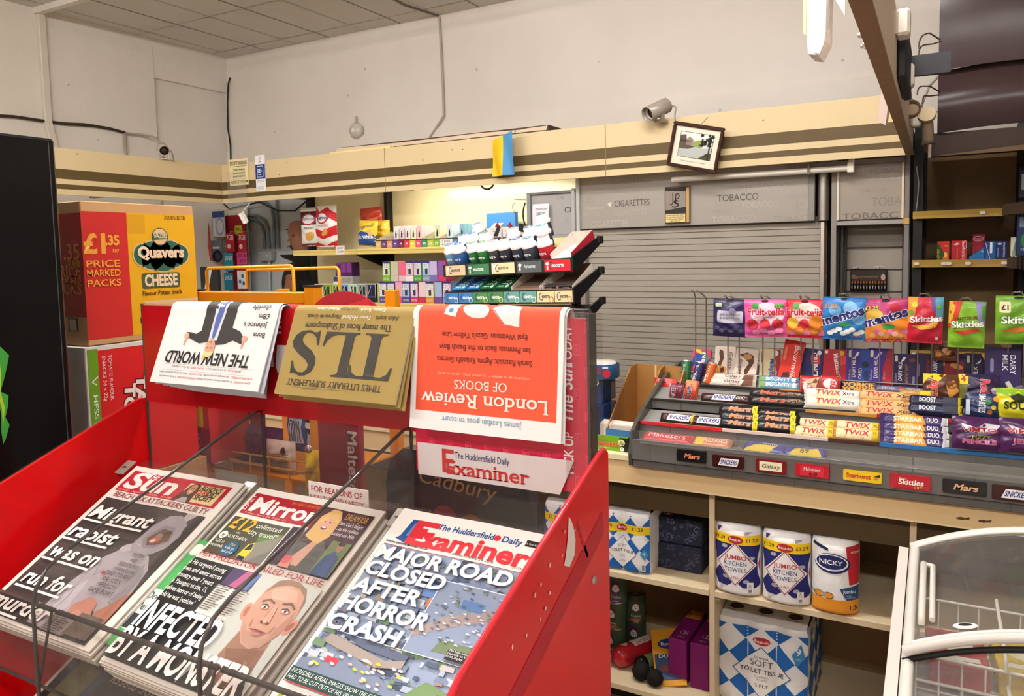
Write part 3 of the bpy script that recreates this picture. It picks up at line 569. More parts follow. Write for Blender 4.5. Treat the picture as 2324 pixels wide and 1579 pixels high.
carton('medicine_box',(0.048,3.700,1.549)[0],3.7,ZM,0.056,0.05,0.08,'b81d24','bright red painkiller box with sideways white lettering','medicine',med2,grp='medicine boxes',side=lambda b,f,w,h: b.rect(0.004,0.01,w-0.004,h-0.01,f,'8f1620'))
carton('medicine_box',(0.124,3.760,1.547)[0],3.76,ZM,0.046,0.04,0.105,'b01c38','tall crimson medicine box rising behind the blue tray','medicine',med3,grp='medicine boxes')
t = thing('display_tray','slanted blue cardboard tray on the medicine shelf','tray',((0.112,3.690,1.548)[0],3.69,ZM)); b = MB(); b.prism([(0,0.0),(0.056,0),(0.056,0.052),(0.0,0.012)],lambda x,y: Vector((x,0,y)),lambda x,y: Vector((x,0.06,y)),'1f6fa6'); b.text('A',Plane((0,0,0)),0.045,0.03,0.01,'cfd8e0',1); b.build('tray',t)
carton('medicine_box',(0.164,3.680,1.548)[0],3.68,ZM,0.038,0.05,0.074,'27407e','mid blue medicine box with a white diagonal stripe','medicine',med4,grp='medicine boxes')
carton('medicine_box',(0.202,3.680,1.547)[0],3.68,ZM,0.04,0.05,0.074,'1c2862','navy painkiller box right of the striped blue box','medicine',med5,grp='medicine boxes',side=lambda b,f,w,h: b.rect(0.004,0.01,w-0.004,h-0.01,f,'10163a'))
carton('medicine_box',(0.252,3.660,1.547)[0],3.66,ZM,0.03,0.04,0.088,'e0dccf','white and green medicine box at the right shelf end','medicine',lambda b,f,w,h: (b.poly([(0.004,0.006),(w-0.004,0.02),(w-0.006,h-0.01),(w*0.5,h*0.8)],f,'6d8a5a',1),b.rect(0.006,0.01,w*0.5,h*0.4,f,'9db08a',2)),rad(-8),'medicine boxes')
# end unit at right
t = thing('end_shelving','black shelf unit with serrated tray fronts at the right edge','shelving',(0.36,3.4,0))
b = MB(); b.box(0.30,0.33,3.05,3.7,0.05,2.1,'15120f'); b.box(0.28,0.30,3.60,3.66,1.75,2.1,'1d1a18'); b.build('side_panel',t,True)
for z, y0, x0 in ((1.735, 3.3, 0.215), (1.53, 3.42, 0.235)):
    b = MB(); b.prism([(x0,3.56),(0.31,y0),(0.315,3.66),(x0+0.02,3.62)],lambda x,y: Vector((x,y,z-0.03)),lambda x,y: Vector((x,y,z+0.012)),'4a3a2c'); 
    for k in range(7): b.box(x0 + 0.008 + k*0.009,x0 + 0.012 + k*0.009,3.555 - k*0.026 - 0.008,3.56 - k*0.026,z-0.034,z+0.016,'2a2019')
    b.build('tray', t, True)
t = thing('medicine_bottle_pack','dark blue and green pack standing at the far right shelf end','pack',(0.262,3.5,1.545)); b = MB(); b.box(0,0.06,0,0.05,0,0.17,'23355f',0.004); fn = Plane((0,0,0)); b.ell(0.03,0.06,0.02,0.03,fn,'3f7a4a'); b.rect(0.006,0.11,0.054,0.15,fn,'8a93ad'); b.text('MAX',fn,0.03,0.02,0.012,'c9cfdd'); b.build('pack',t)
t = thing('medicine_bottle_pack','pale and black hanging pack above the right tray','pack',(0.262,3.5,1.765)); b = MB(); b.box(0,0.05,0,0.03,0,0.12,'1d1f28',0.003); fn = Plane((0,0,0)); b.rect(0.008,0.03,0.046,0.09,fn,'b9bcc6'); b.build('pack',t)
# the drooping dark sheets over the shelving
t = thing('canopy_panel','drooping dark sheet panels hung over the medicine shelving','panel',(0.25,3.3,2.0))
def sag(x0, z0, z1, y, k, dz):
    return lambda u,v,d: Vector((x0 + u*0.75,y - 0.05*sin(v*pi)*k - d*0.006 + v*0.03,z0 + dz*u + (z1 - z0)*v + 0.006*sin(u*7)))
for z0, z1, y, k, dz in ((2.236, 2.75, 3.30, 0.5, 0.005), (2.01, 2.24, 3.315, 0.7, 0.03)):
    b = MB(); b.sheet(sag(-0.012,z0,z1,y,k,dz),0,1,0,1,10,6,'3c2c2cs'); b.sheet(sag(-0.012,z0,z1,y,k,dz),0,1,0,1,10,6,'3c2c2cs',d=-1); b.build('sheet',t,True)
b = MB(); b.box(-0.03,0.74,3.33,3.36,1.925,2.012,'3a2a20'); b.prism([(0,0),(0.77,0),(0.77,0.05),(0,0)],lambda x,y: Vector((-0.035 + x,3.3,1.925 + y)),lambda x,y: Vector((-0.035 + x,3.9,1.99)),'6b5238'); b.box(-0.04,-0.03,3.3,3.36,1.92,2.1,'b5a69a'); b.build('lower_frame',t,True)
for i,(a,c,e) in enumerate((((-0.071,3.000,2.259),(-0.040,3.050,2.317),(-0.009,3.100,2.302)),((-0.071,3.000,2.237),(-0.032,3.050,2.279),(-0.006,3.100,2.295)),((-0.075,3.100,2.123),(-0.038,3.150,2.157),(-0.007,3.200,2.142)),((-0.058,3.100,2.090),(-0.034,3.150,2.122),(-0.007,3.200,2.131)))):
    b = MB(); b.tube(bez(a,(a[0],a[1],a[2]+0.04),(c[0]-0.02,c[1],c[2]),c,6) + [e],0.0025,'6b5c52m',6); tag(b.build('wire_hook'),['upper bent wire hook beside the dark canopy sheet','second bent wire hook beside the dark canopy sheet','third bent wire hook beside the lower canopy sheet','lowest bent wire hook beside the lower canopy sheet'][i],'hook','bent wire hooks')
b = MB(); b.tube([(-0.014,3.250,2.203),(-0.039,3.220,2.170),(-0.058,3.200,2.114),(-0.072,3.200,2.065),(-0.050,3.200,2.043)],0.004,'8a7d70',6); tag(b.build('loose_cable'),'grey loose cable looping past the overhead hooks','cable')
t = thing('lamp_holder','round brown lamp holder dangling under the side board','lamp',(-0.091,3.000,2.056)); b = MB(); b.M = Matrix.Rotation(rad(75),4,'X'); b.lathe([(0.024,-0.015),(0.03,0.0),(0.031,0.018),(0.027,0.018),(0.026,0.004),(0.0005,0.003)],'6b5540',18); b.build('cup',t); b = MB(); b.M = Matrix.Rotation(rad(75),4,'X'); b.disc((0.004,0,0.006),0.02,'a89070'); b.build('contact_plate',t)
t = thing('lamp_holder','cream tubular lamp holder dangling beside the brown one','lamp',(-0.043,3.000,2.034)); b = MB(); b.M = Matrix.Rotation(rad(70),4,'X'); b.disc((0,0,0.012),0.027,'d2bd98'); b.lathe([(0.027,0.012),(0.028,-0.004),(0.02,-0.006)],'b7a37f',18); b.build('cap',t); b = MB(); b.tube([(0.002,0.012,-0.02),(0.006,0.02,-0.085)],0.018,'7d6c58',12); b.tube([(0.006,0.02,-0.085),(0.007,0.02,-0.094)],0.022,'5a4c40',12); b.build('tube',t)

# ================================================================ shared shapes for packaging
class Cyl:
    """print wrapped round an upright cylinder of radius r; x runs along the arc"""
    def __init__(s, r, sub=0.008, k=0.0005, o=(0, 0, 0)): s.r, s.sub, s.k, s.o = r, sub, k, Vector(o)
    def __call__(s, x, y, d=0): r = s.r + d*s.k; a = x/s.r; return s.o + Vector((r*sin(a), -r*cos(a), y))
class Lobes:
    """front of a film-wrapped pack of n rolls standing side by side"""
    def __init__(s,w,D,n,amp,h,sub=0.012,k=0.0006): s.w,s.D,s.n,s.a,s.h,s.sub,s.k = w,D,n,amp,h,sub,k
    def off(s, x):
        lw = s.w/s.n; q = min(max((x + s.w/2)/lw,0),s.n - 1e-6); f = 2*(q - int(q)) - 1; return s.a*(math.sqrt(max(0,1 - f*f*0.96)) if s.n == 1 else (1 - f*f)**0.8)
    def __call__(s, x, y, d=0):
        e = 1 - max(0, (y/s.h - 0.9)/0.1)**2*0.45 - max(0, (0.06 - y/s.h)/0.06)**2*0.3
        return Vector((x*(1 - (1-e)*0.12),-s.D/2 + 0.02 - (s.off(x) + 0.02)*e - d*s.k - 0.0015*sin(x*60 + y*35),y))
def clip(P, x0, y0, x1, y1):
    for ax, lim, sg in ((0, x0, 1), (0, x1, -1), (1, y0, 1), (1, y1, -1)):
        out = []
        for i, p in enumerate(P):
            q = P[i-1]; a = sg*(q[ax]-lim); c = sg*(p[ax]-lim)
            if (a < 0) != (c < 0): t = a/(a-c); out.append((q[0]+(p[0]-q[0])*t, q[1]+(p[1]-q[1])*t))
            if c >= 0: out.append(p)
        P = out
        if len(P) < 3: return []
    return P
def harlequin(b, fn, x0, y0, x1, y1, cw, ch, m, d=1, ox=0.0, oy=0.0):
    i0 = int((x0-ox)/cw) - 2
    for i in range(i0, i0 + int((x1-x0)/cw) + 5):
        for j in range(int((y0-oy)/ch) - 2, int((y1-oy)/ch) + 3):
            cx, cy = ox + i*cw, oy + j*ch
            P = clip([(cx-cw/2, cy), (cx, cy-ch/2), (cx+cw/2, cy), (cx, cy+ch/2)], x0, y0, x1, y1)
            if P: b.poly(P, fn, m, d)
def ops(b, f, w, h, L, d0=1):
    """print list in fractions of the face: r rect, e ellipse, p polygon, t text, l line, R rounded rect"""
    d = d0
    for o in L:
        k = o[0]; kw = o[-1] if isinstance(o[-1], dict) else {}
        if k == 'r': b.rect(o[1]*w, o[2]*h, o[3]*w, o[4]*h, f, o[5], d)
        elif k == 'R': b.rrect(o[1]*w, o[2]*h, o[3]*w, o[4]*h, o[6]*min(w, h), f, o[5], d)
        elif k == 'e': b.ell(o[1]*w, o[2]*h, o[3]*w, o[4]*h, f, o[5], d, rot=kw.get('rot', 0))
        elif k == 'p': b.poly([(x*w, y*h) for x, y in o[1]], f, o[2], d)
        elif k == 'l': b.line([(x*w, y*h) for x, y in o[1]], o[3]*min(w, h), f, o[2], d)
        elif k == 't':
            K = dict(kw); W = K.pop('W', None); out = K.pop('out', None)
            ro = K.get('rot', 0); WW = (W*(h if abs(abs(ro)-pi/2) < 0.35 else w)) if W else None
            b.text(o[1],f,o[2]*w,o[3]*h,o[4]*(w if abs(abs(ro)-pi/2) < 0.35 else h),o[5],d + 0.6,W=WW,out=out,**K); d += 0.6
        d += 0.5

# ================================================================ the counter
CT = 0.945                                                                              # worktop height
t = thing('counter', 'cream shop counter with open shelves underneath', 'counter', (-0.6, 2.6, 0))
b = MB(); b.box(-3.1, 0.9, 2.3, 2.92, CT-0.022, CT, 'e8d5ac', 0.003); b.build('worktop', t, True)
b = MB(); b.box(-3.1, 0.9, 2.306, 2.324, 0.848, CT-0.0225, 'dcbd8c', 0.002); fn = Plane((0, 2.306, 0))
b.rect(-3.1, 0.848, 0.9, 0.853, fn, 'ead3ac', 1)
for xx, L in ((0.055, 0.032), (0.105, 0.03)):
    b.poly([(xx,0.876),(xx+L*0.3,0.879),(xx+L*0.6,0.878),(xx+L,0.881),(xx+L*0.9,0.874),(xx+L*0.6,0.873),(xx+L*0.4,0.871),(xx,0.872)],fn,'5b3a22',1)
b.build('front_panel', t, True)
b = MB(); b.box(-3.1, 0.9, 2.352, 2.366, 0.757, 0.848, '4b3c22'); b.build('recess_panel', t, True)
b = MB(); b.box(-3.1, 0.9, 2.80, 2.82, 0.05, CT-0.03, '8f7350'); b.build('back_panel', t, True)
for x in (-1.35, -0.612, -0.055, 0.48):
    b = MB(); b.box(x, x+0.017, 2.345, 2.8, 0.0, 0.848, 'd9c3a0', 0.001); b.build('divider', t, True)
for x0,x1,z in ((-1.333,-0.613,0.53),(-0.594,-0.056,0.53),(-0.037,0.479,0.53),(-1.333,-0.613,0.142),(-0.594,-0.056,0.142),(-0.037,0.479,0.142)):
    b = MB(); b.box(x0, x1, 2.34, 2.799, z-0.02, z, 'dcc8a4', 0.0015); b.build('shelf', t, True)
b = MB()
for x,y,z in ((-0.618,2.36,0.515),(-0.59,2.36,0.505)): b.tube([(x-0.008,y,z-0.008),(x+0.008,y,z-0.008)],0.003,'d8d4cc',6)
b.build('shelf_peg', t, True)
b = MB(); b.box(-3.1, 0.9, 2.5, 2.52, 0.0, 0.12, '3a2f24'); b.build('plinth', t, True)
S1, S0 = 0.5305, 0.1425
# ---- rolls
BL, NV, YW, WH = '1f63ae', '23256a', 'f0c81e', 'efeae6'
def roll_top(b, w, D, h, cores, amp, m='ece7e4f'):
    fn = Lobes(w, D, cores[0], amp, h)
    n = 24; ring = [fn(-w/2 + w*i/n, h*0.985) for i in range(n+1)]
    V = []; rows = 8
    for j in range(rows+1):
        tt = j/rows
        for p in ring: V.append((p.x,p.y*(1-tt) + (-p.y)*tt,h*0.985 + 0.014*sin(pi*min(tt*1.0,1))**0.5 + 0.003*sin(p.x*70)*sin(pi*tt)))
    b.add(V,[(j*(n+1)+i,j*(n+1)+i+1,(j+1)*(n+1)+i+1,(j+1)*(n+1)+i) for j in range(rows) for i in range(n)],m,True)
def roll_pack(name, label, loc, w, D, h, n, amp, base, draw, rows=2, rz=0.0, grp=None, core=0.02):
    t = thing(name, label, 'paper rolls', loc, rz, grp); fn = Lobes(w, D, n, amp, h); b = MB()
    b.sheet(fn, -w/2, w/2, 0, h*0.985, 12*n+4, 14, base)
    b.sheet(lambda x,y,d=0: Vector((fn(-x,y).x*1.0,-fn(-x,y).y,y)),-w/2,w/2,0,h*0.985,12*n+4,4,base)
    for sx in (-1, 1):
        P = fn(sx*w/2, 0)
        b.sheet(lambda u,v,d=0,sx=sx: Vector((fn(sx*w/2,v).x + sx*0.004*sin(pi*(u+1)/2),u*abs(fn(sx*w/2,v).y)*-sx*-1 if sx > 0 else -u*abs(fn(sx*w/2,v).y),v)),-1,1,0,h*0.985,8,8,base)
    draw(b, fn, w, h); b.build('wrapper', t)
    b = MB(); roll_top(b, w, D, h, (n, rows), amp); b.build('top_film', t)
    lw = w/n
    for j in range(rows):
        for i in range(n):
            cx = -w/2 + lw*(i+0.5); cy = (-D/2 + D*(j+0.5)/rows)*0.92; b = MB()
            b.disc((cx,cy,h + 0.0145 - 0.004*abs(j - (rows-1)/2)),core,'51443c',18); b.lathe([(core,0),(core+0.002,0.001),(core+0.003,-0.001)],'cfc6bc',18,o=(cx,cy,h + 0.0145 - 0.004*abs(j - (rows-1)/2))); b.build('core',t)
    return t
def side_harl(b, w, D, h, m, cw, ch):
    fs = Plane((w/2 + 0.0045,0,0),(0,1,0),(0,0,1)); harlequin(b,fs,-D/2+0.01,0.01,D/2-0.01,h*0.95,cw,ch,m,1)
def tissue4(b, f, w, h):
    harlequin(b, f, -w/2, 0.004, w/2, h*0.95, 0.0615, 0.072, BL, 1, 0.0308, 0.01)
    b.rect(-w/2,h*0.66,w/2,h*0.80,f,YW,2); b.poly([(0,0.012),(0.052,0.066),(0,0.122),(-0.052,0.066)],f,BL,2.5); b.poly([(0,0.014),(0.05,0.066),(0,0.12),(-0.05,0.066)],f,WH,3)
    b.ell(0,h*0.73,0.018,0.0105,f,'b52a30',3); b.text('Best-in',f,0,h*0.715,0.008,'f6efe6',4,W=0.026,off=0.02)
    for x in (-0.053, 0.055): b.text('£1.29', f, x, h*0.715, 0.012, '2a2620', 3, off=0.02)
    b.text('SOFT',f,0,0.084,0.009,'6f6a70',4); b.text('TOILET TISSUE',f,0,0.068,0.0088,'22232c',4,W=0.082,off=0.015); b.text('CLASSIC',f,0,0.056,0.004,'8a868a',4); b.text('WHITE',f,0,0.049,0.004,'8a868a',4); b.text('2-PLY',f,0,0.034,0.006,'3a3a40',4)
    b.poly([(0.078,0.05),(0.0905,0.068),(0.078,0.088),(0.062,0.068)],f,'4a8fb8',3); b.text('4',f,0.077,0.066,0.012,'f4f1ee',4); b.rect(0.066,0.012,0.08,0.036,f,'f2efec',3); b.rect(0.069,0.015,0.077,0.033,f,'8b8a8c',4)
W4, D4, H4 = 0.186, 0.19, 0.205
a4 = roll_pack('toilet_tissue_pack','blue and white four-roll toilet tissue pack, whole at the front of the upper shelf',(-0.905,2.46,S1),W4,D4,H4,2,0.014,'ece8e6f',tissue4,grp='four-roll tissue packs')
dup(a4,(-1.10,2.455,S1),0,'blue and white four-roll toilet tissue pack half hidden behind the red newspaper rack')
dup(a4,(-0.885,2.668,S1),0,'blue and white four-roll toilet tissue pack peeping out behind the front one')
dup(a4,(-0.690,2.69,S1),0,'blue and white four-roll toilet tissue pack in the dark behind the tissue boxes')
def towel(b, f, w, h):
    b.rect(-w/2,0.03,w/2,h*0.78,f,NV,1); b.poly([(-w/2,0.004),(w/2,0.004),(w/2,0.04),(0.042,0.014),(0,0.05),(-0.045,0.014),(-w/2,0.055)],f,WH,2)
    b.rect(-w/2,h*0.74,w/2,h*0.875,f,YW,3); b.poly([(0,0.034),(0.061,0.103),(0,0.173),(-0.061,0.103)],f,WH,2.6); b.poly([(-0.068,0.11),(-0.05,0.09),(-0.068,0.06)],f,WH,2.7)
    for q in ((0.062,0.104),(-0.062,0.104)): b.poly([(q[0],q[1]-0.02),(w/2*(1 if q[0] > 0 else -1),q[1]-0.055),(w/2*(1 if q[0] > 0 else -1),q[1]+0.06),(q[0],q[1]+0.02)],f,WH,2.4)
    b.line([(0,0.038),(0.055,0.103),(0,0.168),(-0.055,0.103),(0,0.038)],0.0022,f,'9e2a2e',4); b.poly([(0.064,0.105),(w/2-0.001,0.08),(w/2-0.001,0.13)],f,'b5303a',3)
    b.ell(0,h*0.807,0.024,0.0125,f,'b52a30',4); b.text('Best-in',f,0,h*0.79,0.009,'f6efe6',5,W=0.036,off=0.02)
    for x in (-0.048, 0.047): b.text('£1.29', f, x, h*0.79, 0.010, '2a2620', 4, off=0.02)
    b.text('JUMBO',f,0,0.117,0.013,'b5303a',5,W=0.066,off=0.02); b.text('KITCHEN',f,0,0.098,0.013,'23256a',5,W=0.067); b.text('TOWELS',f,0,0.079,0.013,'23256a',5,W=0.066); b.text('2-PLY',f,0,0.057,0.007,'9e2a2e',5)
    b.rect(0.035,0.014,0.052,0.048,f,'eeeae8',4); b.line([(0.039,0.03),(0.043,0.044),(0.047,0.031)],0.0012,f,'55525a',5); b.rect(0.039,0.018,0.048,0.026,f,'8b8a8c',5)
    for x,y in ((-0.033,0.155),(0.047,0.125),(-0.03,0.06),(0.032,0.05)): b.ell(x,y,0.009,0.006,f,'a7a3aa',3.4)
    b.poly([(-0.056,h*0.88),(-0.045,h*0.95),(-0.058,h*0.95)],f,NV,4); b.poly([(0.028,h*0.88),(0.05,h*0.93),(0.028,h*0.93)],f,'9d979b',4)
k1 = roll_pack('kitchen_towel_roll','navy and white jumbo kitchen towel pack beside the shelf divider',(-0.528,2.45,S1),0.136,0.15,0.222,1,0.045,'efeae8f',towel,1,0,'kitchen towel packs',0.021)
dup(k1,(-0.386,2.447,S1),rad(2),'navy and white jumbo kitchen towel pack between its twin and the orange based roll')
def nicky(b, f, w, h):
    b.rect(-w/2,0,w/2,h*0.22,f,'e8962c',1); b.poly([(0.03,h*0.22),(w/2,h*0.22),(w/2,h*0.42),(0.012,h*0.37)],f,'2d4f7f',2); b.poly([(0.038,h*0.42),(w/2,h*0.44),(w/2,h*0.95),(0.028,h*0.93)],f,'b8242e',1.5)
    b.ell(-0.008,h*0.70,0.048,0.030,f,'20265c',3); b.ell(-0.01,h*0.71,0.045,0.025,f,'f0edea',4); b.ell(-0.01,h*0.715,0.041,0.021,f,'20265c',5); b.text('NICKY',f,-0.012,h*0.685,0.013,'f5f2ef',6,W=0.062,off=0.03)
    b.text('Jumbo',f,0.038,h*0.315,0.010,'f2efec',4,W=0.034,off=0.02); b.text('Large',f,0.036,h*0.27,0.005,'bcd3e6',4); b.text('Household Towel',f,0.04,h*0.245,0.004,'bcd3e6',4,W=0.034)
    for s in (1,-1): b.line([(-0.03 + s*0.016*(1-cos(2*pi*i/14))*0.5*1.6,h*0.27 + 0.009*sin(2*pi*i/14)) for i in range(15)],0.0018,f,'6a3a1a',4)
    b.ell(-0.045,h*0.27,0.011,0.007,f,'e8962c',3); b.ell(-0.016,h*0.27,0.011,0.007,f,'e8962c',3); b.line([(-w/2,h*0.3),(-0.058,h*0.275),(-0.05,h*0.23)],0.0015,f,'3a2a20',4); b.text('1.5',f,0.05,h*0.09,0.013,'3a2a18',3,off=0.02)
    b.poly([(-0.06,h*0.95),(-0.02,h*0.9),(-0.02,h*0.86),(-0.06,h*0.91)],f,'22264a',3); b.text('new',f,0.052,h*0.85,0.009,'f0e4e2',4)
roll_pack('kitchen_towel_roll','white and orange jumbo kitchen roll with dark oval logo',(-0.255,2.44,S1),0.126,0.135,0.222,1,0.045,'efece9f',nicky,1,rad(6),'kitchen towel packs',0.021)
def tissue9(b, f, w, h):
    harlequin(b, f, -w/2, 0.002, w/2, h*0.93, 0.1, 0.098, BL, 1, 0.05, 0.077)
    b.ell(0.0,0.228,0.027,0.013,f,'b52a30',3); b.text('Best-in',f,0,0.222,0.010,'f6efe6',4,W=0.042,off=0.02)
    b.poly([(0.0,0.04),(0.089,0.126),(0,0.211),(-0.089,0.126)],f,'2f5f92',2.4); b.poly([(0.0,0.0435),(0.085,0.126),(0,0.2075),(-0.085,0.126)],f,WH,3)
    b.text('SUPER',f,0,0.168,0.008,'6f6a70',4,W=0.045); b.text('SOFT',f,0,0.145,0.019,'54555e',4,W=0.07); b.text('TOILET TISSUE',f,0,0.122,0.0135,'20222c',4,W=0.132,off=0.015); b.text('CLASSIC',f,0,0.108,0.0065,'8a868a',4,W=0.045); b.text('WHITE',f,0,0.098,0.0065,'8a868a',4,W=0.035); b.text('2-PLY',f,0,0.078,0.010,'2c2d36',4,W=0.042)
    b.poly([(0.105,0.17),(0.13,0.2),(0.118,0.245),(0.09,0.205)],f,'3f86b8',3); b.text('9',f,0.11,0.208,0.022,'eef2f5',4,off=0.02); b.text('rolls',f,0.11,0.193,0.006,'cfe0ec',4)
    side_harl(b, w, 0.3, h, BL, 0.1, 0.098)
roll_pack('toilet_tissue_pack','large nine-roll toilet tissue pack on the bottom shelf',(-0.462,2.56,S0),0.272,0.30,0.285,3,0.012,'ece8e6f',tissue9,3,0,'large tissue pack',0.022)
# ---- tissue boxes with swirls
def swirl(b, f, w, h, seed):
    r = random.Random(seed)
    for k in range(26):
        x,y,s = r.uniform(0.01,w-0.01),r.uniform(0.008,h-0.008),r.uniform(0.006,0.014); a0 = r.random()*6
        P = [(x + s*(1-i/12)*cos(a0 + i*0.55), y + s*(1-i/12)*sin(a0 + i*0.55)) for i in range(11)]
        b.line([(min(max(p[0],0.002),w-0.002),min(max(p[1],0.002),h-0.002)) for p in P],0.0024,f,'6f7590' if k % 3 else '50566e',1)
for i, z in enumerate((S1, S1 + 0.0885)):
    t = thing('tissue_box',['swirl patterned dark tissue box, bottom of the stacked two','swirl patterned dark tissue box, top of the stacked two'][i],'tissues',(-0.812,2.44 + 0.006*i,z),rad(1.5*i),'swirl tissue boxes')
    b = MB(); b.box(0,0.15,0,0.2,0,0.087,'23263a',0.002); swirl(b,Plane((0,0,0)),0.15,0.087,5); swirl(b,Plane((0.15,0,0),(0,1,0)),0.2,0.087,9)
    f = Plane((0, 0, 0.087), (1, 0, 0), (0, 1, 0)); swirl(b, f, 0.15, 0.2, 12); b.build('carton', t)
    if i: b = MB(); b.ell(0.082,0.112,0.05,0.07,f,'b5afaa',2,24); b.ell(0.1,0.15,0.012,0.012,f,'8a5f5c',3); b.build('opening_film',t); b = MB(); b.ell(0.028,0.03,0.016,0.012,f,'a98a62',2); b.ell(0.028,0.03,0.01,0.007,f,'3a2a24',3); b.rect(0.022,0.024,0.034,0.036,f,'e6e2de',4); b.build('sticker',t)
# ---- dog food cans
def can(loc, rz, lab, tone):
    t = thing('dog_food_can', lab, 'can', loc, rz, 'dog food cans'); r, h = 0.036, 0.098; b = MB()
    b.lathe([(r, 0.003), (r, h-0.003)], '47573d', 24); f = Cyl(r)
    b.rrect(-0.016,h*0.36,0.016,h*0.86,0.002,f,'5a4030' if tone else '5a2a4a',1); b.ell(0,h*0.58,0.011,0.014,f,'e6e2da',2); b.ell(-0.009,h*0.55,0.004,0.008,f,'d9d4ca',3); b.ell(0.009,h*0.55,0.004,0.008,f,'d9d4ca',3); b.ell(0,h*0.54,0.006,0.006,f,'f1eee8',3); b.ell(0,h*0.555,0.0025,0.002,f,'1b1716',4)
    for x in (-0.004, 0.004): b.ell(x, h*0.62, 0.0014, 0.0016, f, '1b1716', 4)
    b.text('Complete',f,0,h*0.22,0.008,'e9e6dc',2,W=0.036); b.rect(-0.02,h*0.06,0.02,h*0.17,f,'b5622c' if tone else '6b3a78',1); b.text('chunks',f,0,h*0.085,0.005,'efe6da',2); b.build('label',t)
    b = MB(); b.lathe([(r,0),(r+0.001,0.002),(r,0.004)],'b9b4a6m',24); b.lathe([(r,h-0.004),(r+0.001,h-0.002),(r,h),(r-0.003,h),(r-0.004,h-0.003),(0.0005,h-0.003)],'8a8478m',24); b.build('rim',t)
    b = MB(); b.tube([(0.006*cos(q*pi/5),-0.012 + 0.009*sin(q*pi/5),h-0.0015) for q in range(10)],0.0012,'cfcabcm',6,closed=True); b.tube([(0,-0.003,h-0.0018),(0,0.006,h-0.002)],0.002,'cfcabcm',6); b.build('ring_pull',t)
for i,(x,y,z,rz,lab) in enumerate(((-1.03,2.42,0,10,'green dog food can at the front, bottom of its stack'),(-1.032,2.424,1,25,'green dog food can at the front, top of its stack'),(-1.0,2.535,0,-20,'green dog food can in the second row, bottom of its stack'),(-1.0,2.535,1,-8,'green dog food can in the second row, middle of its stack'),(-0.996,2.538,1.98,12,'green dog food can in the second row, top of its stack'),(-0.955,2.62,0,5,'green dog food can at the back right, bottom of its stack'),(-0.956,2.62,1,20,'green dog food can at the back right, top of its stack'),(-1.09,2.60,0,0,'dark dog food can hidden at the back left, bottom'),(-1.09,2.60,1,0,'dark dog food can hidden at the back left, middle'))):
    can((x, y, S0 + z*0.0985), rad(rz), lab, i % 3 == 0)
# ---- small toys and treats lying on the bottom shelf
def lying(name, label, cat, loc, rz, r, L, base, draw, ends):
    t = thing(name,label,cat,loc,rz,'treats on the bottom shelf'); b = MB(); b.M = Matrix.Translation((0,0,r)) @ Matrix.Rotation(rad(90),4,'X') @ Matrix.Rotation(rad(0),4,'Z')
    b.lathe([(0.0005,-L/2),(r*0.5,-L/2 + r*0.1),(r*0.86,-L/2 + r*0.4),(r,-L/2 + r),(r,L/2 - r),(r*0.86,L/2 - r*0.4),(r*0.5,L/2 - r*0.1),(0.0005,L/2)],base,20)
    class F:
        sub = 0.008
        def __call__(s, x, y, d=0): q = r + d*0.0005; a = y/r; return Vector((q*sin(a), q*cos(a), x))
    b.M = Matrix.Translation((0, 0, r)) @ Matrix.Rotation(rad(90), 4, 'X'); draw(b, F()); b.build('body', t)
    if ends: b = MB(); b.M = Matrix.Translation((0,0,r)) @ Matrix.Rotation(rad(90),4,'X'); b.lathe([(0.0005,L/2-0.004),(r*1.04,L/2-0.004),(r*1.06,L/2-0.02),(r*1.0,L/2-0.03)],ends,20); b.build('cap',t)
    return t
lying('treat_tube','red and white tube of treats lying beside the cans','treats',(-0.915,2.505,S0),rad(-28),0.037,0.2,'b81f2bg',lambda b,f: (b.rect(-0.08,-0.05,0.02,0.02,f,'e9e2da',1),b.text('MUNCHY',f,-0.03,0.004,0.014,'b81f2b',3,W=0.085,rot=0),b.text('ROLLS',f,-0.035,-0.024,0.014,'2f7a3f',3,W=0.07),b.ell(0.05,-0.01,0.022,0.022,f,'8f1620',2),b.ell(0.05,-0.01,0.014,0.016,f,'d9a27c',3)),None)
lying('treat_tube','green treat tube with black rounded end','treats',(-0.842,2.515,S0),rad(-30),0.024,0.17,'7d8a55g',lambda b,f: (b.ell(0,0.0,0.02,0.014,f,'e3d23a',2),b.rect(-0.06,-0.03,-0.02,0.03,f,'b9b59a',1),b.text('TREAT',f,-0.04,0.0,0.01,'2c3a22',3)),'1a1817g')
t = thing('black_ball_toy','black fuzzy ball toy at the front of the bottom shelf','toy',(-0.858,2.40,S0)); b = MB(); b.lathe([(0.0005,0.0),(0.016,0.003),(0.028,0.014),(0.032,0.03),(0.027,0.047),(0.014,0.059),(0.0005,0.062)],'161413w',18); b.build('ball',t)
t = thing('black_ball_toy','second black fuzzy ball lying by the yellow card pack','toy',(-0.805,2.385,S0)); b = MB(); b.lathe([(0.0005,0.0),(0.014,0.003),(0.025,0.013),(0.029,0.027),(0.024,0.043),(0.012,0.053),(0.0005,0.056)],'161413w',18); b.build('ball',t)
t = thing('treat_wrapper','white barcoded treat wrapper leaning on the yellow card','treats',(-0.815,2.47,S0 + 0.002),rad(-32),None,rad(12)); b = MB(); b.box(-0.017,0.017,-0.08,0.08,0,0.022,'e4ded6f',0.006); f = Plane((0,0,0.022),(1,0,0),(0,1,0)); b.rect(-0.01,0.0,0.006,0.035,f,'c9c2b9')
b.rect(-0.012, -0.03, -0.002, -0.015, f, '2a2522'); b.build('wrapper', t)
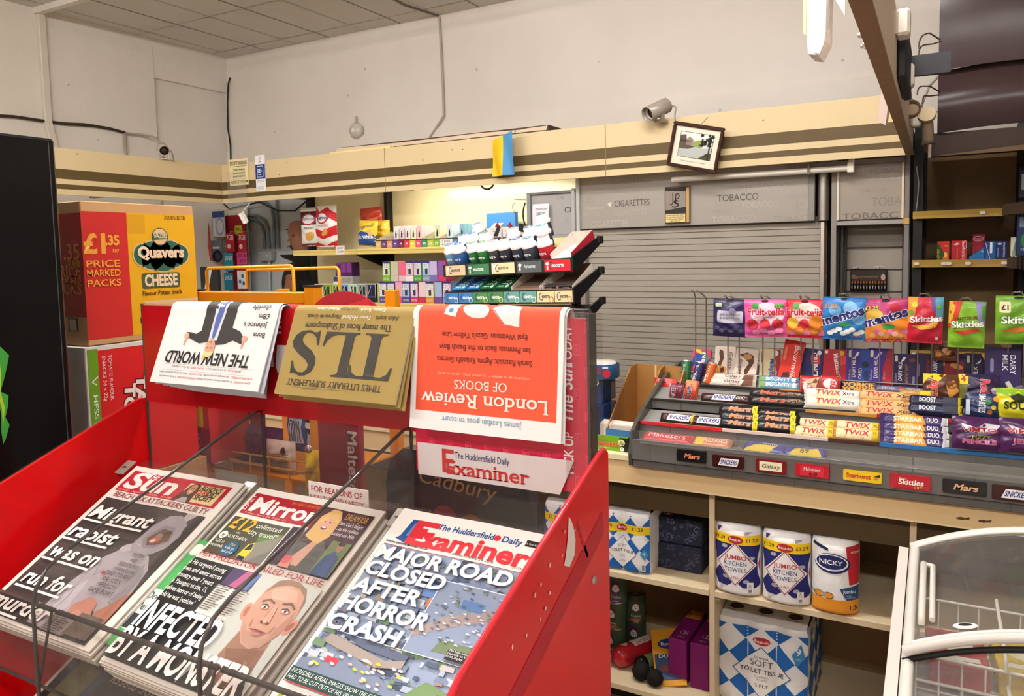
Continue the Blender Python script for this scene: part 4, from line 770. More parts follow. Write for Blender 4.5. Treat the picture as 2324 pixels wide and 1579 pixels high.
t = thing('treat_card','yellow and blue card pack of dog treats propped on the shelf','treats',(-0.752,2.40,S0 + 0.004),rad(8),None,rad(-52),rad(-14)); b = MB(); b.box(-0.052,0.052,0,0.008,0,0.2,'d99a22',0.002); f = Plane((0,0,0)); ops(b,f,0.104,0.2,[('r',-.44,.1,.44,.55,'33466a'),('e',.06,.72,.36,.09,'1f3a78'),('t','Rodeo',.06,.69,.06,'eef0f2',{'W': .5}),('t','DUOS',0,.48,.06,'e9e4da',{'W': .6}),('e',-.15,.3,.16,.06,'7a3a2a'),('e',.15,.25,.16,.06,'8a4632')]); b.build('card',t)
# ---- purple cartons
for i, x in enumerate((-0.772, -0.698)):
    t = thing('cereal_carton',['purple carton with orange flap, left of the pair','purple carton with orange flap beside the shelf divider'][i],'carton',(x,2.43,S0),rad(-1.5),'purple cartons')
    b = MB(); b.box(0,0.062,0,0.235,0,0.153,'7d1464',0.0015); f = Plane((0,0,0.153),(1,0,0),(0,1,0)); b.rect(0.006,0.17,0.056,0.232,f,'c98428',1); b.rect(0.012,0.176,0.018,0.21,f,'8a4f1a',2)
    b.line([(0.035 + 0.011*cos(q/3),0.06 + 0.014*sin(q/3)) for q in range(4,16)],0.002,f,'d9b4d0',2); b.rect(0.036,0.046,0.041,0.074,f,'d9b4d0',2); b.rect(0.045,0.046,0.048,0.074,f,'d9b4d0',2); b.text('TEA',f,0.034,0.022,0.01,'d9b4d0',2); b.rect(0,0.112,0.062,0.1125,Plane((0,0,0)),'5e0d4a',1); b.build('carton',t)

# ================================================================ chest freezer with sliding curved lids
t = thing('chest_freezer','white chest freezer with two curved sliding glass lids','freezer',(0.25,1.6,0))
def rz_(y): return 0.83 - (2.15 - y)*0.098
b = MB(); b.box(-0.055, 0.62, 1.0, 2.13, 0.02, 0.62, 'd9d5ceg', 0.01); b.build('body', t, True)
b = MB(); P0, P1 = (2.14, rz_(2.14)), (0.98, rz_(0.98))
for x0, x1, o in ((-0.074, -0.052, 0.0), (-0.05, -0.04, -0.006), (0.60, 0.624, 0.0)):
    b.prism([(2.15,rz_(2.15) + o),(0.98,rz_(0.98) + o),(0.98,0.6),(2.15,0.6)],lambda y,z: Vector((x0,y,z)),lambda y,z: Vector((x1,y,z)),'e3ddd3g')
b.build('side_rail', t, True)
def lid(y0, y1, dz, name, label):
    def g(u,v,d=0): x = -0.045 + 0.64*u; y = y0 + (y1-y0)*v; return Vector((x,y,rz_(y) + dz + 0.012 + 0.085*(1 - (2*u-1)**2) + d*0.004))
    b = MB(); b.sheet(g, 0, 1, 0, 1, 24, 3, 'freezer_glass'); o = b.build(name, t, True); o['label'] = label
    b = MB()
    for v in (0.0,1.0): b.tube([g(i/24,v) for i in range(25)],0.011,'ded9cfg',8); b.tube([g(i/24,v) + Vector((0,0.016 if v == 0 else -0.016,0.004)) for i in range(25)],0.005,'f1ede6g',8)
    for u in (0.012, 0.988): b.tube([g(u, v/6) for v in range(7)], 0.011, 'e9e4dbg', 8)
    fr = b.build('lid_frame', o)
    fr.matrix_parent_inverse = Matrix(); 
    for k in range(len(fr.data.vertices)): pass
    I = t.matrix_basis.inverted()
    fr.data.transform(I)
    b = MB(); q = lambda u, v, up: g(u, v) + Vector((0, 0, up))
    b.tube([q(0.045,0.16,0.006),q(0.045,0.16,0.02),q(0.045,0.2,0.03),q(0.045,0.62,0.03),q(0.045,0.66,0.024),q(0.045,0.66,0.006)],0.007,'e6e0d6g',8)
    b.tube([q(0.075, 0.16, 0.01), q(0.075, 0.62, 0.02), q(0.045, 0.64, 0.026)], 0.006, 'e6e0d6g', 8)
    hn = b.build('handle', o); hn.data.transform(I); return o
lid(1.66, 2.13, 0.0, 'glass_lid', 'upper curved sliding glass lid')
lid(1.02, 1.72, -0.028, 'glass_lid', 'lower curved sliding glass lid')
b = MB(); g = lambda u: Vector((-0.05 + 0.66*u,1.662,rz_(1.66) - 0.012 + 0.085*(1 - (2*u-1)**2))); b.tube([g(i/20) for i in range(21)],0.006,'1d1b1a',6); b.build('seal_or_gap',t,True)  # black tube standing in for the shaded gap between the two lids
b = MB(); f = Plane((0.06,1.7,rz_(1.7) + 0.065),(1,0,0.22),(0,1,0.1)); b.ell(0,0,0.022,0.012,f,'f0eeea',1); b.ell(0,0.004,0.012,0.005,f,'2a2828',2); b.build('round_label',t,True)
def basket(x0, x1, y0, y1, z0, z1, lab):
    t = thing('wire_basket', lab, 'basket', ((x0+x1)/2, (y0+y1)/2, z0), group='freezer baskets'); b = MB()
    for z in (z0,z1): b.tube([(x0,y0,z),(x1,y0,z),(x1,y1,z),(x0,y1,z)],0.0035,'e9e5ddg',6,closed=True)
    n = 14
    for i in range(n+1):
        x = x0 + (x1-x0)*i/n; b.tube([(x,y0,z1),(x,y0,z0),(x,y1,z0),(x,y1,z1)],0.002,'e9e5ddg',5)
    for j in range(1,6): y = y0 + (y1-y0)*j/6; b.tube([(x0,y,z1),(x0,y,z0),(x1,y,z0),(x1,y,z1)],0.002,'e9e5ddg',5)
    b.build('wires', t, True)
    b = MB(); b.tube([(x0 + 0.16,y0-0.002,z1),(x0 + 0.16,y0-0.002,z1 + 0.025),(x0 + 0.16,y1,z1 + 0.025)],0.004,'e9e5ddg',6); b.build('hanger',t,True)
basket(-0.025, 0.56, 1.78, 2.08, 0.635, 0.735, 'white wire basket under the upper freezer lid')
basket(-0.025, 0.56, 1.42, 1.72, 0.625, 0.71, 'white wire basket nearer the front of the freezer')
basket(-0.025, 0.56, 1.06, 1.36, 0.625, 0.69, 'white wire basket under the lower freezer lid')
FZ = [('red','b02a34',0.0,1.84,0.64,'frozen carton, red, at the left of the far basket'),('yellow','d9b83a',0.13,1.86,0.64,'frozen carton, yellow, in the middle of the far basket'),('green','6f7d42',0.27,1.86,0.64,'frozen carton, olive green, at the right of the far basket'),('red','a8242e',0.0,1.47,0.63,'frozen carton, red, at the left of the middle basket'),('blue','2f6ea8',0.11,1.47,0.63,'frozen carton, blue, beside the red one in the middle basket'),('plum','7a3648',0.24,1.48,0.63,'frozen carton, plum, in the middle basket'),('red','b8303a',0.02,1.12,0.63,'frozen carton, red, in the nearest basket'),('blue','4a86b4',0.16,1.12,0.63,'frozen carton, pale blue, in the nearest basket')]
for nm, m, x, y, z, lab in FZ:
    t = thing('frozen_carton',lab,'frozen food',(x,y,z),rad(4),'frozen cartons'); b = MB(); b.box(0,0.115,0,0.16,0,0.06,m + 'f',0.004); f = Plane((0,0,0.06),(1,0,0),(0,1,0)); ops(b,f,0.115,0.16,[('e',.5,.55,.3,.2,'e9dcc0'),('r',.15,.1,.85,.22,'efe9e0')]); b.build('carton',t)

# ================================================================ wrappers, bags and tablets
class Flow:
    """flow-wrapped bar lying along local x, round in section, crimped flat at both ends"""
    def __init__(s,w,h,t,c=0.09,k=0.0005,sub=0.009,wob=0.0,seed=0): s.w,s.h,s.t,s.c,s.k,s.sub,s.wob,s.seed = w,h,t,c,k,sub,wob,seed
    def bulge(s, x, y):
        u = abs(2*x/s.w); v = min(1,abs(2*y/s.h)); e = max(0,1 - max(0,(u - (1 - s.c*3.2))/(s.c*2.2))**2) if u < 1 - s.c else 0
        return max(0, s.t*e**0.5*(1 - v**2.4)**0.6 + s.wob*s.t*sin(x*130 + s.seed)*sin(y*200)*e*(1-v))
    def __call__(s, x, y, d=0): return Vector((x, -s.bulge(x, y) - 0.0005 - d*s.k, y))
def shell(b, f, w, h, base, nx, ny, back=0.5):
    b.sheet(f, -w/2, w/2, -h/2, h/2, nx, ny, base)
    b.sheet(lambda x,y,d=0: Vector((-x,f.bulge(-x,y)*back + 0.0005,y)),-w/2,w/2,-h/2,h/2,max(4,nx//2),max(4,ny//2),base)
def wrap(name, label, cat, loc, w, h, t, base, L, rx=-0.75, rz=0.0, ry=0.0, grp=None, seed=0, crimp=0.07):
    f = Flow(w,h,t,crimp,seed=seed,wob=0.12); b = MB(); shell(b,f,w,h,base,22,8); ops(b,f,w,h,L)
    for sx in (-1, 1):
        for k in range(5): x = sx*w*(0.5 - 0.006 - k*0.011); b.line([(x,-h*0.48),(x,h*0.48)],0.0007,f,'2a2420' if base[:2] < '60' else 'c9b9a0',1)
    o = b.build(name); place(o, loc, rz, rx, ry); return tag(o, label, cat, grp)
def bag(name,label,cat,loc,w,h,t,base,L,rx=0.0,rz=0.0,ry=0.0,grp=None,seed=0,wr=0.22,crimp=0.07,header=None,hole=False):
    f = Pillow(w, h, t, crimp, seed=seed, wr=wr, side=2.4)
    r = thing(name,label,cat,loc,rz,grp,rx,ry); b = MB(); shell(b,f,w,h,base,18,20); ops(b,f,w,h,L); b.build('bag',r)
    if header:
        b = MB()
        for z0,z1 in ((h*0.415,h*0.5),(-h*0.5,-h*0.425)): b.sheet(lambda x,y,d=0: f(x,y,1.2),-w/2,w/2,z0,z1,10,2,header)
        if hole: b.ell(0, h*0.455, 0.012, 0.004, lambda x, y, d=0: f(x, y, 2), '2a2420', 2)
        b.build('seal_or_gap', r)
    return r
def tablet(name,label,loc,w,h,base,L,rx=-0.28,rz=0.0,ry=0.0,th=0.010,rad_=0.004,grp='chocolate tablets',cat='chocolate'):
    b = MB(); P = []
    for cx,cy,a0 in ((w/2-rad_,h/2-rad_,0),(-w/2+rad_,h/2-rad_,90),(-w/2+rad_,-h/2+rad_,180),(w/2-rad_,-h/2+rad_,270)):
        for j in range(5): a = rad(a0 + 22.5*j); P.append((cx + rad_*cos(a), cy + rad_*sin(a)))
    b.prism(P, lambda x, y: Vector((x*0.985, 0, y*0.985)), lambda x, y: Vector((x, 0.003, y)), base)
    b.prism(P, lambda x, y: Vector((x, 0.003, y)), lambda x, y: Vector((x, th, y)), base)
    f = Plane((0,-0.0002,0)); ops(b,f,w*0.97,h*0.97,L); o = b.build(name); place(o,loc,rz,rx,ry); return tag(o,label,cat,grp)

# ================================================================ the sweets stand
t = thing('sweet_stand','long grey tiered confectionery stand on the counter','display stand',(-0.3,2.5,CT))
prof = [(2.288,0.915),(2.284,0.955),(2.30,1.02),(2.34,1.045),(2.43,1.085),(2.55,1.127),(2.66,1.155),(2.83,1.178),(2.83,0.948),(2.32,0.948),(2.306,0.915)]
X0, X1 = -0.842, 0.62
for x in (X0-0.012, X1):
    b = MB(); b.prism(prof,lambda y,z: Vector((x,y,z)),lambda y,z: Vector((x+0.012,y,z)),'4b4844g'); b.build('side_panel',t,True)
b = MB(); b.box(X0,X1,2.30,2.83,0.948,0.956,'4b4844'); b.box(X0,X1,2.82,2.832,0.95,1.18,'57534f'); b.build('base',t,True)
b = MB(); b.box(X0,X1,2.284,2.294,0.936,1.002,'67635fg',0.002); b.box(X0,X1,2.288,2.298,0.912,0.935,'5d5955g',0.003)
for k in range(9): x = X0 + 0.06 + 0.175*k; b.box(x,x+0.0015,2.2835,2.2845,0.937,1.001,'3a3835'); b.box(x+0.08,x+0.0815,2.2875,2.2885,0.913,0.934,'3a3835')
b.rect(X0+0.001, 0.9995, X1, 1.002, Plane((0, 2.284, 0)), '4a5a70', 1); b.build('front_panel', t, True)
for x0, x1 in ((X0+0.03, -0.052), (-0.046, X1)):
    b = MB(); b.prism([(0,0),(0,0.042),(0.002,0.043),(0.003,0.002),(0.012,0.002),(0.012,0)],lambda y,z: Vector((x0,2.276+y - z*0.25,0.993+z)),lambda y,z: Vector((x1,2.276+y - z*0.25,0.993+z)),'film'); b.build('clear_lip',t,True)
b = MB(); b.prism([(2.296,1.0),(2.40,0.985),(2.40,0.978),(2.296,0.99)],lambda y,z: Vector((X0,y,z)),lambda y,z: Vector((X1,y,z)),'7d7974')   # bottom trough
b.build('trough', t, True)
def tier(y0, z0, y1, z1, riser, name):
    b = MB(); b.prism([(y0,z0),(y1,z1),(y1,z1-0.004),(y0,z0-0.004)],lambda y,z: Vector((X0,y,z)),lambda y,z: Vector((X1,y,z)),'8d8a85')
    b.prism([(y0-0.004,z0-riser),(y0-0.004,z0+0.006),(y0,z0+0.006),(y0,z0-riser)],lambda y,z: Vector((X0,y,z)),lambda y,z: Vector((X1,y,z)),'6d6a66g')
    for k in range(7): x = X0 + 0.1 + 0.21*k; b.box(x,x+0.0012,y0-0.0052,y0-0.0038,z0-riser,z0+0.004,'4a4744')
    return b.build(name, t, True)
tier(2.37,1.036,2.47,1.062,0.05,'tier'); tier(2.49,1.092,2.60,1.118,0.028,'tier'); tier(2.62,1.128,2.80,1.135,0.02,'tier')
def strip(x0, x1, y, z, hgt, m):
    o = MB().box(x0,x1,y-0.0085,y-0.0042,z-hgt*0.6,z+hgt*0.4,m,0.001).build('price_strip',t,True); return o
strip(X0+0.002,-0.575,2.37,1.041,0.011,'c42a2a'); strip(-0.575,-0.27,2.37,1.041,0.011,'e2c9bb'); strip(-0.27,-0.135,2.37,1.041,0.011,'4a2a22'); strip(-0.135,0.4,2.37,1.041,0.013,'2f6ea8')
strip(X0+0.002,-0.35,2.49,1.096,0.008,'2a2623'); strip(-0.35,-0.15,2.49,1.096,0.010,'c98f42'); strip(-0.15,0.1,2.49,1.098,0.012,'b8242e'); strip(X0+0.002,-0.45,2.62,1.131,0.008,'2a2623'); strip(-0.45,-0.36,2.62,1.131,0.009,'c98f42'); strip(-0.36,0.3,2.62,1.131,0.009,'8d8a85')
b = MB(); b.box(X0-0.0005, X0+0.025, 2.2905, 2.2925, 1.002, 1.03, '3f3c3a'); b.build('end_block', t, True)
# moulded product labels along the front
MARS = [('t', 'Mars', 0, -.2, .42, 'e98a5a', {'W': .5, 'sh': .3, 'off': .03, 'out': ('f0e0c8', .03)})]
SNK = [('p',[(-.30,-.3),(.32,-.36),(.38,.3),(-.24,.34)],'efe9ec'),('t','SNICKERS',.03,-.18,.36,'1f2a78',{'W': .54,'sh': .28,'off': .04})]
SNKL = [('p',[(-.32,-.34),(.30,-.34),(.36,.3),(-.22,.3)],'f1ecee'),('t','SNICKERS',.01,-.2,.38,'1f2a78',{'W': .52,'sh': .25,'off': .04})]
LB = [('label_tile','black toffee bar tile, first of the moulded tiles along the stand front',(-0.649,2.280,0.970),0.092,0.036,'1a1718g',[('t','Mars',.02,-.2,.4,'e07a48',{'W': .52,'sh': .3,'off': .03,'out': ('f0d8c0',.025)})]),
      ('label_tile','dark brown nut bar tile beside the first black tile',(-0.538,2.280,0.964),0.094,0.036,'3a1512g',SNKL),
      ('label_tile','dark red tile with cream panel and thin script',(-0.415,2.280,0.965),0.086,0.038,'7c1a1cg',[('r',-.38,-.36,.38,.36,'e9dfb8'),('t','Galaxy',0,-.14,.3,'3a3020',{'W': .6,'sh': .2})]),
      ('label_tile','bright red tile with round red chocolate balls',(-0.302,2.280,0.965),0.09,0.037,'b81f2ag',[('R',-.36,-.4,.36,.4,'c9283a',.1),('t','Maltesers',0,0,.26,'f2e2e0',{'W': .5}),('e',-.05,-.25,.05,.12,'7a1018'),('e',.12,-.2,.05,.12,'7a1018'),('e',.05,-.3,.04,.1,'9a1820')]),
      ('label_tile','yellow fruit chew tile with red lettering',(-0.172,2.280,0.965),0.098,0.030,'e8c21eg',[('t','Starburst',-.1,-.16,.4,'c8242a',{'W': .64,'off': .05}),('e',.36,0,.06,.2,'d98a2a'),('p',[(.3,.1),(.45,.36),(.48,.1)],'2a2018')]),
      ('label_tile','red fruit sweets tile with cream lettering',(-0.055,2.280,0.964),0.098,0.040,'b01a26g',[('R',-.4,-.4,.4,.4,'b81f2c',.1),('t','Fruits',-.18,.18,.14,'f0d0b0',{'sh': .2}),('t','Skittles',.02,-.16,.36,'f6efe0',{'W': .62,'sh': .1,'off': .05}),('e',.2,-.3,.03,.07,'e8c23a'),('e',.28,-.26,.03,.07,'6fae3a'),('e',.12,-.32,.03,.07,'e0762a')]),
      ('label_tile','second black toffee bar tile, near the right end of the stand',(0.071,2.280,0.966),0.1,0.037,'1a1718g',[('t','Mars',.02,-.2,.42,'e3a878',{'W': .54,'sh': .3,'off': .03,'out': ('f0d8c0',.025)})]),
      ('label_tile','second dark brown nut bar tile at the right edge',(0.184,2.280,0.964),0.105,0.038,'3a1512g',SNKL)]
for nm,lab,loc,w_,h_,base,L in LB: tablet(nm,lab,(loc[0],2.2775,min(loc[2],0.969)),w_,h_,base,L,0,th=0.006,grp='moulded bar tiles on the stand front',cat='label')

# ---- bars on the lowest tier
def bars(name, cat, cells, w, h, tt, base, L, grp):
    for i,(px,lab,loc,rx,ry) in enumerate(cells): wrap(name,lab,cat,loc,w,h,tt,base,L,rx,0,ry,grp,i)
GB = 'bars on the lowest tier'
def T1(px, py, Y=2.40): return None
MB_L = MARS + [('r', .3, -.5, .42, .5, 'e8cf2e'), ('t', '75', .36, -.1, .24, '3a2a10', {'W': .07})]
SN_L = SNK + [('r', .36, -.5, .46, .5, 'e0b83a')]
TW_L = [('r',-.4,-.5,.4,.5,'e3b878'),('r',-.42,-.44,.3,.34,'f0dcae'),('t','TWIX',-.02,-.18,.42,'c22a34',{'W': .5,'sh': .2,'off': .04}),('r',.3,-.5,.42,.5,'e3c22a'),('t','75',.36,-.1,.24,'3a2a10',{'W': .07})]
SB_L = [('p',[(-.3,-.5),(.2,-.5),(.12,.5),(-.26,.5)],'e8a03a'),('e',-.1,.05,.12,.34,'f0c060'),('t','STARBAR',-.08,-.22,.36,'f4ecdf',{'W': .42,'off': .05}),('t','DUO',.28,-.16,.34,'efe9ef',{'W': .16,'off': .05}),('p',[(.4,-.4),(.5,-.2),(.5,.4),(.42,.3)],'eceaf0')]
L1 = [('chocolate_bar','brown nut bar at the left end of the lowest tier',(-0.725,2.400,1.054),.118,.034,.011,'3a1a16f',SN_L),('chocolate_bar','brown nut bar second from the left on the lowest tier',(-0.628,2.400,1.053),.118,.034,.011,'3a1a16f',SN_L),
      ('chocolate_bar','black toffee bar, bottom of the first pile',(-0.527,2.390,1.055),.13,.036,.012,'17151af',MB_L),('chocolate_bar','black toffee bar, middle of the first pile',(-0.530,2.410,1.072),.13,.036,.012,'17151af',MB_L),('chocolate_bar','black toffee bar, top of the first pile',(-0.536,2.430,1.090),.13,.036,.012,'17151af',MB_L),
      ('chocolate_bar','black toffee bar, bottom of the second pile',(-0.418,2.390,1.057),.13,.036,.012,'17151af',MB_L),('chocolate_bar','black toffee bar, middle of the second pile',(-0.420,2.410,1.075),.13,.036,.012,'17151af',MB_L),('chocolate_bar','black toffee bar, top of the second pile',(-0.425,2.430,1.085),.128,.034,.010,'17151af',MB_L),
      ('biscuit_bar','gold biscuit finger bar, bottom of the left pair on the lowest tier',(-0.312,2.390,1.051),.126,.036,.011,'c98f4af',TW_L),('biscuit_bar','gold biscuit finger bar, top of the left pair on the lowest tier',(-0.313,2.420,1.069),.126,.036,.012,'c98f4af',TW_L),
      ('biscuit_bar','gold biscuit finger bar, bottom of the right pair on the lowest tier',(-0.196,2.390,1.056),.13,.036,.011,'c98f4af',TW_L),('biscuit_bar','gold biscuit finger bar, top of the right pair on the lowest tier',(-0.196,2.420,1.071),.13,.036,.012,'c98f4af',TW_L),
      ('chocolate_bar','purple and orange double bar, bottom of its pile of four',(-0.050,2.380,1.051),.17,.036,.011,'35215ef',SB_L),('chocolate_bar','purple and orange double bar, second up in its pile of four',(-0.050,2.395,1.066),.17,.034,.011,'35215ef',SB_L),('chocolate_bar','purple and orange double bar, third up in its pile of four',(-0.052,2.410,1.082),.17,.034,.011,'35215ef',SB_L),('chocolate_bar','purple and orange double bar, top of its pile of four',(-0.053,2.425,1.101),.17,.036,.012,'35215ef',SB_L)]
for i,(nm,lab,loc,w_,h_,tt,base,L) in enumerate(L1): wrap(nm,lab,'chocolate bar',loc,w_,h_,tt,base,L,-0.62,rad(rnd.uniform(-1.5,1.5)),rad(rnd.uniform(-1,1)),GB,i)
VM = [('p',[(-.34,.28),(-.05,.14),(.1,.3),(.4,.28),(.3,.12),(.12,.05),(-.2,.05),(-.3,.16)],'e3dbe6'),('t','ViMTO',0,.02,.14,'b8242e',{'W': .62,'off': .05,'out': ('e9e2ea',.06)}),('t','FIZZY',.04,-.17,.1,'9aa83a',{'W': .34,'off': .04,'out': ('4a1a4a',.08)}),('t','PENCILS',0,-.32,.12,'c7538a',{'W': .6,'off': .04,'out': ('e3a8c8',.08)})]
bag('sweet_bag','dark purple fizzy sweets bag standing on the lowest tier','sweets',(0.103,2.360,1.094),.125,.088,.022,'4a1f50f',VM,-0.3,rad(2),0,'purple sweets bags',3)
bag('sweet_bag','dark purple sweets bag cut by the right edge of the view','sweets',(0.209,2.350,1.099),.125,.088,.022,'4a1f50f',[('p',[(-.34,.3),(0,.14),(.3,.3),(.2,.05),(-.2,.05)],'dfd8e0'),('t','ViMTO',0,.04,.15,'b8242e',{'W': .7,'off': .05,'out': ('e9e2ea',.06)}),('t','JELLY',0,-.25,.14,'c7538a',{'W': .5,'out': ('e3a8c8',.08)})],-0.3,rad(-3),0,'purple sweets bags',5)
# ---- second tier
G2 = 'bars on the middle tier'
SD = [('p',[(-.28,-.3),(.14,-.34),(.2,.3),(-.22,.32)],'e7e2ea'),('t','SNICKERS',-.04,-.16,.34,'26307e',{'W': .38,'sh': .28,'off': .04}),('t','DUO',.29,-.14,.32,'e6e0d8',{'W': .16,'sh': .2,'off': .04})]
MD = [('t','Mars',-.1,-.18,.4,'d9653e',{'W': .42,'sh': .3,'off': .03}),('t','DUO',.26,-.12,.3,'c98a5a',{'W': .2,'sh': .2}),('e',.45,0,.025,.16,'d9d2c8')]
TXW = [('p',[(-.3,-.4),(.1,-.4),(.14,.4),(-.26,.4)],'f1dfb0'),('t','TWIX',-.08,-.18,.42,'d23a4c',{'W': .42,'sh': .2,'off': .04}),('t','Xtra',.27,-.14,.3,'3a3238',{'W': .2})]
TXG = [('p',[(-.42,-.4),(.24,-.4),(.28,.4),(-.38,.4)],'e3b878'),('t','TWIX',-.12,-.18,.42,'c22a34',{'W': .44,'sh': .2,'off': .04,'out': ('f1e2c0',.03)}),('t','Xtra',.28,-.16,.32,'3a2820',{'W': .24,'sh': .2})]
BO = [('t','BOOST',-.14,-.18,.38,'eceaf0',{'W': .3,'off': .05}),('r',.14,-.4,.4,.4,'3a3d4c'),('r',.41,-.5,.49,.5,'d9c22a')]
L2 = [('chocolate_bar','brown and white double nut bar on the middle tier',(-0.601,2.520,1.107),.165,.034,.011,'3a1a16f',SD),('chocolate_bar','black double toffee bar, bottom of the pair on the middle tier',(-0.435,2.515,1.110),.182,.036,.012,'1c181af',MD),('chocolate_bar','black double toffee bar, top of the pair on the middle tier',(-0.438,2.535,1.129),.182,.034,.012,'1c181af',MD),
      ('biscuit_bar','white wrapped biscuit bar, bottom of the white pair',(-0.275,2.515,1.118),.168,.04,.013,'e6dfd4f',TXW),('biscuit_bar','white wrapped biscuit bar, top of the white pair',(-0.278,2.535,1.141),.168,.038,.013,'e6dfd4f',TXW),
      ('biscuit_bar','gold long biscuit bar, bottom of its pile of three',(-0.126,2.505,1.104),.168,.034,.011,'c08a4cf',TXG),('biscuit_bar','gold long biscuit bar, middle of its pile of three',(-0.128,2.520,1.121),.168,.036,.012,'c08a4cf',TXG),('biscuit_bar','gold long biscuit bar, top of its pile of three',(-0.129,2.540,1.144),.168,.036,.013,'c08a4cf',TXG),
      ('chocolate_bar','dark blue energy bar, bottom of the pair',(0.000,2.510,1.121),.14,.034,.011,'23264af',BO),('chocolate_bar','dark blue energy bar, top of the pair',(-0.000,2.530,1.141),.14,.036,.012,'1d1f36f',BO),
      ('biscuit_bar','gold bar peeping behind the long biscuit pile',(-0.049,2.560,1.153),.09,.03,.01,'b98a3af',[('r',.1,-.4,.4,.4,'e3c23a')])]
for i,(nm,lab,loc,w_,h_,tt,base,L) in enumerate(L2): wrap(nm,lab,'chocolate bar',loc,w_,h_,tt,base,L,-0.62,rad(rnd.uniform(-1.5,1.5)),rad(rnd.uniform(-1,1)),G2,i,0.05)
wrap('chew_pack','small maroon chew pack at the left end of the middle tier','sweets',(-0.768,2.520,1.122),.05,.048,.010,'6e2438f',[('t','NICES',0,-.14,.3,'e3cfd6',{'W': .66,'rot': pi/2}),('r',-.5,-.5,-.38,.5,'b99aa4')],-0.2,0,rad(3),'small packs on the middle tier',2)
wrap('chew_pack','red orange caramel pack beside the maroon one','sweets',(-0.715,2.520,1.130),.046,.062,.014,'d2452af',[('p',[(-.5,-.1),(0,.3),(.5,-.2),(.3,.5),(-.4,.5)],'e88a5a'),('t','Daim',.05,-.1,.34,'28306a',{'W': .6,'rot': pi/2,'off': .05,'out': ('f2e9e4',.06)})],-0.2,0,rad(4),'small packs on the middle tier',4)
bag('sweet_bag','blue button sweets bag on the middle tier','sweets',(0.117,2.500,1.144),.088,.07,.014,'23305af',[('t','SMARTIES',-.1,.1,.18,'eef0f4',{'W': .76,'rot': -pi/2,'off': .04}),('e',.15,.15,.08,.1,'3f8a4a'),('e',.3,-.05,.07,.09,'d9c23a'),('e',.2,-.25,.07,.09,'c8743a'),('r',-.46,-.4,-.34,.2,'c9d3e2'),('e',.38,.3,.1,.12,'e3963a')],-0.25,rad(-4),0,'sweet bags on the middle tier',7)
bag('sweet_bag','yellow and green sour sweets bag on the middle tier','sweets',(0.199,2.500,1.158),.10,.08,.016,'d9cf22f',[('p',[(-.5,.5),(.5,.5),(.5,.1),(.2,.28),(-.2,.2),(-.5,.34)],'7fb52a'),('p',[(-.2,.2),(0,.32),(.2,.2),(.1,.0),(-.1,.02)],'2a2c18'),('t','SOUR',0,-.22,.24,'2a3018',{'W': .66,'off': .06})],-0.25,rad(3),0,'sweet bags on the middle tier',9)
# ---- top tier, front row
G3 = 'bars on the top tier'
RP = [('t','Galaxy',0,-.1,.36,'3a2418',{'W': .34,'sh': .2}),('t','Ripple',.02,-.36,.16,'6a4a34',{'W': .14}),('p',[(.2,-.4),(.44,-.3),(.44,.34),(.26,.3)],'6e4430')]
BN = [('t','BOUNTY',0,-.2,.44,'f2f4f2',{'W': .6,'off': .06,'out': ('2a5a84',.06)}),('p',[(-.5,-.5),(-.3,-.5),(-.36,.5),(-.5,.5)],'7fa05a'),('e',.4,0,.07,.3,'e9eef0')]
YK = [('t', 'YORKIE', 0, -.3, .62, 'e8a03a', {'W': .84, 'off': .08})]
L3 = [('chocolate_bar','cream ripple bar, bottom of the pair on the top tier',(-0.606,2.630,1.142),.155,.03,.010,'d9c8bcf',RP),('chocolate_bar','cream ripple bar, top of the pair on the top tier',(-0.607,2.645,1.157),.155,.028,.010,'d9c8bcf',RP),('chocolate_bar','pale blue coconut bar, bottom of the pair',(-0.455,2.630,1.141),.128,.03,.012,'7fb0cff',BN),('chocolate_bar','pale blue coconut bar, top of the pair',(-0.458,2.645,1.156),.128,.028,.012,'5f93bdf',BN),
      ('chocolate_bar','dark bar with orange lettering, bottom of the pair',(-0.212,2.630,1.142),.112,.026,.010,'2a1c3af',YK),('chocolate_bar','dark bar with orange lettering, top of the pair',(-0.213,2.645,1.154),.112,.026,.010,'2a1c3af',YK),('chocolate_bar','long mauve double bar lying on the top tier',(-0.094,2.630,1.151),.15,.028,.010,'5a5270f',[('t','DECKER',-.22,-.16,.34,'d9cfe0',{'W': .24}),('t','DECKER',.24,-.16,.34,'d9cfe0',{'W': .24}),('p',[(-.04,.3),(0,-.2),(.04,.3)],'b8303a')])]
for i,(nm,lab,loc,w_,h_,tt,base,L) in enumerate(L3): wrap(nm,lab,'chocolate bar',loc,w_,h_,tt,base,L,-0.6,0,rad(rnd.uniform(-1,1)),G3,i,0.05)
KK = [('e',0,.05,.34,.3,'f0e6e2'),('t','KitKat',.03,.05,.3,'c2202c',{'W': .62,'rot': -pi/2,'off': .05})]
wrap('biscuit_bar','red and tan chunky wafer bar on the top tier','chocolate bar',(-0.356,2.620,1.153),.062,.058,.010,'b52430f',[('p',[(-.4,.1),(.2,.4),(.46,.46),(.3,-.2)],'d9b089'),('p',[(.1,.1),(.3,.4),(.44,.1)],'7a4a2c'),('e',-.12,-.12,.2,.28,'efe2de'),('t','Kit',-.12,-.12,.22,'c2202c',{'W': .4,'rot': -pi/2})],-0.3,0,0,G3,3)
wrap('biscuit_bar','red wafer bar beside the chunky one','chocolate bar',(-0.295,2.620,1.157),.06,.056,.010,'b51f2cf',KK,-0.3,0,rad(2),G3,6)
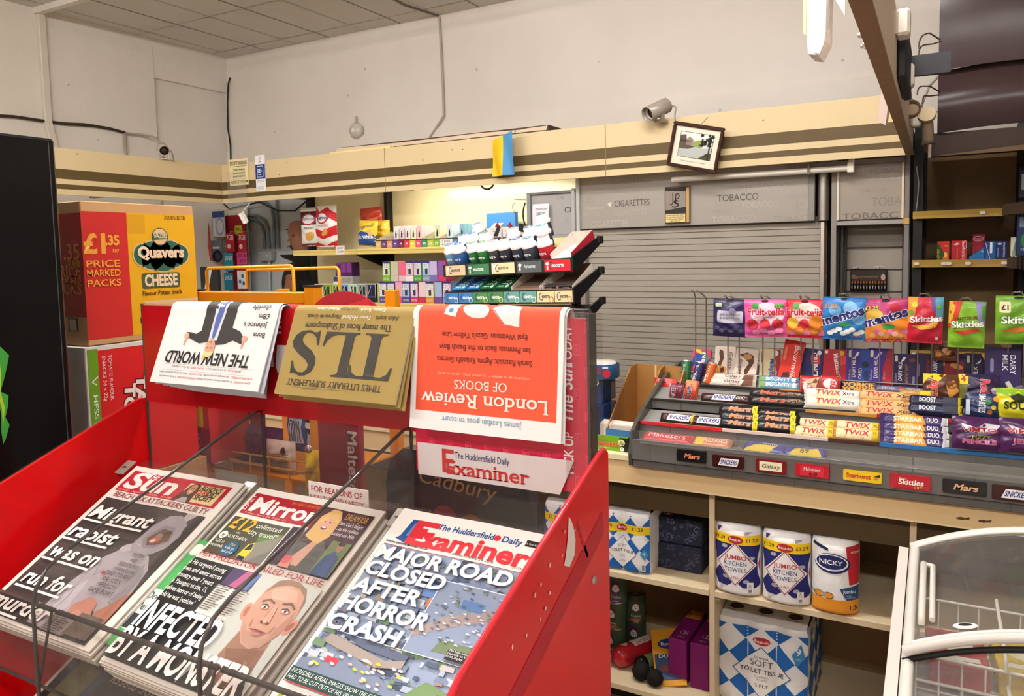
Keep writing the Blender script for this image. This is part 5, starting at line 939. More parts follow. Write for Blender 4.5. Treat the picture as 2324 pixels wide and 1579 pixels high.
bag('sweet_pack','yellow and brown caramel multipack on the top tier','sweets',(0.017,2.590,1.173),.10,.082,.016,'5a3222f',[('p',[(-.5,.5),(.1,.5),(-.1,.2),(-.36,.36),(-.5,.1)],'e8c42a'),('t','4',-.28,.32,.14,'5a3222',{}),('t','Rolo',-.12,-.1,.24,'d2453a',{'W': .7,'rot': pi/2,'off': .06,'out': ('f0dcae',.05)}),('p',[(.1,.1),(.3,.3),(.44,-.1),(.2,-.4)],'c98a3a'),('e',.26,.1,.14,.14,'8a5230')],-0.25,0,0,'multipacks on the top tier',2)
bag('sweet_pack','dark purple multipack with red lettering on the top tier','sweets',(0.111,2.590,1.180),.105,.08,.014,'2a1840f',[('r',-.5,.1,-.26,.46,'e3cc2a'),('t','4',-.38,.2,.2,'b8303a',{'off': .05}),('r',-.48,-.42,-.28,.08,'6f6a2a'),('t','Reds!',.04,-.06,.2,'d23a4a',{'W': .7,'rot': -pi/2,'off': .06,'out': ('f0dce0',.05)}),('e',.36,-.1,.08,.12,'d9d3e2')],-0.25,0,0,'multipacks on the top tier',4)
# ---- tablets standing at the back of the top tier
def up(px0, px1, pt, pb, Y=2.70):
    return None
CD = lambda s2,c2,extra=[]: [('r',.1,-.5,.5,.5,c2)] * (1 if c2 else 0) + [('t','DAIRY MILK',-.1,-.02,.15,'f1eef4',{'W': .58,'rot': pi/2,'off': .03}),('t','Cadbury',-.31,-.24,.09,'c9b8e3',{'W': .3,'rot': pi/2,'sh': .2}),('p',[(-.16,.26),(-.02,.3),(.06,.42),(-.06,.4)],'ece8f2'),('R',-.4,.26,-.28,.46,'d9d6c2',.05)] + ([('t',s2,.16,-.2,.13,'f1eef4',{'W': .3,'rot': pi/2,'off': .03})] if s2 else []) + extra
TB = [('sweet_box','pink and blue rattling sweets box standing on the top tier',(-0.730,2.690,1.198),.066,.094,'d23f6a',[('e',0,0,.5,.4,'2a4a9a'),('p',[(-.5,.5),(-.1,.5),(.1,.3),(-.2,.36)],'e3cc3a'),('e',.3,.2,.12,.12,'4f9a4a'),('e',-.3,-.2,.12,.1,'d25a9a'),('t','Nerds',.04,.0,.26,'f2f2f6',{'W': .78,'rot': -pi/2,'off': .06,'out': ('1d2a5e',.05)})],3,6),
      ('chocolate_tablet','cream chocolate tablet with swirl and caramel piece',(-0.646,2.690,1.203),.072,.112,'e0d0c2',[('p',[(-.28,.42),(-.1,.36),(-.06,.12),(-.2,-.14),(-.36,-.1),(-.24,.1),(-.3,.28)],'5a3424'),('e',-.14,-.24,.24,.12,'d9963a'),('p',[(-.22,-.2),(-.04,-.16),(0,-.3),(-.18,-.34)],'5a3424'),('t','Galaxy',.2,.06,.17,'4a2c1c',{'W': .56,'rot': -pi/2,'sh': .1})],0,2),
      ('chocolate_tablet','cream chocolate tablet tilted, script reading upward',(-0.572,2.680,1.200),.076,.108,'e0d0c2',[('p',[(-.34,.3),(0,.4),(.3,.32),(.36,.1),(.1,-.3),(0,-.38),(-.06,-.2),(.14,.06),(-.1,.2)],'5a3424'),('e',.04,.26,.2,.1,'b98a52'),('t','Galaxy',-.2,-.1,.17,'4a2c1c',{'W': .56,'rot': pi/2,'sh': .1})],4,5),
      ('chocolate_tablet','cream and red white chocolate tablet',(-0.495,2.690,1.198),.068,.118,'ead9ae',[('p',[(.1,-.5),(.5,-.5),(.5,.5),(.2,.5),(.3,.1)],'b8303a'),('p',[(.16,-.4),(.4,-.2),(.3,.0)],'e3a0a8'),('t','Milkybar',.02,-.1,.22,'2a5a9a',{'W': .62,'rot': -pi/2,'off': .05}),('e',.26,.38,.16,.09,'f0e8d8'),('r',-.42,.1,-.34,.4,'8a6a4a')],0,3),
      ('chocolate_tablet','tall red dark chocolate tablet leaning above the others',(-0.422,2.670,1.220),.066,.142,'cf3528',[('t','Bournville',.06,-.02,.26,'ece0dc',{'W': .84,'rot': -pi/2,'sh': .15}),('t','Cadbury',.36,.26,.1,'e3c23a',{'W': .26,'rot': -pi/2,'sh': .2}),('p',[(-.34,-.46),(.06,-.46),(.0,-.26),(-.3,-.3)],'4a2a22'),('R',-.42,.0,-.28,.34,'e0705a',.08)],9,8),
      ('chocolate_tablet','navy crunchy chocolate tablet with tumbling white letters',(-0.361,2.690,1.208),.068,.11,'252a66',[('p',[(-.1,.28),(.34,.34),(.4,.06),(.0,.0)],'d2353e'),('t','CRUNCH',.04,-.02,.25,'f2f2f6',{'W': .8,'rot': -pi/2 + .12,'off': .06,'out': ('b8303a',.05)}),('p',[(-.5,-.5),(-.1,-.5),(-.3,-.3),(-.5,-.2)],'5a3424'),('e',.32,.4,.1,.07,'dfe3ee')],3,4),
      ('chocolate_tablet','red tablet with malt ball pictures and arched white lettering',(-0.288,2.690,1.208),.076,.112,'b81f30',[('e',.22,.2,.26,.18,'d2454e'),('e',.24,.4,.12,.07,'e3a83a'),('t','Maltesers',.0,.0,.2,'f2e6e4',{'W': .74,'rot': -pi/2 + .2,'off': .04}),('e',-.2,-.34,.12,.1,'7a4030'),('r',-.44,.38,-.32,.46,'f0e6e4')],0,4),
      ('chocolate_tablet','purple and blue chocolate tablet with cookie picture',(-0.220,2.690,1.211),.072,.116,'3f2b84',CD('OREO','2a4a94',[('e',.3,.06,.14,.08,'1f2230'),('R',.28,-.44,.42,-.12,'27345e',.08)]),0,3),
      ('chocolate_tablet','purple and red chocolate tablet with crunchy caramel',(-0.155,2.690,1.213),.076,.118,'4a2f94',CD('','b02434',[('p',[(.1,.5),(.3,.5),(.2,.2),(.1,0)],'4a2f94'),('e',.3,.32,.14,.06,'6e4030'),('t','Daim',.2,-.24,.1,'f0a080',{'rot': pi/2})]),0,2),
      ('chocolate_tablet','dark purple tablet with orange whole nut lettering',(-0.086,2.690,1.205),.072,.106,'2c1b4c',CD('',None,[('t','WHOLE NUT',.16,-.1,.14,'c98a5a',{'W': .6,'rot': pi/2}),('e',.3,.32,.14,.06,'6e4030'),('R',.32,-.4,.42,-.16,'8a7fa8',.06)]),0,4),
      ('chocolate_tablet','dark purple fruit and nut tablet, lettering reading down',(-0.019,2.700,1.207),.078,.108,'2a1a44',[('t','DAIRY MILK',.14,.0,.16,'e9e4f0',{'W': .7,'rot': -pi/2,'off': .03}),('t','FRUIT&NUT',-.1,.04,.14,'8a2436',{'W': .56,'rot': -pi/2,'off': .04}),('R',-.42,-.2,-.34,.2,'8a7fa8',.06)],0,3),
      ('chocolate_tablet','deep red and purple tablet with biscuit picture',(0.045,2.710,1.213),.078,.10,'8a1a28',[('p',[(-.5,.5),(.5,.5),(.5,.2),(.0,.4),(-.5,.3)],'2c1b4c'),('e',.14,.1,.24,.08,'c98a4a',{'rot': -.3}),('r',-.4,.1,-.28,.28,'e3c23a'),('t','Biscoff',.12,-.34,.14,'f0e0d8',{'rot': pi/2,'W': .34})],0,4),
      ('chocolate_tablet','dark purple and amber caramel tablet',(0.113,2.710,1.217),.076,.098,'241a3c',[('p',[(.1,.5),(.5,.5),(.5,-.5),(.3,-.5),(.36,.0)],'d9a23a'),('p',[(.16,.2),(.36,.3),(.3,.0)],'6e4030'),('t','MILK',-.02,-.1,.16,'ece8f2',{'W': .4,'rot': pi/2}),('p',[(-.1,.16),(.06,.2),(.1,.32)],'ece8f2'),('R',-.42,.2,-.3,.44,'c9c6b2',.06)],0,3),
      ('chocolate_tablet','large dark purple tablet at the right end of the top tier',(0.173,2.660,1.230),.092,.125,'2b1c50',[('t','DAIRY',.2,.1,.15,'ece8f2',{'W': .46,'rot': -pi/2,'off': .03}),('t','MILK',-.02,.14,.15,'ece8f2',{'W': .38,'rot': -pi/2,'off': .03}),('R',-.36,-.1,-.26,.24,'8a7fa8',.06)],0,2)]
for nm, lab, loc, w_, h_, base, L, ry, _ in TB: tablet(nm, lab, loc, w_, h_, base, L, -0.22, 0, rad(ry))
for px,py,m,lab,s,k in ((1556,843,'23703f','green sweets tube standing at the left end of the top tier','CRÈME',0),(1580,846,'262a5c','navy mint roll leaning on the green tube','MINTS',9),(1605,848,'cf5f22','orange chocolate tube leaning on the navy roll','CREAM',12)):
    p = (-0.777,2.660,1.167) if px == 1556 else (-0.735,2.645,1.167) if px == 1580 else (-0.693,2.635,1.168)
    t2 = thing('sweet_tube',lab,'sweets',(p[0],p[1],p[2] - 0.036),0,'sweet tubes',rad(-16),rad(k)); b = MB(); b.lathe([(0.0005,0),(0.0155,0),(0.0165,0.003),(0.0165,0.072)],m + 'g',18); f = Cyl(0.0165); b.text(s,f,0,0.036,0.008,'e9e4da',2,W=0.05,rot=pi/2); b.rect(-0.014,0.004,-0.008,0.03,f,'c9d0c2',1); b.build('tube',t2)
    b = MB(); b.lathe([(0.0168,0.071),(0.0172,0.0735),(0.0165,0.0755),(0.0005,0.0755)],'d9d3c6m',18); b.build('lid',t2)
# ---- wire rails with the hanging bags
HB_ = [(1657,721,.112,.128,'2a2350','dark purple liquorice sweets bag hanging first from the left','2a2350',[('R',-.36,-.12,.4,.2,'b9b6c6',.06),('t','BLACKCURRANT',.02,.07,.055,'3a3450',{'W': .6}),('t','& LIQUORICE',.02,-.01,.055,'3a3450',{'W': .58}),('R',-.42,.3,-.22,.4,'c2d0a8',.04),('e',.1,.2,.1,.08,'8a86a8')] + [('e',-.36 + .14*k,-.26 - .07*(k % 2),.08,.06,'5a5578' if k % 2 else '46406a') for k in range(6)]),
       (1738,722,.135,.125,'d9569a','pink strawberry chews bag hanging second from the left','e06aa8',[('e',.06,.12,.4,.3,'f0c2d6'),('t','Fruit-tella',.02,.1,.17,'c4283a',{'W': .86,'off': .06,'out': ('f6e6ea',.05)}),('t','JUICY STRAWBERRY',0,.02,.05,'6a2a3a',{'W': .5}),('R',-.3,.26,-.14,.42,'4f9a4a',.05),('R',.22,.28,.44,.4,'6fb05a',.03),('t','£1.15',.33,.3,.07,'2a4a2a',{})] + [('e',-.3 + .3*k,-.14,.13,.14,'c8303c') for k in range(3)] + [('p',[(-.3 + .3*k - .06,-.03),(-.3 + .3*k,.03),(-.3 + .3*k + .06,-.03)],'4f8a3a') for k in range(3)] + [('R',-.3 + .18*k,-.42 + .05*(k % 2),-.12 + .18*k,-.3 + .05*(k % 2),'e88ab4',.04) for k in range(4)]),
       (1827,722,.118,.125,'cf2436','red juicy chews bag hanging third from the left','d62a3e',[('e',.06,.12,.4,.3,'f0d0c8'),('t','Fruit-tella',.0,.1,.17,'c4202e',{'W': .92,'off': .06,'out': ('f6ece8',.05)}),('t','JUICY CHEWS',0,.02,.05,'6a2a2a',{'W': .44}),('R',-.3,.26,-.14,.42,'4f9a4a',.05),('r',-.5,-.42,.5,-.2,'e0702a'),('e',-.3,-.1,.15,.15,'e3b43a'),('e',0,-.12,.13,.13,'c8303c'),('e',.3,-.06,.17,.18,'e3862a')] + [('R',-.4 + .19*k,-.42 + .05*(k % 2),-.22 + .19*k,-.3 + .05*(k % 2),('d97aa0','e3963a')[k % 2],.04) for k in range(5)]),
       (1916,722,.128,.135,'2a7ac0','blue mint sweets bag hanging fourth from the left','1f6ab2',[('e',-.2,.2,.14,.13,'6aa8dc'),('e',.14,.26,.16,.15,'8abce6'),('e',.34,.0,.14,.13,'6aa8dc'),('t','mentos',0,-.02,.2,'232868',{'W': .98,'rot': .33,'off': .09,'out': ('eef2f8',.06)}),('t','£1.25',-.3,.24,.1,'e8862a',{'off': .06,'W': .28}),('e',.02,-.12,.14,.06,'3f9a62')] + [('e',-.3 + .1*k,-.29 + .05*((k*7) % 3 - 1),.075,.055,('f4f2ee','e6e6e2')[k % 2]) for k in range(8)] + [('t','mint',.3,-.42,.07,'e3705a',{'sh': .2})]),
       (2011,724,.128,.135,'b02a6a','pink and orange fruit sweets bag hanging fifth','a81f5e',[('p',[(-.5,-.5),(.5,-.5),(.5,-.05),(-.5,.1)],'e08a3a'),('e',-.25,.12,.2,.14,'e0b04a'),('e',.34,.0,.2,.2,'e88a2e'),('e',.2,.3,.12,.1,'b02436'),('t','mentos',.02,-.02,.2,'232868',{'W': .96,'rot': .3,'off': .09,'out': ('f4eef2',.06)}),('t','£1.25',-.3,.24,.1,'b9d23a',{'off': .06,'W': .28}),('e',.06,-.13,.14,.06,'3f9a52')] + [('e',-.3 + .1*k,-.3 + .05*((k*5) % 3 - 1),.07,.06,('e8a060','e07aa0','f0b0a0')[k % 3]) for k in range(8)] + [('t','fruit',.3,-.42,.07,'7a9a3a',{'sh': .2})]),
       (2100,724,.094,.14,'c01f38','red fruit sweets pouch hanging sixth from the left',None,[('p',[(-.5,.5),(-.2,.5),(-.3,.1),(-.5,-.1)],'d9963a'),('p',[(.5,.5),(.25,.5),(.3,.1),(.5,0)],'5aa0b8'),('p',[(.14,.5),(.26,.5),(.3,.2),(.2,.2)],'6a4a8a'),('e',-.3,.34,.08,.06,'e3cc4a'),('e',.38,.3,.07,.05,'6fae4a'),('e',-.4,.16,.07,.05,'6fae4a'),('p',[(-.4,-.12),(.1,-.08),(.44,.1),(.3,-.14),(-.1,-.2)],'d9a03a'),('t','Skittles',.04,-.02,.12,'f4f0ec',{'W': .9,'rot': .08,'off': .06,'out': ('a8182c',.05)}),('R',.3,-.42,.38,-.34,'e3d8d4',.02)]),
       (2194,735,.094,.138,'7fb52e','green sour sweets pouch hanging seventh from the left',None,[('p',[(-.5,.5),(-.14,.5),(-.26,.1),(-.5,-.1)],'c8402e'),('p',[(-.5,.5),(-.3,.5),(-.4,.1),(-.5,.0)],'e0b43a'),('p',[(.5,.5),(.2,.5),(.3,.1),(.5,0)],'8a86b0'),('p',[(.34,.5),(.5,.5),(.5,.1),(.42,.1)],'5a9a4a'),('t','CRAZY SOURS',-.02,.12,.06,'24301a',{'W': .6,'rot': .1,'off': .06,'out': ('d9cf2a',.06)}),('t','Skittles',.02,-.04,.13,'f2f2ea',{'W': .86,'rot': .08,'off': .06,'out': ('3f7a1e',.05)}),('p',[(-.4,-.14),(.3,-.06),(.4,-.12),(-.1,-.2)],'c8402e')]),
       (2311,724,.112,.14,'6fa528','green fruit sweets bag with a one pound flash at the right edge','6a9a24',[('R',-.42,.16,-.18,.38,'ecdcae',.04),('t','£1',-.3,.22,.1,'3a3020',{'off': .05}),('t','Skittles',.06,-.06,.14,'f2f2ea',{'W': .86,'off': .06,'out': ('3f7a1e',.05)}),('p',[(-.4,-.2),(.3,-.1),(.4,-.16),(-.1,-.26)],'c8702e')])]
POS = [(-0.612,2.620,1.365),(-0.495,2.620,1.367),(-0.373,2.620,1.368),(-0.256,2.620,1.372),(-0.137,2.620,1.369),(-0.031,2.620,1.372),(0.077,2.620,1.361),(0.204,2.620,1.378)]
wire = thing('hanging_rail', 'chrome wire hanging rail standing behind the sweets', 'rail', (-0.3, 2.67, CT))
def loop(x, top, parent, y=2.672):
    b = MB(); w2 = 0.019
    b.tube([(x-w2,y,1.15),(x-w2,y,top-0.01),(x-w2+0.003,y-0.03,top+0.012),(x-w2+0.006,y-0.07,top+0.02),(x+w2-0.014,y-0.07,top+0.02),(x+w2-0.004,y-0.03,top+0.004),(x+w2,y,top-0.012),(x+w2,y,1.15)],0.0024,'b5afa8m',6); b.build('wire_loop',parent,True)
b = MB(); b.tube([(-0.80,2.672,1.165),(0.55,2.672,1.165)],0.003,'7a756fm',6); b.build('cross_wire',wire,True)
loop(-0.725, 1.438, wire)
for i, ((px, py, w_, h_, base, lab, hd, L), P) in enumerate(zip(HB_, POS)):
    loop(P[0], P[2] + h_*0.43, wire)
    bag('sweet_bag',lab,'sweets',(P[0],P[1] - 0.004*(i % 2),P[2]),w_,h_,0.014,base + 'f',L,rad(3),0,rad((1.5,-1,0.5,1.5,-1.2,0.8,1.2,-0.5)[i]),'hanging sweets bags',i*3+1,0.3,0.1,hd + 'f' if hd else None,True)
bag('nut_bag','small bag of mixed nuts behind the hanging red pouch','snacks',(0.020,2.690,1.272),.07,.06,.012,'7a4a30f',[('e',-.2 + .13*k,.1*((k*3) % 4 - 1.5),.12,.13,('c98a4a','4a2a2a','d9b07a')[k % 3]) for k in range(5)],0,0,0,None,4)
b = MB(); b.M = TM(0.2,2.56,1.165,rad(-10),rad(-30),rad(-28)); b.box(-0.01,0.03,0,0.05,-0.03,0.03,'5a5854g',0.003); b.box(-0.01,0.002,-0.03,0.05,-0.03,0.04,'b9b5ae',0.002); tag(b.build('pack_divider'),'grey plastic pack divider tilted at the right end of the stand','divider')
b = MB(); f = Flow(.07, .03, .01); 
# sweets lying in the bottom trough behind the clear lip
for i,(x,m,lab,L) in enumerate(((-0.74,'c9303c','red malt ball bag lying flat in the bottom trough',[('t','Maltesers',0,-.2,.4,'f2e2e0',{'W': .7})]),(-0.60,'d98a62','orange bar lying flat in the bottom trough beside the red bag',[('t','ROXIES',.1,-.2,.4,'f4e6d8',{'W': .6}),('r',-.4,-.4,-.2,.4,'e3c23a')]),(-0.44,'3a3f94','blue and yellow bag lying flat in the bottom trough, left of two',[('p',[(-.5,-.5),(.1,-.5),(.3,.1),(-.2,.0)],'e3c23a'),('t','milk',.1,.1,.3,'e9ecf4',{})]),(-0.33,'3a3f94','blue and yellow bag lying flat in the bottom trough, right of two',[('p',[(-.4,-.5),(.4,-.5),(.3,.1),(-.2,.0)],'e3c23a'),('t','89',.0,-.3,.3,'2a2a5a',{})]))):
    wrap('sweet_pack',lab,'sweets',(x,2.335,0.9985),(.17,.12,.13,.12)[i],.06,.014,m + 'f',L,-1.28,rad((0,2,-4,5)[i]),0,'packs in the bottom trough',i)

# ================================================================ between the rack and the stand
t = thing('refresher_box', 'open green chews display box on the counter', 'box', (-1.04, 2.325, CT))
b = MB(); b.box(0,0.17,0,0.003,0,0.05,'74a824',0.0); b.box(0,0.003,0.003,0.15,0,0.046,'6a9a22'); b.box(0.167,0.17,0.003,0.15,0,0.046,'1d2a16'); b.box(0,0.17,0.147,0.15,0,0.05,'d9c8b8'); b.box(0.003,0.167,0.003,0.147,0,0.003,'e0d0c0'); f = Plane((0,0,0))
b.poly([(0,0),(0.05,0),(0.03,0.046),(0,0.046)],f,'22301a',1); b.poly([(0.15,0),(0.17,0),(0.17,0.046),(0.14,0.046)],f,'1d2616',1); b.text('REFRESHERS',f,0.084,0.016,0.011,'d2352a',3,W=0.105,off=0.06,out=('f0cf6a',0.07)); b.text('Sour',f,0.021,0.031,0.009,'f2f2e6',3,W=0.026,rot=0.1); b.text('Swizzels',f,0.082,0.031,0.006,'d2553a',3,W=0.03); b.ell(0.148,0.03,0.012,0.011,f,'efe6a8',3); b.text('only',f,0.148,0.034,0.003,'22301a',4); b.text('20p',f,0.148,0.024,0.008,'22301a',4,off=0.02); b.ell(0.15,0.009,0.0075,0.007,f,'e9eee4',3); b.text('V',f,0.15,0.006,0.006,'3a4a30',4); b.rect(0.006,0.008,0.03,0.012,f,'d9a8b4',2); b.text('sour apple flavour',f,0.085,0.008,0.004,'f0e8a0',3,W=0.06); b.build('box',t)
b = MB(); b.prism([(0.003,0.046),(0.167,0.046),(0.16,0.052),(0.0,0.055)],lambda x,y: Vector((x,0.15 - 0.0,y)),lambda x,y: Vector((x + 0.004,0.155 + 0.02,y + 0.008)),'e3d6cb'); b.build('lid_flap',t)
t = thing('snack_carton','cut down brown cardboard carton with crisps beside the stand','carton',(-1.0,2.46,CT),rad(-6))
b = MB(); m = 'a9783f'
b.prism([(0,0),(0.20,0),(0.20,0.235),(0.185,0.235),(0,0.235)],lambda x,y: Vector((x,0.24,y)),lambda x,y: Vector((x,0.244,y)),m); b.prism([(0,0),(0.24,0),(0.24,0.235),(0.19,0.23),(0.03,0.07),(0,0.04)],lambda x,y: Vector((0.0,x,y)),lambda x,y: Vector((0.004,x,y)),m)
b.prism([(0,0),(0.24,0),(0.24,0.235),(0.2,0.225),(0.05,0.04),(0,0.03)],lambda x,y: Vector((0.11,x,y)),lambda x,y: Vector((0.114,x,y)),m); b.prism([(0,0),(0.24,0),(0.24,0.235),(0.2,0.225),(0.05,0.04),(0,0.03)],lambda x,y: Vector((0.2,x,y)),lambda x,y: Vector((0.204,x,y)),m); b.box(0,0.2,0,0.24,0,0.003,m); b.box(0,0.2,-0.003,0,0,0.04,'2f6a9a'); b.box(0.075,0.082,0.2385,0.24,0.02,0.235,'d9b98a'); b.build('carton',t)
bag('crisp_bag','red crisp packet in the cardboard carton','crisps',(-0.835,2.62,CT + 0.12),.09,.16,.02,'c42c22f',[('e',0,.2,.3,.12,'e3962a'),('t','K',0,.2,.1,'f2e0c0',{})],0,rad(-8),0,None,3)
for i, z in enumerate((0, 0.115)):
    t = thing('lolly_carton',['lower dark blue jumbo lolly carton beside the newspaper rack','upper dark blue jumbo lolly carton with white lettering'][i],'carton',(-1.135,2.47 + 0.02*i,CT + z),rad(0 if i else -10),'jumbo lolly cartons')
    b = MB(); b.box(0,0.105,0,0.14,0,0.114 if i == 0 else 0.09,'1f3a6c',0.001); f = Plane((0,0,0)); b.text('JUMBO',f,0.052,0.068 if i else 0.045,0.02,'f2f2f4',3,W=0.09,off=0.06,out=('1a2444',0.06)); b.ell(0.07,0.028,0.02,0.018,f,'e9e6ec',2); b.ell(0.07,0.028,0.016,0.014,f,'5a3a34',3); b.text('chewy',f,0.03,0.03,0.008,'d9a23a',3); b.rect(0.02,0.006,0.04,0.018,f,'d9d6d2',2); b.build('carton',t)
t = thing('lolly_tub','clear round tub of tongue painter lollies','tub',(-1.045,2.53,CT + 0.2055)); b = MB(); b.lathe([(0.0005,0),(0.06,0),(0.066,0.004),(0.066,0.05)],'1f6396g',28); f = Cyl(0.066); b.rrect(-0.02,0.018,0.026,0.044,0.004,f,'8a2440',1); b.text('TONGUE',f,0.003,0.033,0.007,'2a4a8a',3,W=0.036,off=0.06,out=('d9556a',0.06)); b.text('PAINTER',f,0.003,0.022,0.007,'2a4a8a',3,W=0.036,off=0.06,out=('d9556a',0.06)); b.ell(0.045,0.022,0.014,0.015,f,'c02a3a',2); b.text('Sour Blue',f,-0.035,0.02,0.005,'e9eef2',2); b.text('Raspberry',f,-0.035,0.012,0.005,'e9eef2',2); b.rect(0.03,0.04,0.05,0.047,f,'dfe6ec',2); b.build('tub',t)
b = MB(); b.lathe([(0.064,0.05),(0.067,0.052),(0.067,0.062),(0.064,0.068),(0.04,0.07),(0.0005,0.07)],'film',28); b.build('lid',t)
b = MB(); b.lathe([(0.055, 0.051), (0.05, 0.058), (0.0005, 0.06)], 'e9e6e2', 24); b.build('lollies', t)
t = thing('clear_stand_post','clear acrylic stand legs under the lolly tub','stand',(-0.985,2.53,CT)); b = MB(); b.box(0,0.004,-0.06,0.06,0,0.2,'acrylic'); b.build('leg',t)

# ================================================================ back shelves with vapes
ZS, ZL = 1.640, 1.318
t = thing('back_shelving','cream backed wall shelving with yellow price strips behind the counter','shelving',(-2.8,3.8,0))
for x0,x1 in ((-3.70,-3.075),(-3.06,-1.66)): b = MB(); b.box(x0,x1,3.95,3.965,0.2,2.12,'ecdfb4g'); b.build('back_panel',t,True)
for x in (-3.735,-3.075): b = MB(); b.box(x,x+0.03,3.90,3.97,0.0,2.12,'1d1b1a',0.002); b.build('upright',t,True)
for x0, x1, z in ((-3.585, -3.068, ZS), (-3.064, -1.70, ZS), (-3.56, -1.70, ZL), (-3.56, -1.70, 0.95)):
    b = MB(); b.box(x0, x1, 3.625, 3.95, z-0.018, z, 'c9b98a'); b.build('shelf', t, True)
    b = MB(); b.box(x0,x1,3.612,3.626,z-0.032,z+0.002,'e0c878g',0.002); b.rect(x0,z-0.012,x1,z-0.009,Plane((0,3.612,0)),'b99a4a',1); b.build('price_strip',t,True)
for x, z in ((-3.10, ZS), (-3.73, ZS), (-3.08, 2.12)):
    b = MB(); b.prism([(3.95,z-0.02),(3.64,z-0.022),(3.66,z-0.04),(3.93,z-0.12),(3.95,z-0.12)],lambda y,q: Vector((x,y,q)),lambda y,q: Vector((x+0.012,y,q)),'1d1b1a'); b.build('bracket',t,True)
def paper_slip(px, py, w, h, lab, rows):
    P = (-3.224, 3.605, 1.610) if px == 0 else (-2.457, 3.605, 1.642)
    o = thing('price_slip',lab,'note',(P[0],3.606,P[2]),0,'handwritten price slips'); b = MB(); b.box(0,w,0,0.001,0,h,'efe9e2'); f = Plane((0,0,0))
    for i, s in enumerate(rows): b.text(s, f, w/2, h*(0.62 - 0.4*i), h*0.22, '3a3a44', W=w*0.66, sh=0.2)
    b.build('slip', o)
paper_slip(0,0,0.07,0.055,'white handwritten price slip on the left shelf strip',('FLOW','£4.99')); paper_slip(1,0,0.085,0.042,'white handwritten price slip on the shelf strip under the vapes',('2 FOR','£1.00'))
SB = lambda c: [('p',[(-.5,.5),(-.2,.34),(.1,.46),(.5,.3),(.5,.1),(0,.3),(-.5,.2)],c),('p',[(-.5,-.02),(0,-.12),(.5,.02),(.5,-.2),(0,-.3),(-.5,-.2)],c),('p',[(-.5,-.34),(0,-.46),(.5,-.34),(.5,-.5),(-.5,-.5)],c),('e',-.05,.2,.3,.14,'b8242e'),('e',-.05,.2,.25,.11,'f1ece8'),('t','Seabrook',-.04,.17,.08,'2a3a7a',{'W': .6,'sh': .2,'off': .04}),('t','SEA SALTED',0,.0,.04,'b8303a',{'W': .5}),('e',.1,-.14,.16,.08,'d9a24a',{'rot': .4})]
bag('crisp_bag','brown and white crisp bag on the upper shelf, partly behind the striped one','crisps',(-3.536,3.740,1.792),.17,.25,.03,'ece6e0f',[('p',[(-.5,.4),(.5,.4),(.5,.06),(-.5,.06)],'4a2a20'),('e',-.05,.2,.34,.15,'b8242e'),('e',-.05,.2,.29,.12,'ece6ea'),('t','Seabrook',-.05,.17,.09,'2a3a7a',{'W': .6,'sh': .2}),('t','BEEFY',0,-.06,.05,'4a3028',{'W': .4}),('e',0,-.24,.22,.1,'d9a24a',{'rot': .5}),('r',-.5,-.5,.5,-.42,'6a3a2a')],0,rad(6),0,'crisp bags on the upper shelf',1)
bag('crisp_bag','red and white striped crisp bag on the upper shelf','crisps',(-3.373,3.700,1.789),.18,.265,.035,'f0ebe8f',SB('cf2430'),0,rad(-4),0,'crisp bags on the upper shelf',4)
KM = [('p',[(-.5,-.5),(.5,-.5),(.5,-.05),(-.1,.1),(-.5,-.1)],'2a4f9a'),('t','Kingsmill',.0,.2,.14,'2a2a3a',{'W': .76,'rot': .25,'sh': .2}),('t','Soft White',.02,-.2,.14,'f2f0ec',{'W': .8,'rot': .1,'off': .04}),('e',.3,.0,.1,.08,'e8a06a')]
bag('bread_loaf','yellow and blue bread loaf on the upper shelf','bread',(-3.026,3.680,1.734),.135,.155,.05,'e8c43af',KM,0,rad(4),rad(4),'loaves on the upper shelf',2,0.1)
bag('bread_loaf','yellow bread loaf behind, mostly hidden by vape trays','bread',(-3.004,3.780,1.751),.15,.13,.05,'e3b83af',[('t','Kingsmill',-.1,.2,.16,'3a3020',{'W': .7,'sh': .2,'rot': -.2})],0,rad(-10),0,'loaves on the upper shelf',6,0.1)
bag('crisp_bag','orange red snack bag lying behind the bread','crisps',(-3.129,3.840,1.822),.17,.16,.03,'c9402af',[('p',[(-.4,.0),(.4,.1),(.3,-.2),(-.4,-.16)],'e0864a'),('p',[(-.5,.5),(0,.34),(.5,.5)],'d9603a')],0,0,rad(-3),'crisp bags on the upper shelf',8)
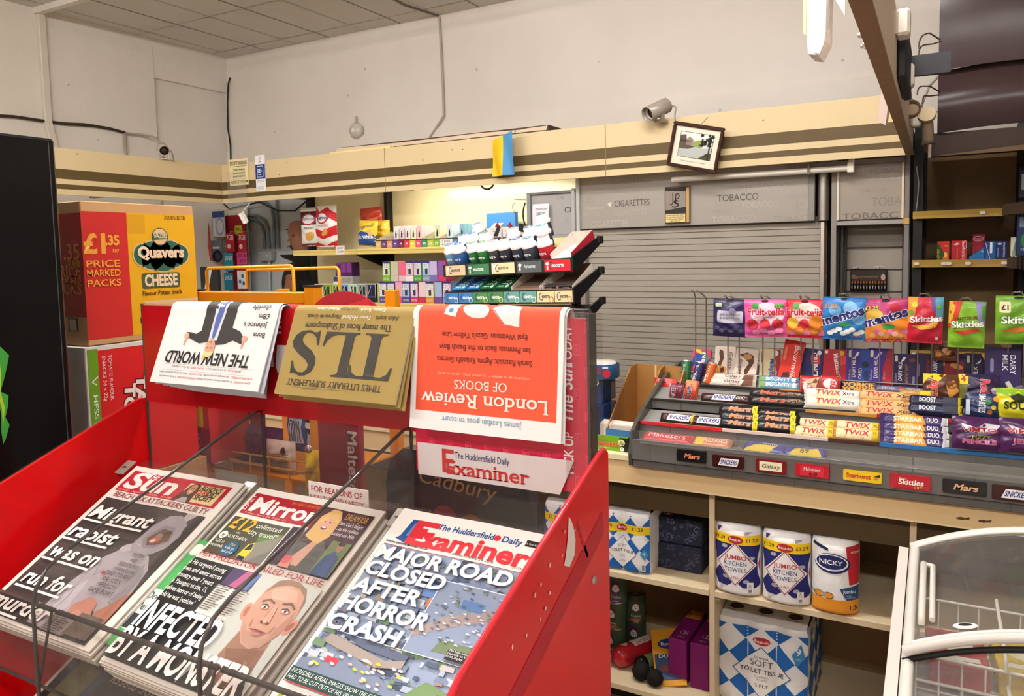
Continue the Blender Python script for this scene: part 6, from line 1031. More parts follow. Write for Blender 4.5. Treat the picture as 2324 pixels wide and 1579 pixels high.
# vape trays in a row: each a small open carton of its own
VC = ['d9b866','6a4478','d99a68','5e3f92','74264a','c9344a','d2cc3a','d6506e','3f8a66','b9bf4a','86b04a','d98a78','6aa8bc','5486c0','5a92c8','7a6690','86a8b8']
xv = -2.935
VN = ('tan','plum','peach','violet','maroon','cherry','lemon','coral','sea green','olive yellow','leaf green','salmon','aqua','sky blue','mid blue','dusty mauve','pale steel')
tall = {3: 'f0eef0',4: 'f0dade',5: 'f0eef0',6: 'f0f0dc',7: 'f0c9d0',10: 'e3e6c0',12: 'dfe8ea',14: '8fc0cf'}
for i, c in enumerate(VC):
    x = xv + 0.0418*i; t = thing('vape_tray','%s vape tray, number %s from the left in the upper row' % (VN[i],('one two three four five six seven eight nine ten eleven twelve thirteen fourteen fifteen sixteen seventeen'.split())[i]),'vapes',(x,3.632,ZS),0,'vape trays on the upper shelf')
    b = MB(); w_ = 0.0405; b.box(0,w_,0,0.16,0,0.052,c,0.0006); b.prism([(0,0.052),(0.16,0.052),(0.16,0.105),(0.03,0.062)],lambda y,z: Vector((0,y,z)),lambda y,z: Vector((0.0012,y,z)),'b5ab96'); b.prism([(0,0.052),(0.16,0.052),(0.16,0.105),(0.03,0.062)],lambda y,z: Vector((w_-0.0012,y,z)),lambda y,z: Vector((w_,y,z)),'b5ab96'); b.box(0.002,w_-0.002,0.15,0.16,0.052,0.1,'b5ab96'); f = Plane((0,0,0))
    b.rect(0.001,0.045,w_-0.001,0.051,f,'3a3432',1); b.ell(w_/2,0.022,0.009,0.009,f,'efe9e4',1); b.ell(w_/2,0.019,0.006,0.006,f,c,2); b.rect(0.004,0.058,w_-0.004,0.0605,f,'d9cfae',0); b.build('tray',t)
    if i in tall:
        b = MB(); b.box(0.003,w_-0.003,0.012,0.04,0.0525,0.128,tall[i],0.0008); f = Plane((0,0.012,0)); b.rrect(0.014,0.062,0.024,0.09,0.003,f,'1d1b20',1); b.rrect(0.016,0.09,0.022,0.1,0.002,f,'1d1b20',1); b.line([(0.006,0.062),(0.036,0.09)],0.0015,f,c,1)
        for k in range(1,4): b.box(0.003,w_-0.003,0.012 + k*0.03,0.04 + k*0.03,0.0525,0.127,tall[i],0.0008)
        b.build('vape_box', t)
def cart(name, lab, cat, P, w, d, h, m, L=None, rz=0.0, grp=None, ry=0.0, rx=0.0, side=None):
    o = thing(name, lab, cat, P, rz, grp, rx, ry); b = MB(); b.box(0, w, 0, d, 0, h, m, 0.0008)
    if L: ops(b, Plane((w/2, 0, h/2)), w, h, L)
    if side: b.rect(0.003, 0.003, d-0.003, h-0.003, Plane((w, 0, 0), (0, 1, 0)), side, 1)
    b.build('carton', o); return o
cart('display_carton','flat blue carton leaning at the back of the upper shelf','carton',(-2.30,3.86,ZS),0.2,0.03,0.19,'3a78bc',None,rad(-4))
o = thing('display_carton','grey slanted display carton at the right end of the vape row','carton',(-2.215,3.65,ZS),0,'display cartons'); b = MB(); b.prism([(0,0),(0.16,0),(0.16,0.13),(0,0.05)],lambda y,z: Vector((0,y,z)),lambda y,z: Vector((0.06,y,z)),'a89c8e'); b.rect(0,0,0.06,0.045,Plane((0,0,0)),'8a7060',1); b.build('carton',o)
for i in range(2):
    o = thing('display_carton',['white and black patterned display carton with photo strip, left of two','white and black patterned display carton with photo strip, right of two'][i],'carton',(-2.145 + 0.078*i,3.64,ZS),rad(-6),'display cartons'); b = MB(); b.box(0,0.072,0,0.11,0,0.10,'e2dce0',0.001); f = Plane((0,0,0)); b.poly([(0.02,0.05),(0.045,0.1),(0.072,0.1),(0.05,0.05)],f,'2c2c36',1); b.rect(0,0,0.072,0.045,f,'3a3844',1)
    for k in range(9): b.ell(0.006 + 0.0075*k,0.012 + 0.01*(k % 3),0.005,0.007,f,('c9a06a','b05a4a','d9cfc4')[k % 3],2)
    b.poly([(0.03,0.1),(0.05,0.126),(0.07,0.1)],f,'8a2a3a',1); b.text('dunk',f,0.03,0.075,0.008,'4a4a54',2,W=0.03); b.build('carton',o)
cart('display_carton','narrow white and black carton beside the patterned displays','carton',(-1.978,3.66,ZS),0.03,0.05,0.115,'d9d4d2',[('r',-.5,.1,.5,.5,'23222a')])
o = thing('ornament_jar','brown mottled jar at the right of the upper shelf','jar',(-1.905,3.72,ZS)); b = MB(); b.lathe([(0.0005,0),(0.03,0.002),(0.036,0.03),(0.03,0.06),(0.02,0.075),(0.0005,0.078)],'5e4632g',18); b.build('jar',o); b = MB(); b.tube(bez((-0.02,-0.03,0.02),(0,-0.04,0.06),(0.02,-0.034,0.05),(0.02,-0.03,0.02)),0.005,'a98a62m',6); b.build('chain',o)
o = thing('key_hook','steel key ring hanging on a hook by the grey door','hook',(-2.063,3.750,1.880)); b = MB(); b.tube([(0.014*cos(q*pi/6),0,0.014*sin(q*pi/6)) for q in range(12)],0.003,'b9b4a8m',6,closed=True); b.build('ring',o); b = MB(); b.tube([(0,0,-0.014),(0.002,0,-0.05),(0.01,0,-0.06),(0.016,-0.003,-0.05)],0.004,'a39d90m',6); b.tube([(0,0.0,0.014),(0,0.2,0.02)],0.003,'a39d90m',6); b.build('hook',o)
# lower shelf of vapes
def vape(P, w, h, cols, lab, txt='', grp='vape boxes on the lower shelf', rz=0.0, side=None):
    c0,c1,c2 = cols; o = thing('vape_box',lab,'vapes',P,rz,grp); b = MB(); d = 0.075; b.box(0,w,0,d,0,h,c0,0.0008); f = Plane((w/2,0,h/2))
    L = [('r', -.46, -.2, .46, .46, c1), ('r', -.5, -.5, .5, -.22, c2)]
    if txt == 'pod': L += [('R',-.3,-.14,-.06,.36,'1d1d26',.1),('R',.1,-.14,.34,.36,'1d1d26',.1),('l',[(-.4,-.1),(.0,.4)],c0,.04),('t','MIXED',0,-.42,.1,'1d1d20',{'W': .7})]
    elif txt: L += [('t',txt,0,.14,.26,'f0ecf2',{'W': .86,'off': .05,'out': ('2a2438',.05)}),('R',-.12,-.16,.2,.12,'3a3448',.1),('r',-.5,.4,.5,.5,'3a2f78'),('t','NICOTINE',0,-.42,.1,'efe9ee',{'W': .7})]
    ops(b,f,w,h,L); b.rect(0.002,0.002,d-0.002,h-0.002,Plane((w,0,0),(0,1,0)),side or c2,1); b.build('carton',o); return o
ZV = ZL + 0.0006
for i,(x,c1,c2,nm) in enumerate(((-3.44,'c9567a','b03a5a','pink'),(-3.375,'7a9a2a','c9d048','olive and yellow'),(-3.30,'8fb83a','7aa52e','green'),(-3.232,'6a9ad6','5a86c4','blue'),(-3.164,'a9d6b0','d2d86a','mint'),(-3.096,'7f9a96','b8343e','grey teal'),(-3.028,'2a2f5c','1d2030','navy'),(-2.95,'b9cc3a','a3bd2e','lime'))):
    vape((x,3.64 + 0.002*i,ZV),0.064,0.112,('e9e6de',c1,c2),'%s twin-pod vape box in the left group on the lower shelf' % nm,'pod')
ZT = ZV + 0.1125
vape((-3.30,3.66,ZT),0.05,0.045,('e9e6ea','3a3a6a','e9e6ea'),'small white vape box carrying the purple pair',''); cart('vape_carton','grey carton under the purple boxes','vapes',(-3.245,3.66,ZT),0.1,0.07,0.045,'a8a29c',[('t','NICOTINE',0,.05,.14,'4a4644',{'W': .7}),('t','ADDICTIVE',0,-.25,.14,'4a4644',{'W': .6})])
for i in range(3): vape((-3.285 + 0.044*i,3.665,ZT + 0.0455),0.042,0.085,('6a2a6a','7a3a86','4a2258'),'purple vape box, %s of the three on top' % ('left','middle','right')[i],'pod' if i == 0 else '')
TXT = ('32K', '3200', 'FX', '2400')
rows = [(0,-2.925,[('7a4a8a','e9e0ea','5a4a9a','FX'),('5a3f86','e3d8ea','6a4a92','3200'),('c94a7a','e9a8c0','d2567e',''),('5a4a9a','9ac0e0','4a4a8a','3200'),('c9406a','d9d0e3','c93a6a','32K'),('b8354a','e3d0d6','c4344e',''),('d2963a','e3dcc4','d2962e','32K'),('3a4a7a','a0b8d6','7a4a92',''),('c9567a','e0b0c8','6a9ac0','32K')]),
        (1,-2.90,[('5a9a3a','d6e3b0','7fb82e','32K'),('b0a890','c9c2ae','c9c2ae',''),('d9a06a','e86a8a','e3c0c8',''),('c9506a','e0c0d0','f0e8ec','32K'),('3f9a4a','e3d0dc','4fa03a','32K'),('3a78b0','b0c8ea','8aa0b8','32K'),('6a5aa0','c9b8e0','7a70b0',''),('b03a6a','8a5aa0','c9406a','')])]
for r, x0, cells in rows:
    for i, (c0, c1, c2, tx) in enumerate(cells):
        vape((x0 + 0.0565*i,3.64 + 0.004*(i % 3) + 0.006*r,ZV + r*0.1275),0.055,0.127 if r == 0 else 0.118,(c0,c1,c2),'%s vape box, %s along, %s row of the right-hand group' % ({'5a9a3a': 'green','b0a890': 'beige','d9a06a': 'orange and pink','c9506a': 'rose','3f9a4a': 'green and lilac','3a78b0': 'blue','6a5aa0': 'lavender','b03a6a': 'magenta'}.get(c0,{'7a4a8a': 'white and mauve','5a3f86': 'dark violet','c94a7a': 'pink','5a4a9a': 'light blue and violet','c9406a': 'lilac and pink','b8354a': 'red','d2963a': 'mustard','3a4a7a': 'steel blue','c9567a': 'pale pink'}.get(c0,'mixed')),('first','second','third','fourth','fifth','sixth','seventh','eighth','ninth')[i],('lower','upper')[r]),tx)

# ================================================================ recess at the left: pegboard, cards, switch box, person
t = thing('pegboard','cream perforated pegboard in the corner recess','pegboard',(-4.45,4.12,1.5)); b = MB(); x0,x1 = (-5.132,4.120,1.699)[0],(-4.544,4.120,1.686)[0]; b.box(x0,x1,4.12,4.13,1.1,1.99,'d6cbae'); f = Plane((0,4.12,0))
for i in range(13):
    for j in range(26): b.ell(x0 + 0.02 + i*(x1-x0-0.04)/12,1.13 + 0.0335*j,0.0042,0.0042,f,'5a5040',1,6)
b.build('board', t, True)
b = MB(); b.box(x0-0.06, x0, 3.9, 4.13, 1.1, 2.0, '1a1817'); b.build('side_post', t, True)
def hang(name, lab, cat, Pa, Pb, Y, m, L, grp=None, d=0.008, fin=''):
    x0,z0,x1,z1 = Pa[0],Pb[2],Pb[0],Pa[2]; o = thing(name,lab,cat,(x0,Y,z0),0,grp); b = MB(); b.box(0,x1-x0,0,d,0,z1-z0,m + fin,0.001); ops(b,Plane(((x1-x0)/2,0,(z1-z0)/2)),x1-x0,z1-z0,L); b.build('card',o)
    b = MB(); b.tube([((x1-x0)/2,0.004,z1-z0-0.008),((x1-x0)/2,0.005,z1-z0+0.012),((x1-x0)/2,4.118-Y,z1-z0+0.012)],0.002,'c9c4bcm',5); b.build('peg',o); return o
GC = 'packs hanging on the pegboard'
t = thing('snack_shelf','small shelf with brass strip left of the pegboard','shelf',(-4.980,3.980,1.595)); b = MB(); b.box(-0.1,0.11,0,0.13,0,0.03,'c2a54eg',0.002); b.build('strip',t)
bag('crisp_bag','red crisp bag hanging left of the pegboard packs','crisps',(-4.878,3.970,1.793),.17,.42,.03,'a81f22f',[('t','Doritos',.0,.1,.09,'ece4e0',{'W': .9,'rot': .1,'off': .04}),('p',[(-.4,.5),(.1,.4),(-.2,.2)],'d9402a'),('p',[(-.3,-.1),(.3,-.2),(0,-.4)],'c9502a')],0,rad(10),rad(-4),None,5)
hang('blister_pack','blue pack with red logo hanging at the top left of the pegboard','pack',(-4.924,4.020,1.996),(-4.825,4.020,1.812),4.03,'2a3a6a',[('e',0,.3,.4,.1,'b0303a')],GC)
hang('torch_pack','small silver torch hanging between two blue packs','torch',(-4.854,4.000,1.886),(-4.827,4.000,1.792),4.0,'b9bcc0',[('r',-.3,-.3,.3,.0,'6a6d72')],GC,0.014,'m')
hang('protractor_pack','clear protractor pack with blue header on the pegboard','stationery',(-4.776,4.000,1.955),(-4.647,4.000,1.764),4.0,'b9bcc6',[('r',-.5,.26,.5,.5,'2f4478'),('e',.1,-.1,.36,.34,'8d92a0'),('e',.1,-.1,.28,.26,'c3c6cf'),('r',-.4,-.44,-.3,.2,'d9dbe2')],GC)
hang('tape_measure_card','grey card with round black tape measure','tape measure',(-4.802,4.000,1.738),(-4.688,4.000,1.584),4.0,'6f7680',[('e',.05,-.26,.46,.3,'16161a'),('e',.05,-.26,.26,.17,'2a3a5a'),('r',-.4,.1,.3,.2,'c9ced6')],GC)
hang('sim_card_pack','tall red sim card sheet with yellow price flash','card',(-4.697,4.040,1.924),(-4.492,4.040,1.359),4.05,'9a1826',[('p',[(.0,.36),(.34,.36),(.4,.26),(.2,.22),(-.04,.26)],'c9c23a'),('t','99p',.18,.29,.04,'2a2a1a',{'W': .3})],GC)
for i,(pa,pb,m,L,lab) in enumerate((((-4.636,4.000,1.786),(-4.547,4.000,1.651),'b01f2e',[('t','7GB',0,.14,.28,'eceaec',{'W': .8}),('e',-.15,-.2,.2,.14,'ecd6d8')],'red seven gigabyte sim card, left of the pair'),((-4.510,4.000,1.783),(-4.423,4.000,1.648),'b01f2e',[('t','7GB',0,.14,.28,'eceaec',{'W': .8}),('e',-.15,-.2,.2,.14,'ecd6d8')],'red seven gigabyte sim card, right of the pair'),((-4.665,4.000,1.643),(-4.571,4.000,1.508),'1f8aa0',[('t','20GB',0,.1,.24,'dceef0',{'W': .8})],'upper teal sim card'),((-4.676,4.000,1.495),(-4.581,4.000,1.367),'1a7a96',[('t','20GB',0,.1,.24,'dceef0',{'W': .8})],'lower teal sim card'),((-4.529,4.000,1.644),(-4.425,4.000,1.555),'c9407e',[('t','40GB',0,.1,.3,'2a1a2a',{'W': .8}),('t','£10',.1,-.3,.26,'2a1a2a',{'W': .5})],'pink forty gigabyte sim card'),((-4.534,4.000,1.511),(-4.441,4.000,1.377),'dfe0e3',[('e',.1,.2,.14,.12,'2a6aa8'),('e',-.2,-.1,.14,.12,'2a8ab0'),('e',.2,-.2,.14,.12,'3a5a9a')],'white sim card with blue drops'))):
    hang('sim_card_pack', lab + ' on the pegboard', 'card', pa, pb, 3.995, m, L, GC, 0.002)
t = thing('till_screen','black and white till screen leaning below the pegboard','screen',(-4.451,3.600,1.358),rad(20)); b = MB(); b.box(0,0.14,0,0.03,0,0.19,'1a1a1cg',0.006); b.poly([(0.02,0.0),(0.05,0.0),(0.09,0.17),(0.06,0.17)],Plane((0,0,0)),'cfd0d4',1); b.build('screen',t); b = MB(); b.box(0.05,0.09,0.01,0.05,-0.5,0,'1a1a1c'); b.build('stand',t)
t = thing('switch_box','grey double switch box on the recess wall','switch',(-4.433,4.165,1.578)); b = MB(); b.box(0,0.125,-0.05,0.002,0,0.068,'9ba1a0g',0.005); b.build('box',t)
for x in (0.042,0.088): b = MB(); b.M = Matrix.Translation((x,-0.05,0.036)) @ Matrix.Rotation(rad(90),4,'X'); b.lathe([(0.009,0),(0.008,0.004),(0.0005,0.005)],'e6e6e2m',10); b.build('switch',t)
for i,(P,lab) in enumerate((([(-4.402,4.150,1.670),(-4.404,4.150,1.781),(-4.423,4.150,1.841),(-4.485,4.150,1.882),(-4.601,4.150,1.897)],'first grey conduit bending left above the switch box'),([(-4.357,4.150,1.669),(-4.358,4.150,1.796),(-4.385,4.150,1.872),(-4.460,4.150,1.914),(-4.599,4.150,1.930)],'second grey conduit bending left above the switch box'),([(-4.307,4.150,1.668),(-4.299,4.150,1.875),(-4.311,4.150,1.966),(-4.358,4.150,2.007),(-4.476,4.150,2.026)],'third grey conduit bending left near the pelmet'),([(-4.262,4.150,1.667),(-4.263,4.150,1.874),(-4.254,4.150,2.098)],'straight grey conduit rising from the switch box'),([(-4.362,4.150,1.577),(-4.368,4.150,1.419),(-4.371,4.150,1.221)],'pale conduit dropping below the switch box'))):
    b = MB(); b.tube(P,0.011,'6a7072' if i < 4 else 'a9afae',8); tag(b.build('conduit'),lab,'conduit','conduits in the recess')
cable('hanging_cable',[(-4.760,4.100,2.018),(-4.705,4.100,1.976),(-4.377,4.100,2.012),(-4.203,4.100,1.940),(-4.030,4.100,1.932),(-3.899,4.100,2.007)],0.006,'1d1c1c','black cable looping across the grey recess under the pelmet')
cable('hanging_cable',bez((-2.165,3.580,1.971),(-2.139,3.580,1.927),(-2.089,3.580,1.939),(-2.083,3.580,1.971)),0.005,'2a2622','short black cable loop below the pelmet by the flag')
# the person behind the shelves: one continuous skinned body, clothes over it
def skin(name, joints, edges, m, parent=None, lv=2):
    me = bpy.data.meshes.new(name); me.from_pydata([j[0] for j in joints],edges,[]); o = bpy.data.objects.new(name,me); C.objects.link(o)
    s = o.modifiers.new('skin','SKIN'); s.use_smooth_shade = True; me.skin_vertices.new() if not me.skin_vertices else None
    for i,j in enumerate(joints): me.skin_vertices[0].data[i].radius = (j[1],j[2] if len(j) > 2 else j[1]); me.skin_vertices[0].data[i].use_root = (i == 0)
    q = o.modifiers.new('smooth', 'SUBSURF'); q.levels = lv; q.render_levels = lv; me.materials.append(mat(m))
    if parent: o.parent = parent
    return o
mp = thing('person','bald bearded person in a black jacket looking down at a phone behind the shelves','person',(-3.80,3.985,0.0),rad(-4))
J = [((0.02,0,0.95),.14,.12),((0.01,0,1.1),.13,.11),((0.0,0,1.28),.15,.12),((-0.01,0,1.45),.14,.10),((-0.03,0,1.56),.07),((-0.05,0,1.63),.062),((-0.085,0,1.71),.078),((-0.09,0,1.79),.092),((-0.07,0,1.855),.078),
     ((0.0,.15,1.44),.07),((-0.02,.17,1.2),.048),((-0.2,.1,1.16),.036),((-0.26,.06,1.2),.026),((0.0,-.15,1.44),.07),((-0.02,-.17,1.2),.048),((-0.2,-.09,1.2),.036),((-0.27,-.04,1.25),.028),
     ((0.02,.1,0.88),.1),((0.0,.1,0.5),.065),((0.03,.1,0.08),.045),((-0.09,.11,0.03),.035),((0.02,-.1,0.88),.1),((0.0,-.1,0.5),.065),((0.03,-.1,0.08),.045),((-0.09,-.11,0.03),.035)]
E_ = [(0,1),(1,2),(2,3),(3,4),(4,5),(5,6),(6,7),(7,8),(3,9),(9,10),(10,11),(11,12),(3,13),(13,14),(14,15),(15,16),(0,17),(17,18),(18,19),(19,20),(0,21),(21,22),(22,23),(23,24)]
body = skin('body', J, E_, '8a5a44', mp)
JJ = [(j[0], *[q + 0.022 for q in j[1:]]) for j in J]
skin('jacket',[JJ[0],JJ[1],JJ[2],JJ[3],((-0.04,0,1.60),.085),JJ[9],JJ[10],JJ[11],JJ[13],JJ[14],JJ[15]],[(0,1),(1,2),(2,3),(3,4),(3,5),(5,6),(6,7),(3,8),(8,9),(9,10)],'17161a',mp)
skin('trousers',[JJ[0],JJ[17],JJ[18],((0.03,.1,0.1),.06),JJ[21],JJ[22],((0.03,-.1,0.1),.06)],[(0,1),(1,2),(2,3),(0,4),(4,5),(5,6)],'1d1e24',mp)
skin('beard',[((-0.12,0,1.665),.062),((-0.14,0,1.64),.05),((-0.1,.03,1.68),.05),((-0.1,-.03,1.68),.05)],[(0,1),(0,2),(0,3)],'2a1f1b',mp)
b = MB(); b.prism([(-0.165,1.765),(-0.205,1.715),(-0.165,1.705)],lambda x,z: Vector((x,-0.014,z)),lambda x,z: Vector((x,0.014,z)),'84543e')
for s in (-1,1): b.lathe([(0.0005,-0.008),(0.018,-0.004),(0.024,0.006),(0.0005,0.008)],'84543e',12,0.55,0.5,o=(-0.07,s*0.088,1.75)); b.lathe([(0.0005,-0.006),(0.008,0),(0.0005,0.006)],'1a1210',8,o=(-0.166,s*0.034,1.772)); b.box(-0.172,-0.158,s*0.034-0.018,s*0.034+0.018,1.79,1.797,'2a1f1b')
b.box(-0.2, -0.17, -0.02, 0.02, 1.672, 1.679, '5e2f28'); b.build('face', mp)
for s, hx, hz in ((1, -0.26, 1.2), (-1, -0.27, 1.25)):
    y0 = 0.06 if s > 0 else -0.04; b = MB()
    for k in range(4): b.tube(bez((hx,y0 + 0.012*(k-1.5),hz+0.01),(hx-0.04,y0 + 0.014*(k-1.5),hz+0.03),(hx-0.07,y0 + 0.013*(k-1.5) - s*0.02,hz+0.04),(hx-0.055 + 0.004*k,y0 + 0.012*(k-1.5) - s*0.05,hz+0.045 + 0.006*(k % 2)),6),[0.009,.009,.0085,.008,.008,.007,.006],'8a5a44',8)
    b.tube(bez((hx+0.01,y0 - s*0.015,hz+0.015),(hx-0.01,y0 - s*0.035,hz+0.04),(hx-0.03,y0 - s*0.045,hz+0.05),(hx-0.045,y0 - s*0.045,hz+0.05),5),[.01,.01,.0095,.009,.008,.007],'8a5a44',8); b.build('fingers',mp)
t = thing('phone','dark phone held by the person behind the shelves','phone',(-4.135,3.99,1.225),rad(-4),None,0,rad(30)); b = MB(); b.box(-0.006,0.004,-0.036,0.036,-0.01,0.135,'18181cg',0.004); b.build('phone',t)

# ================================================================ chewing gum rack on the counter
P0 = (-1.797, 2.680, 1.391)
t = thing('gum_rack','black tiered chewing gum rack at the back of the counter','display rack',P0,rad(-15),None,0,rad(-2)); GM = t.matrix_basis.copy()
def gpart(b, n): return b.build(n, t)
LG = 0.69
for z, dx in ((0.0, 0.0), (0.112, 0.0), (-0.112, 0.0)):
    b = MB(); b.box(-0.004,LG,-0.012,0.0,z,z+0.052,'1b1a1bg',0.004); b.prism([(0,z+0.045),(0.15,z+0.10),(0.15,z+0.094),(0,z+0.039)],lambda y,q: Vector((0,y,q)),lambda y,q: Vector((LG,y,q)),'232223')
    b.prism([(-0.012,z),(-0.012,z+0.055),(0.02,z+0.07),(0.145,z+0.125),(0.16,z+0.12),(0.155,z+0.10),(0.03,z+0.02),(0.01,z)],lambda y,q: Vector((LG,y,q)),lambda y,q: Vector((LG+0.008,y,q)),'1b1a1bg'); b.box(LG-0.002,LG+0.012,0.14,0.17,z+0.10,z+0.128,'1b1a1b',0.003); gpart(b,'tier')
b = MB(); b.box(0.1,0.13,0.15,0.17,P0[2]*-1 + CT + 0.01,0.24,'1b1a1b'); b.box(0.55,0.58,0.15,0.17,CT - P0[2] + 0.03,0.24,'1b1a1b'); b.box(0.02,0.68,0.0,0.2,CT - P0[2] + 0.03,CT - P0[2] + 0.045,'1b1a1b'); gpart(b,'stand')
def gcard(b, x0, x1, z0, m, tm, dots=True, txt='extra', icon=None):
    f = Plane((0,-0.0122,0)); b.rect(x0,z0+0.006,x1,z0+0.047,f,m,1); w_ = x1-x0; b.text(txt,f,x0 + w_*0.52,z0+0.022,0.013,tm,3,W=w_*0.46,off=0.05)
    if txt == 'extra': b.line([(x0 + w_*0.27 + 0.011*cos(q*.4),z0+0.027 + 0.013*sin(q*.4)) for q in range(3,14)],0.003,f,'26366a',2)
    if icon: b.ell(x0 + w_*0.84,z0+0.016,0.011,0.012,f,icon,3); b.ell(x0 + w_*0.84,z0+0.015,0.008,0.009,f,m,4)
    else: b.ell(x0 + w_*0.12,z0+0.034,0.009,0.006,f,'f0eee6',2); b.rect(x0 + w_*0.09,z0+0.012,x0 + w_*0.15,z0+0.026,f,'e0ddd2',2)
b = MB(); CW = LG/5
for i,(m,tm) in enumerate((('d8bd94','6a6460'),('3f7a52','f2f2ee'),('e6d6a8','8a7a5a'),('54595c','c9d0cc'),('c9242e','f6f0f0'))): gcard(b,CW*i + 0.012 + 0.004*(i == 0),CW*(i+1) - 0.002,0.112,m,tm,txt='Airwaves' if i == 3 else 'extra')
for i,(m,tm,ic) in enumerate((('3f78b0','f2f4f8','e6eef4'),('3f78b0','f2f4f8','e6eef4'),('4a8450','f2f4ee','e3e89a'),('4a8450','f2f4ee','e3e89a'),('6aa098','eef4f2','dfeee6'),('6aa098','eef4f2','dfeee6'),('e0cfa0','5a5450','c9705a'),('e0cfa0','5a5450','c9705a'))): gcard(b,LG/8*i + 0.004,LG/8*(i+1) + 0.001,0.0,m,tm,icon=ic)
gpart(b, 'price_cards')
def bottle(x, y, z, m, top, lab):
    o = thing('gum_bottle',lab,'gum',(0,0,0),0,'chewing gum bottles'); o.matrix_basis = GM @ TM(x,y,z + ZB - 0.018 + y*0.36,0,rad(20)); b = MB(); b.lathe([(0.0005,0),(0.026,0.001),(0.029,0.005),(0.029,0.06),(0.027,0.064)],m + 'g',20); f = Cyl(0.029); b.text('extra',f,0,0.03,0.011,'f0f0f2',2,W=0.034,off=0.04); b.build('body',o)
    b = MB(); b.lathe([(0.030,0.058),(0.0315,0.066),(0.028,0.072),(0.0235,0.074),(0.0235,0.09),(0.022,0.0925),(0.0005,0.0925)],'f2eeecg',22); b.disc((0,0,0.0928),0.018,top,16); b.line([(-0.01,-0.006),(-0.002,0.008),(0.004,-0.004),(0.011,0.007)],0.004,Plane((0,0,0.0929),(1,0,0),(0,1,0)),'e9eef4',1); b.build('cap',o)
ZB = 0.112 + 0.056
BT = [(0.035,0.028,0,'5a8ab0','5f9ad2','first blue gum bottle in the front row'),(0.088,0.028,0,'2a5a9a','4a86c8','second blue gum bottle in the front row'),(0.06,0.085,0.018,'2a5a9a','5a96d0','left blue gum bottle in the second row'),(0.115,0.085,0.022,'2a5a9a','4a7ec4','right blue gum bottle in the second row'),(0.112,0.12,0.05,'2a8a9a','6a8ac0','topmost blue gum bottle'),
      (0.172,0.028,0,'1f6a3a','8ab06a','first green gum bottle in the front row'),(0.228,0.028,0,'1f7a3a','6a9a5a','second green gum bottle in the front row'),(0.19,0.085,0.02,'1f6a3a','5a7a5a','green gum bottle in the second row'),(0.29,0.028,0,'3a3a44','a8a4a0','black gum bottle with grey cap in the front row'),(0.348,0.03,0,'2f2f38','b0aaa6','second black gum bottle in the front row'),(0.342,0.088,0.024,'3a3a44','9a9692','black gum bottle in the second row'),
      (0.418,0.028,0,'2a3444','5a6ab0','first slate gum bottle in the front row'),(0.476,0.028,0,'3a424c','4a7a9a','second slate gum bottle in the front row'),(0.435,0.085,0.024,'3a424c','4a8a9a','left slate gum bottle in the second row'),(0.50,0.085,0.026,'3a424c','4a9aa0','right slate gum bottle in the second row'),(0.468,0.12,0.058,'3a424c','5a7a72','topmost slate gum bottle'),(0.552,0.03,0,'b8242e','d9686a','red gum bottle at the right of the front row')]
for a in BT: bottle(*a)
o = thing('gum_tray','empty white lined red gum tray at the right of the top tier','tray',(0,0,0)); o.matrix_basis = GM @ TM(0.585,0.004,0.112+0.05,0,rad(21)); b = MB(); b.box(0,0.1,0,0.15,0,0.002,'e6ddd2'); b.box(0,0.1,0.148,0.15,0,0.05,'d9d0c4'); b.prism([(0,0),(0.15,0),(0.15,0.05),(0,0.02)],lambda y,z: Vector((0.098,y,z)),lambda y,z: Vector((0.1,y,z)),'a82430'); b.prism([(0,0),(0.15,0),(0.15,0.05),(0,0.02)],lambda y,z: Vector((0,y,z)),lambda y,z: Vector((0.002,y,z)),'d9d0c4'); b.build('tray',o)
for i,(m,c) in enumerate((('3f8ac0','blue, first'),('2f6aa8','blue, second'),('1f6a3a','green, first'),('1d6236','green, second'))):
    o = thing('gum_tray','gum tray with rows of packs, %s from the left on the second tier' % c,'tray',(0,0,0),0,'filled gum trays'); o.matrix_basis = GM @ TM(0.035 + 0.083*i,0.004,0.05,0,rad(21)); b = MB(); b.box(0,0.08,0,0.14,0,0.002,'2a2a30'); b.prism([(0,0),(0.14,0),(0.14,0.045),(0,0.016)],lambda y,z: Vector((0.078,y,z)),lambda y,z: Vector((0.08,y,z)),m); b.prism([(0,0),(0.14,0),(0.14,0.045),(0,0.016)],lambda y,z: Vector((0,y,z)),lambda y,z: Vector((0.002,y,z)),m); b.build('tray',o)
    for k in range(5):
        b = MB(); b.M = TM(0.004,0.004 + 0.025*k,0.003,0,rad(18)); b.box(0,0.072,0,0.022,0,0.011,m + 'g',0.002); f = Plane((0,0,0.011),(1,0,0),(0,1,0)); b.text('extra',f,0.03,0.007,0.008,'eef2f4',2,W=0.03,off=0.04); b.ell(0.06,0.011,0.008,0.008,f,'b9d8c0',1); b.build('gum_pack',o)
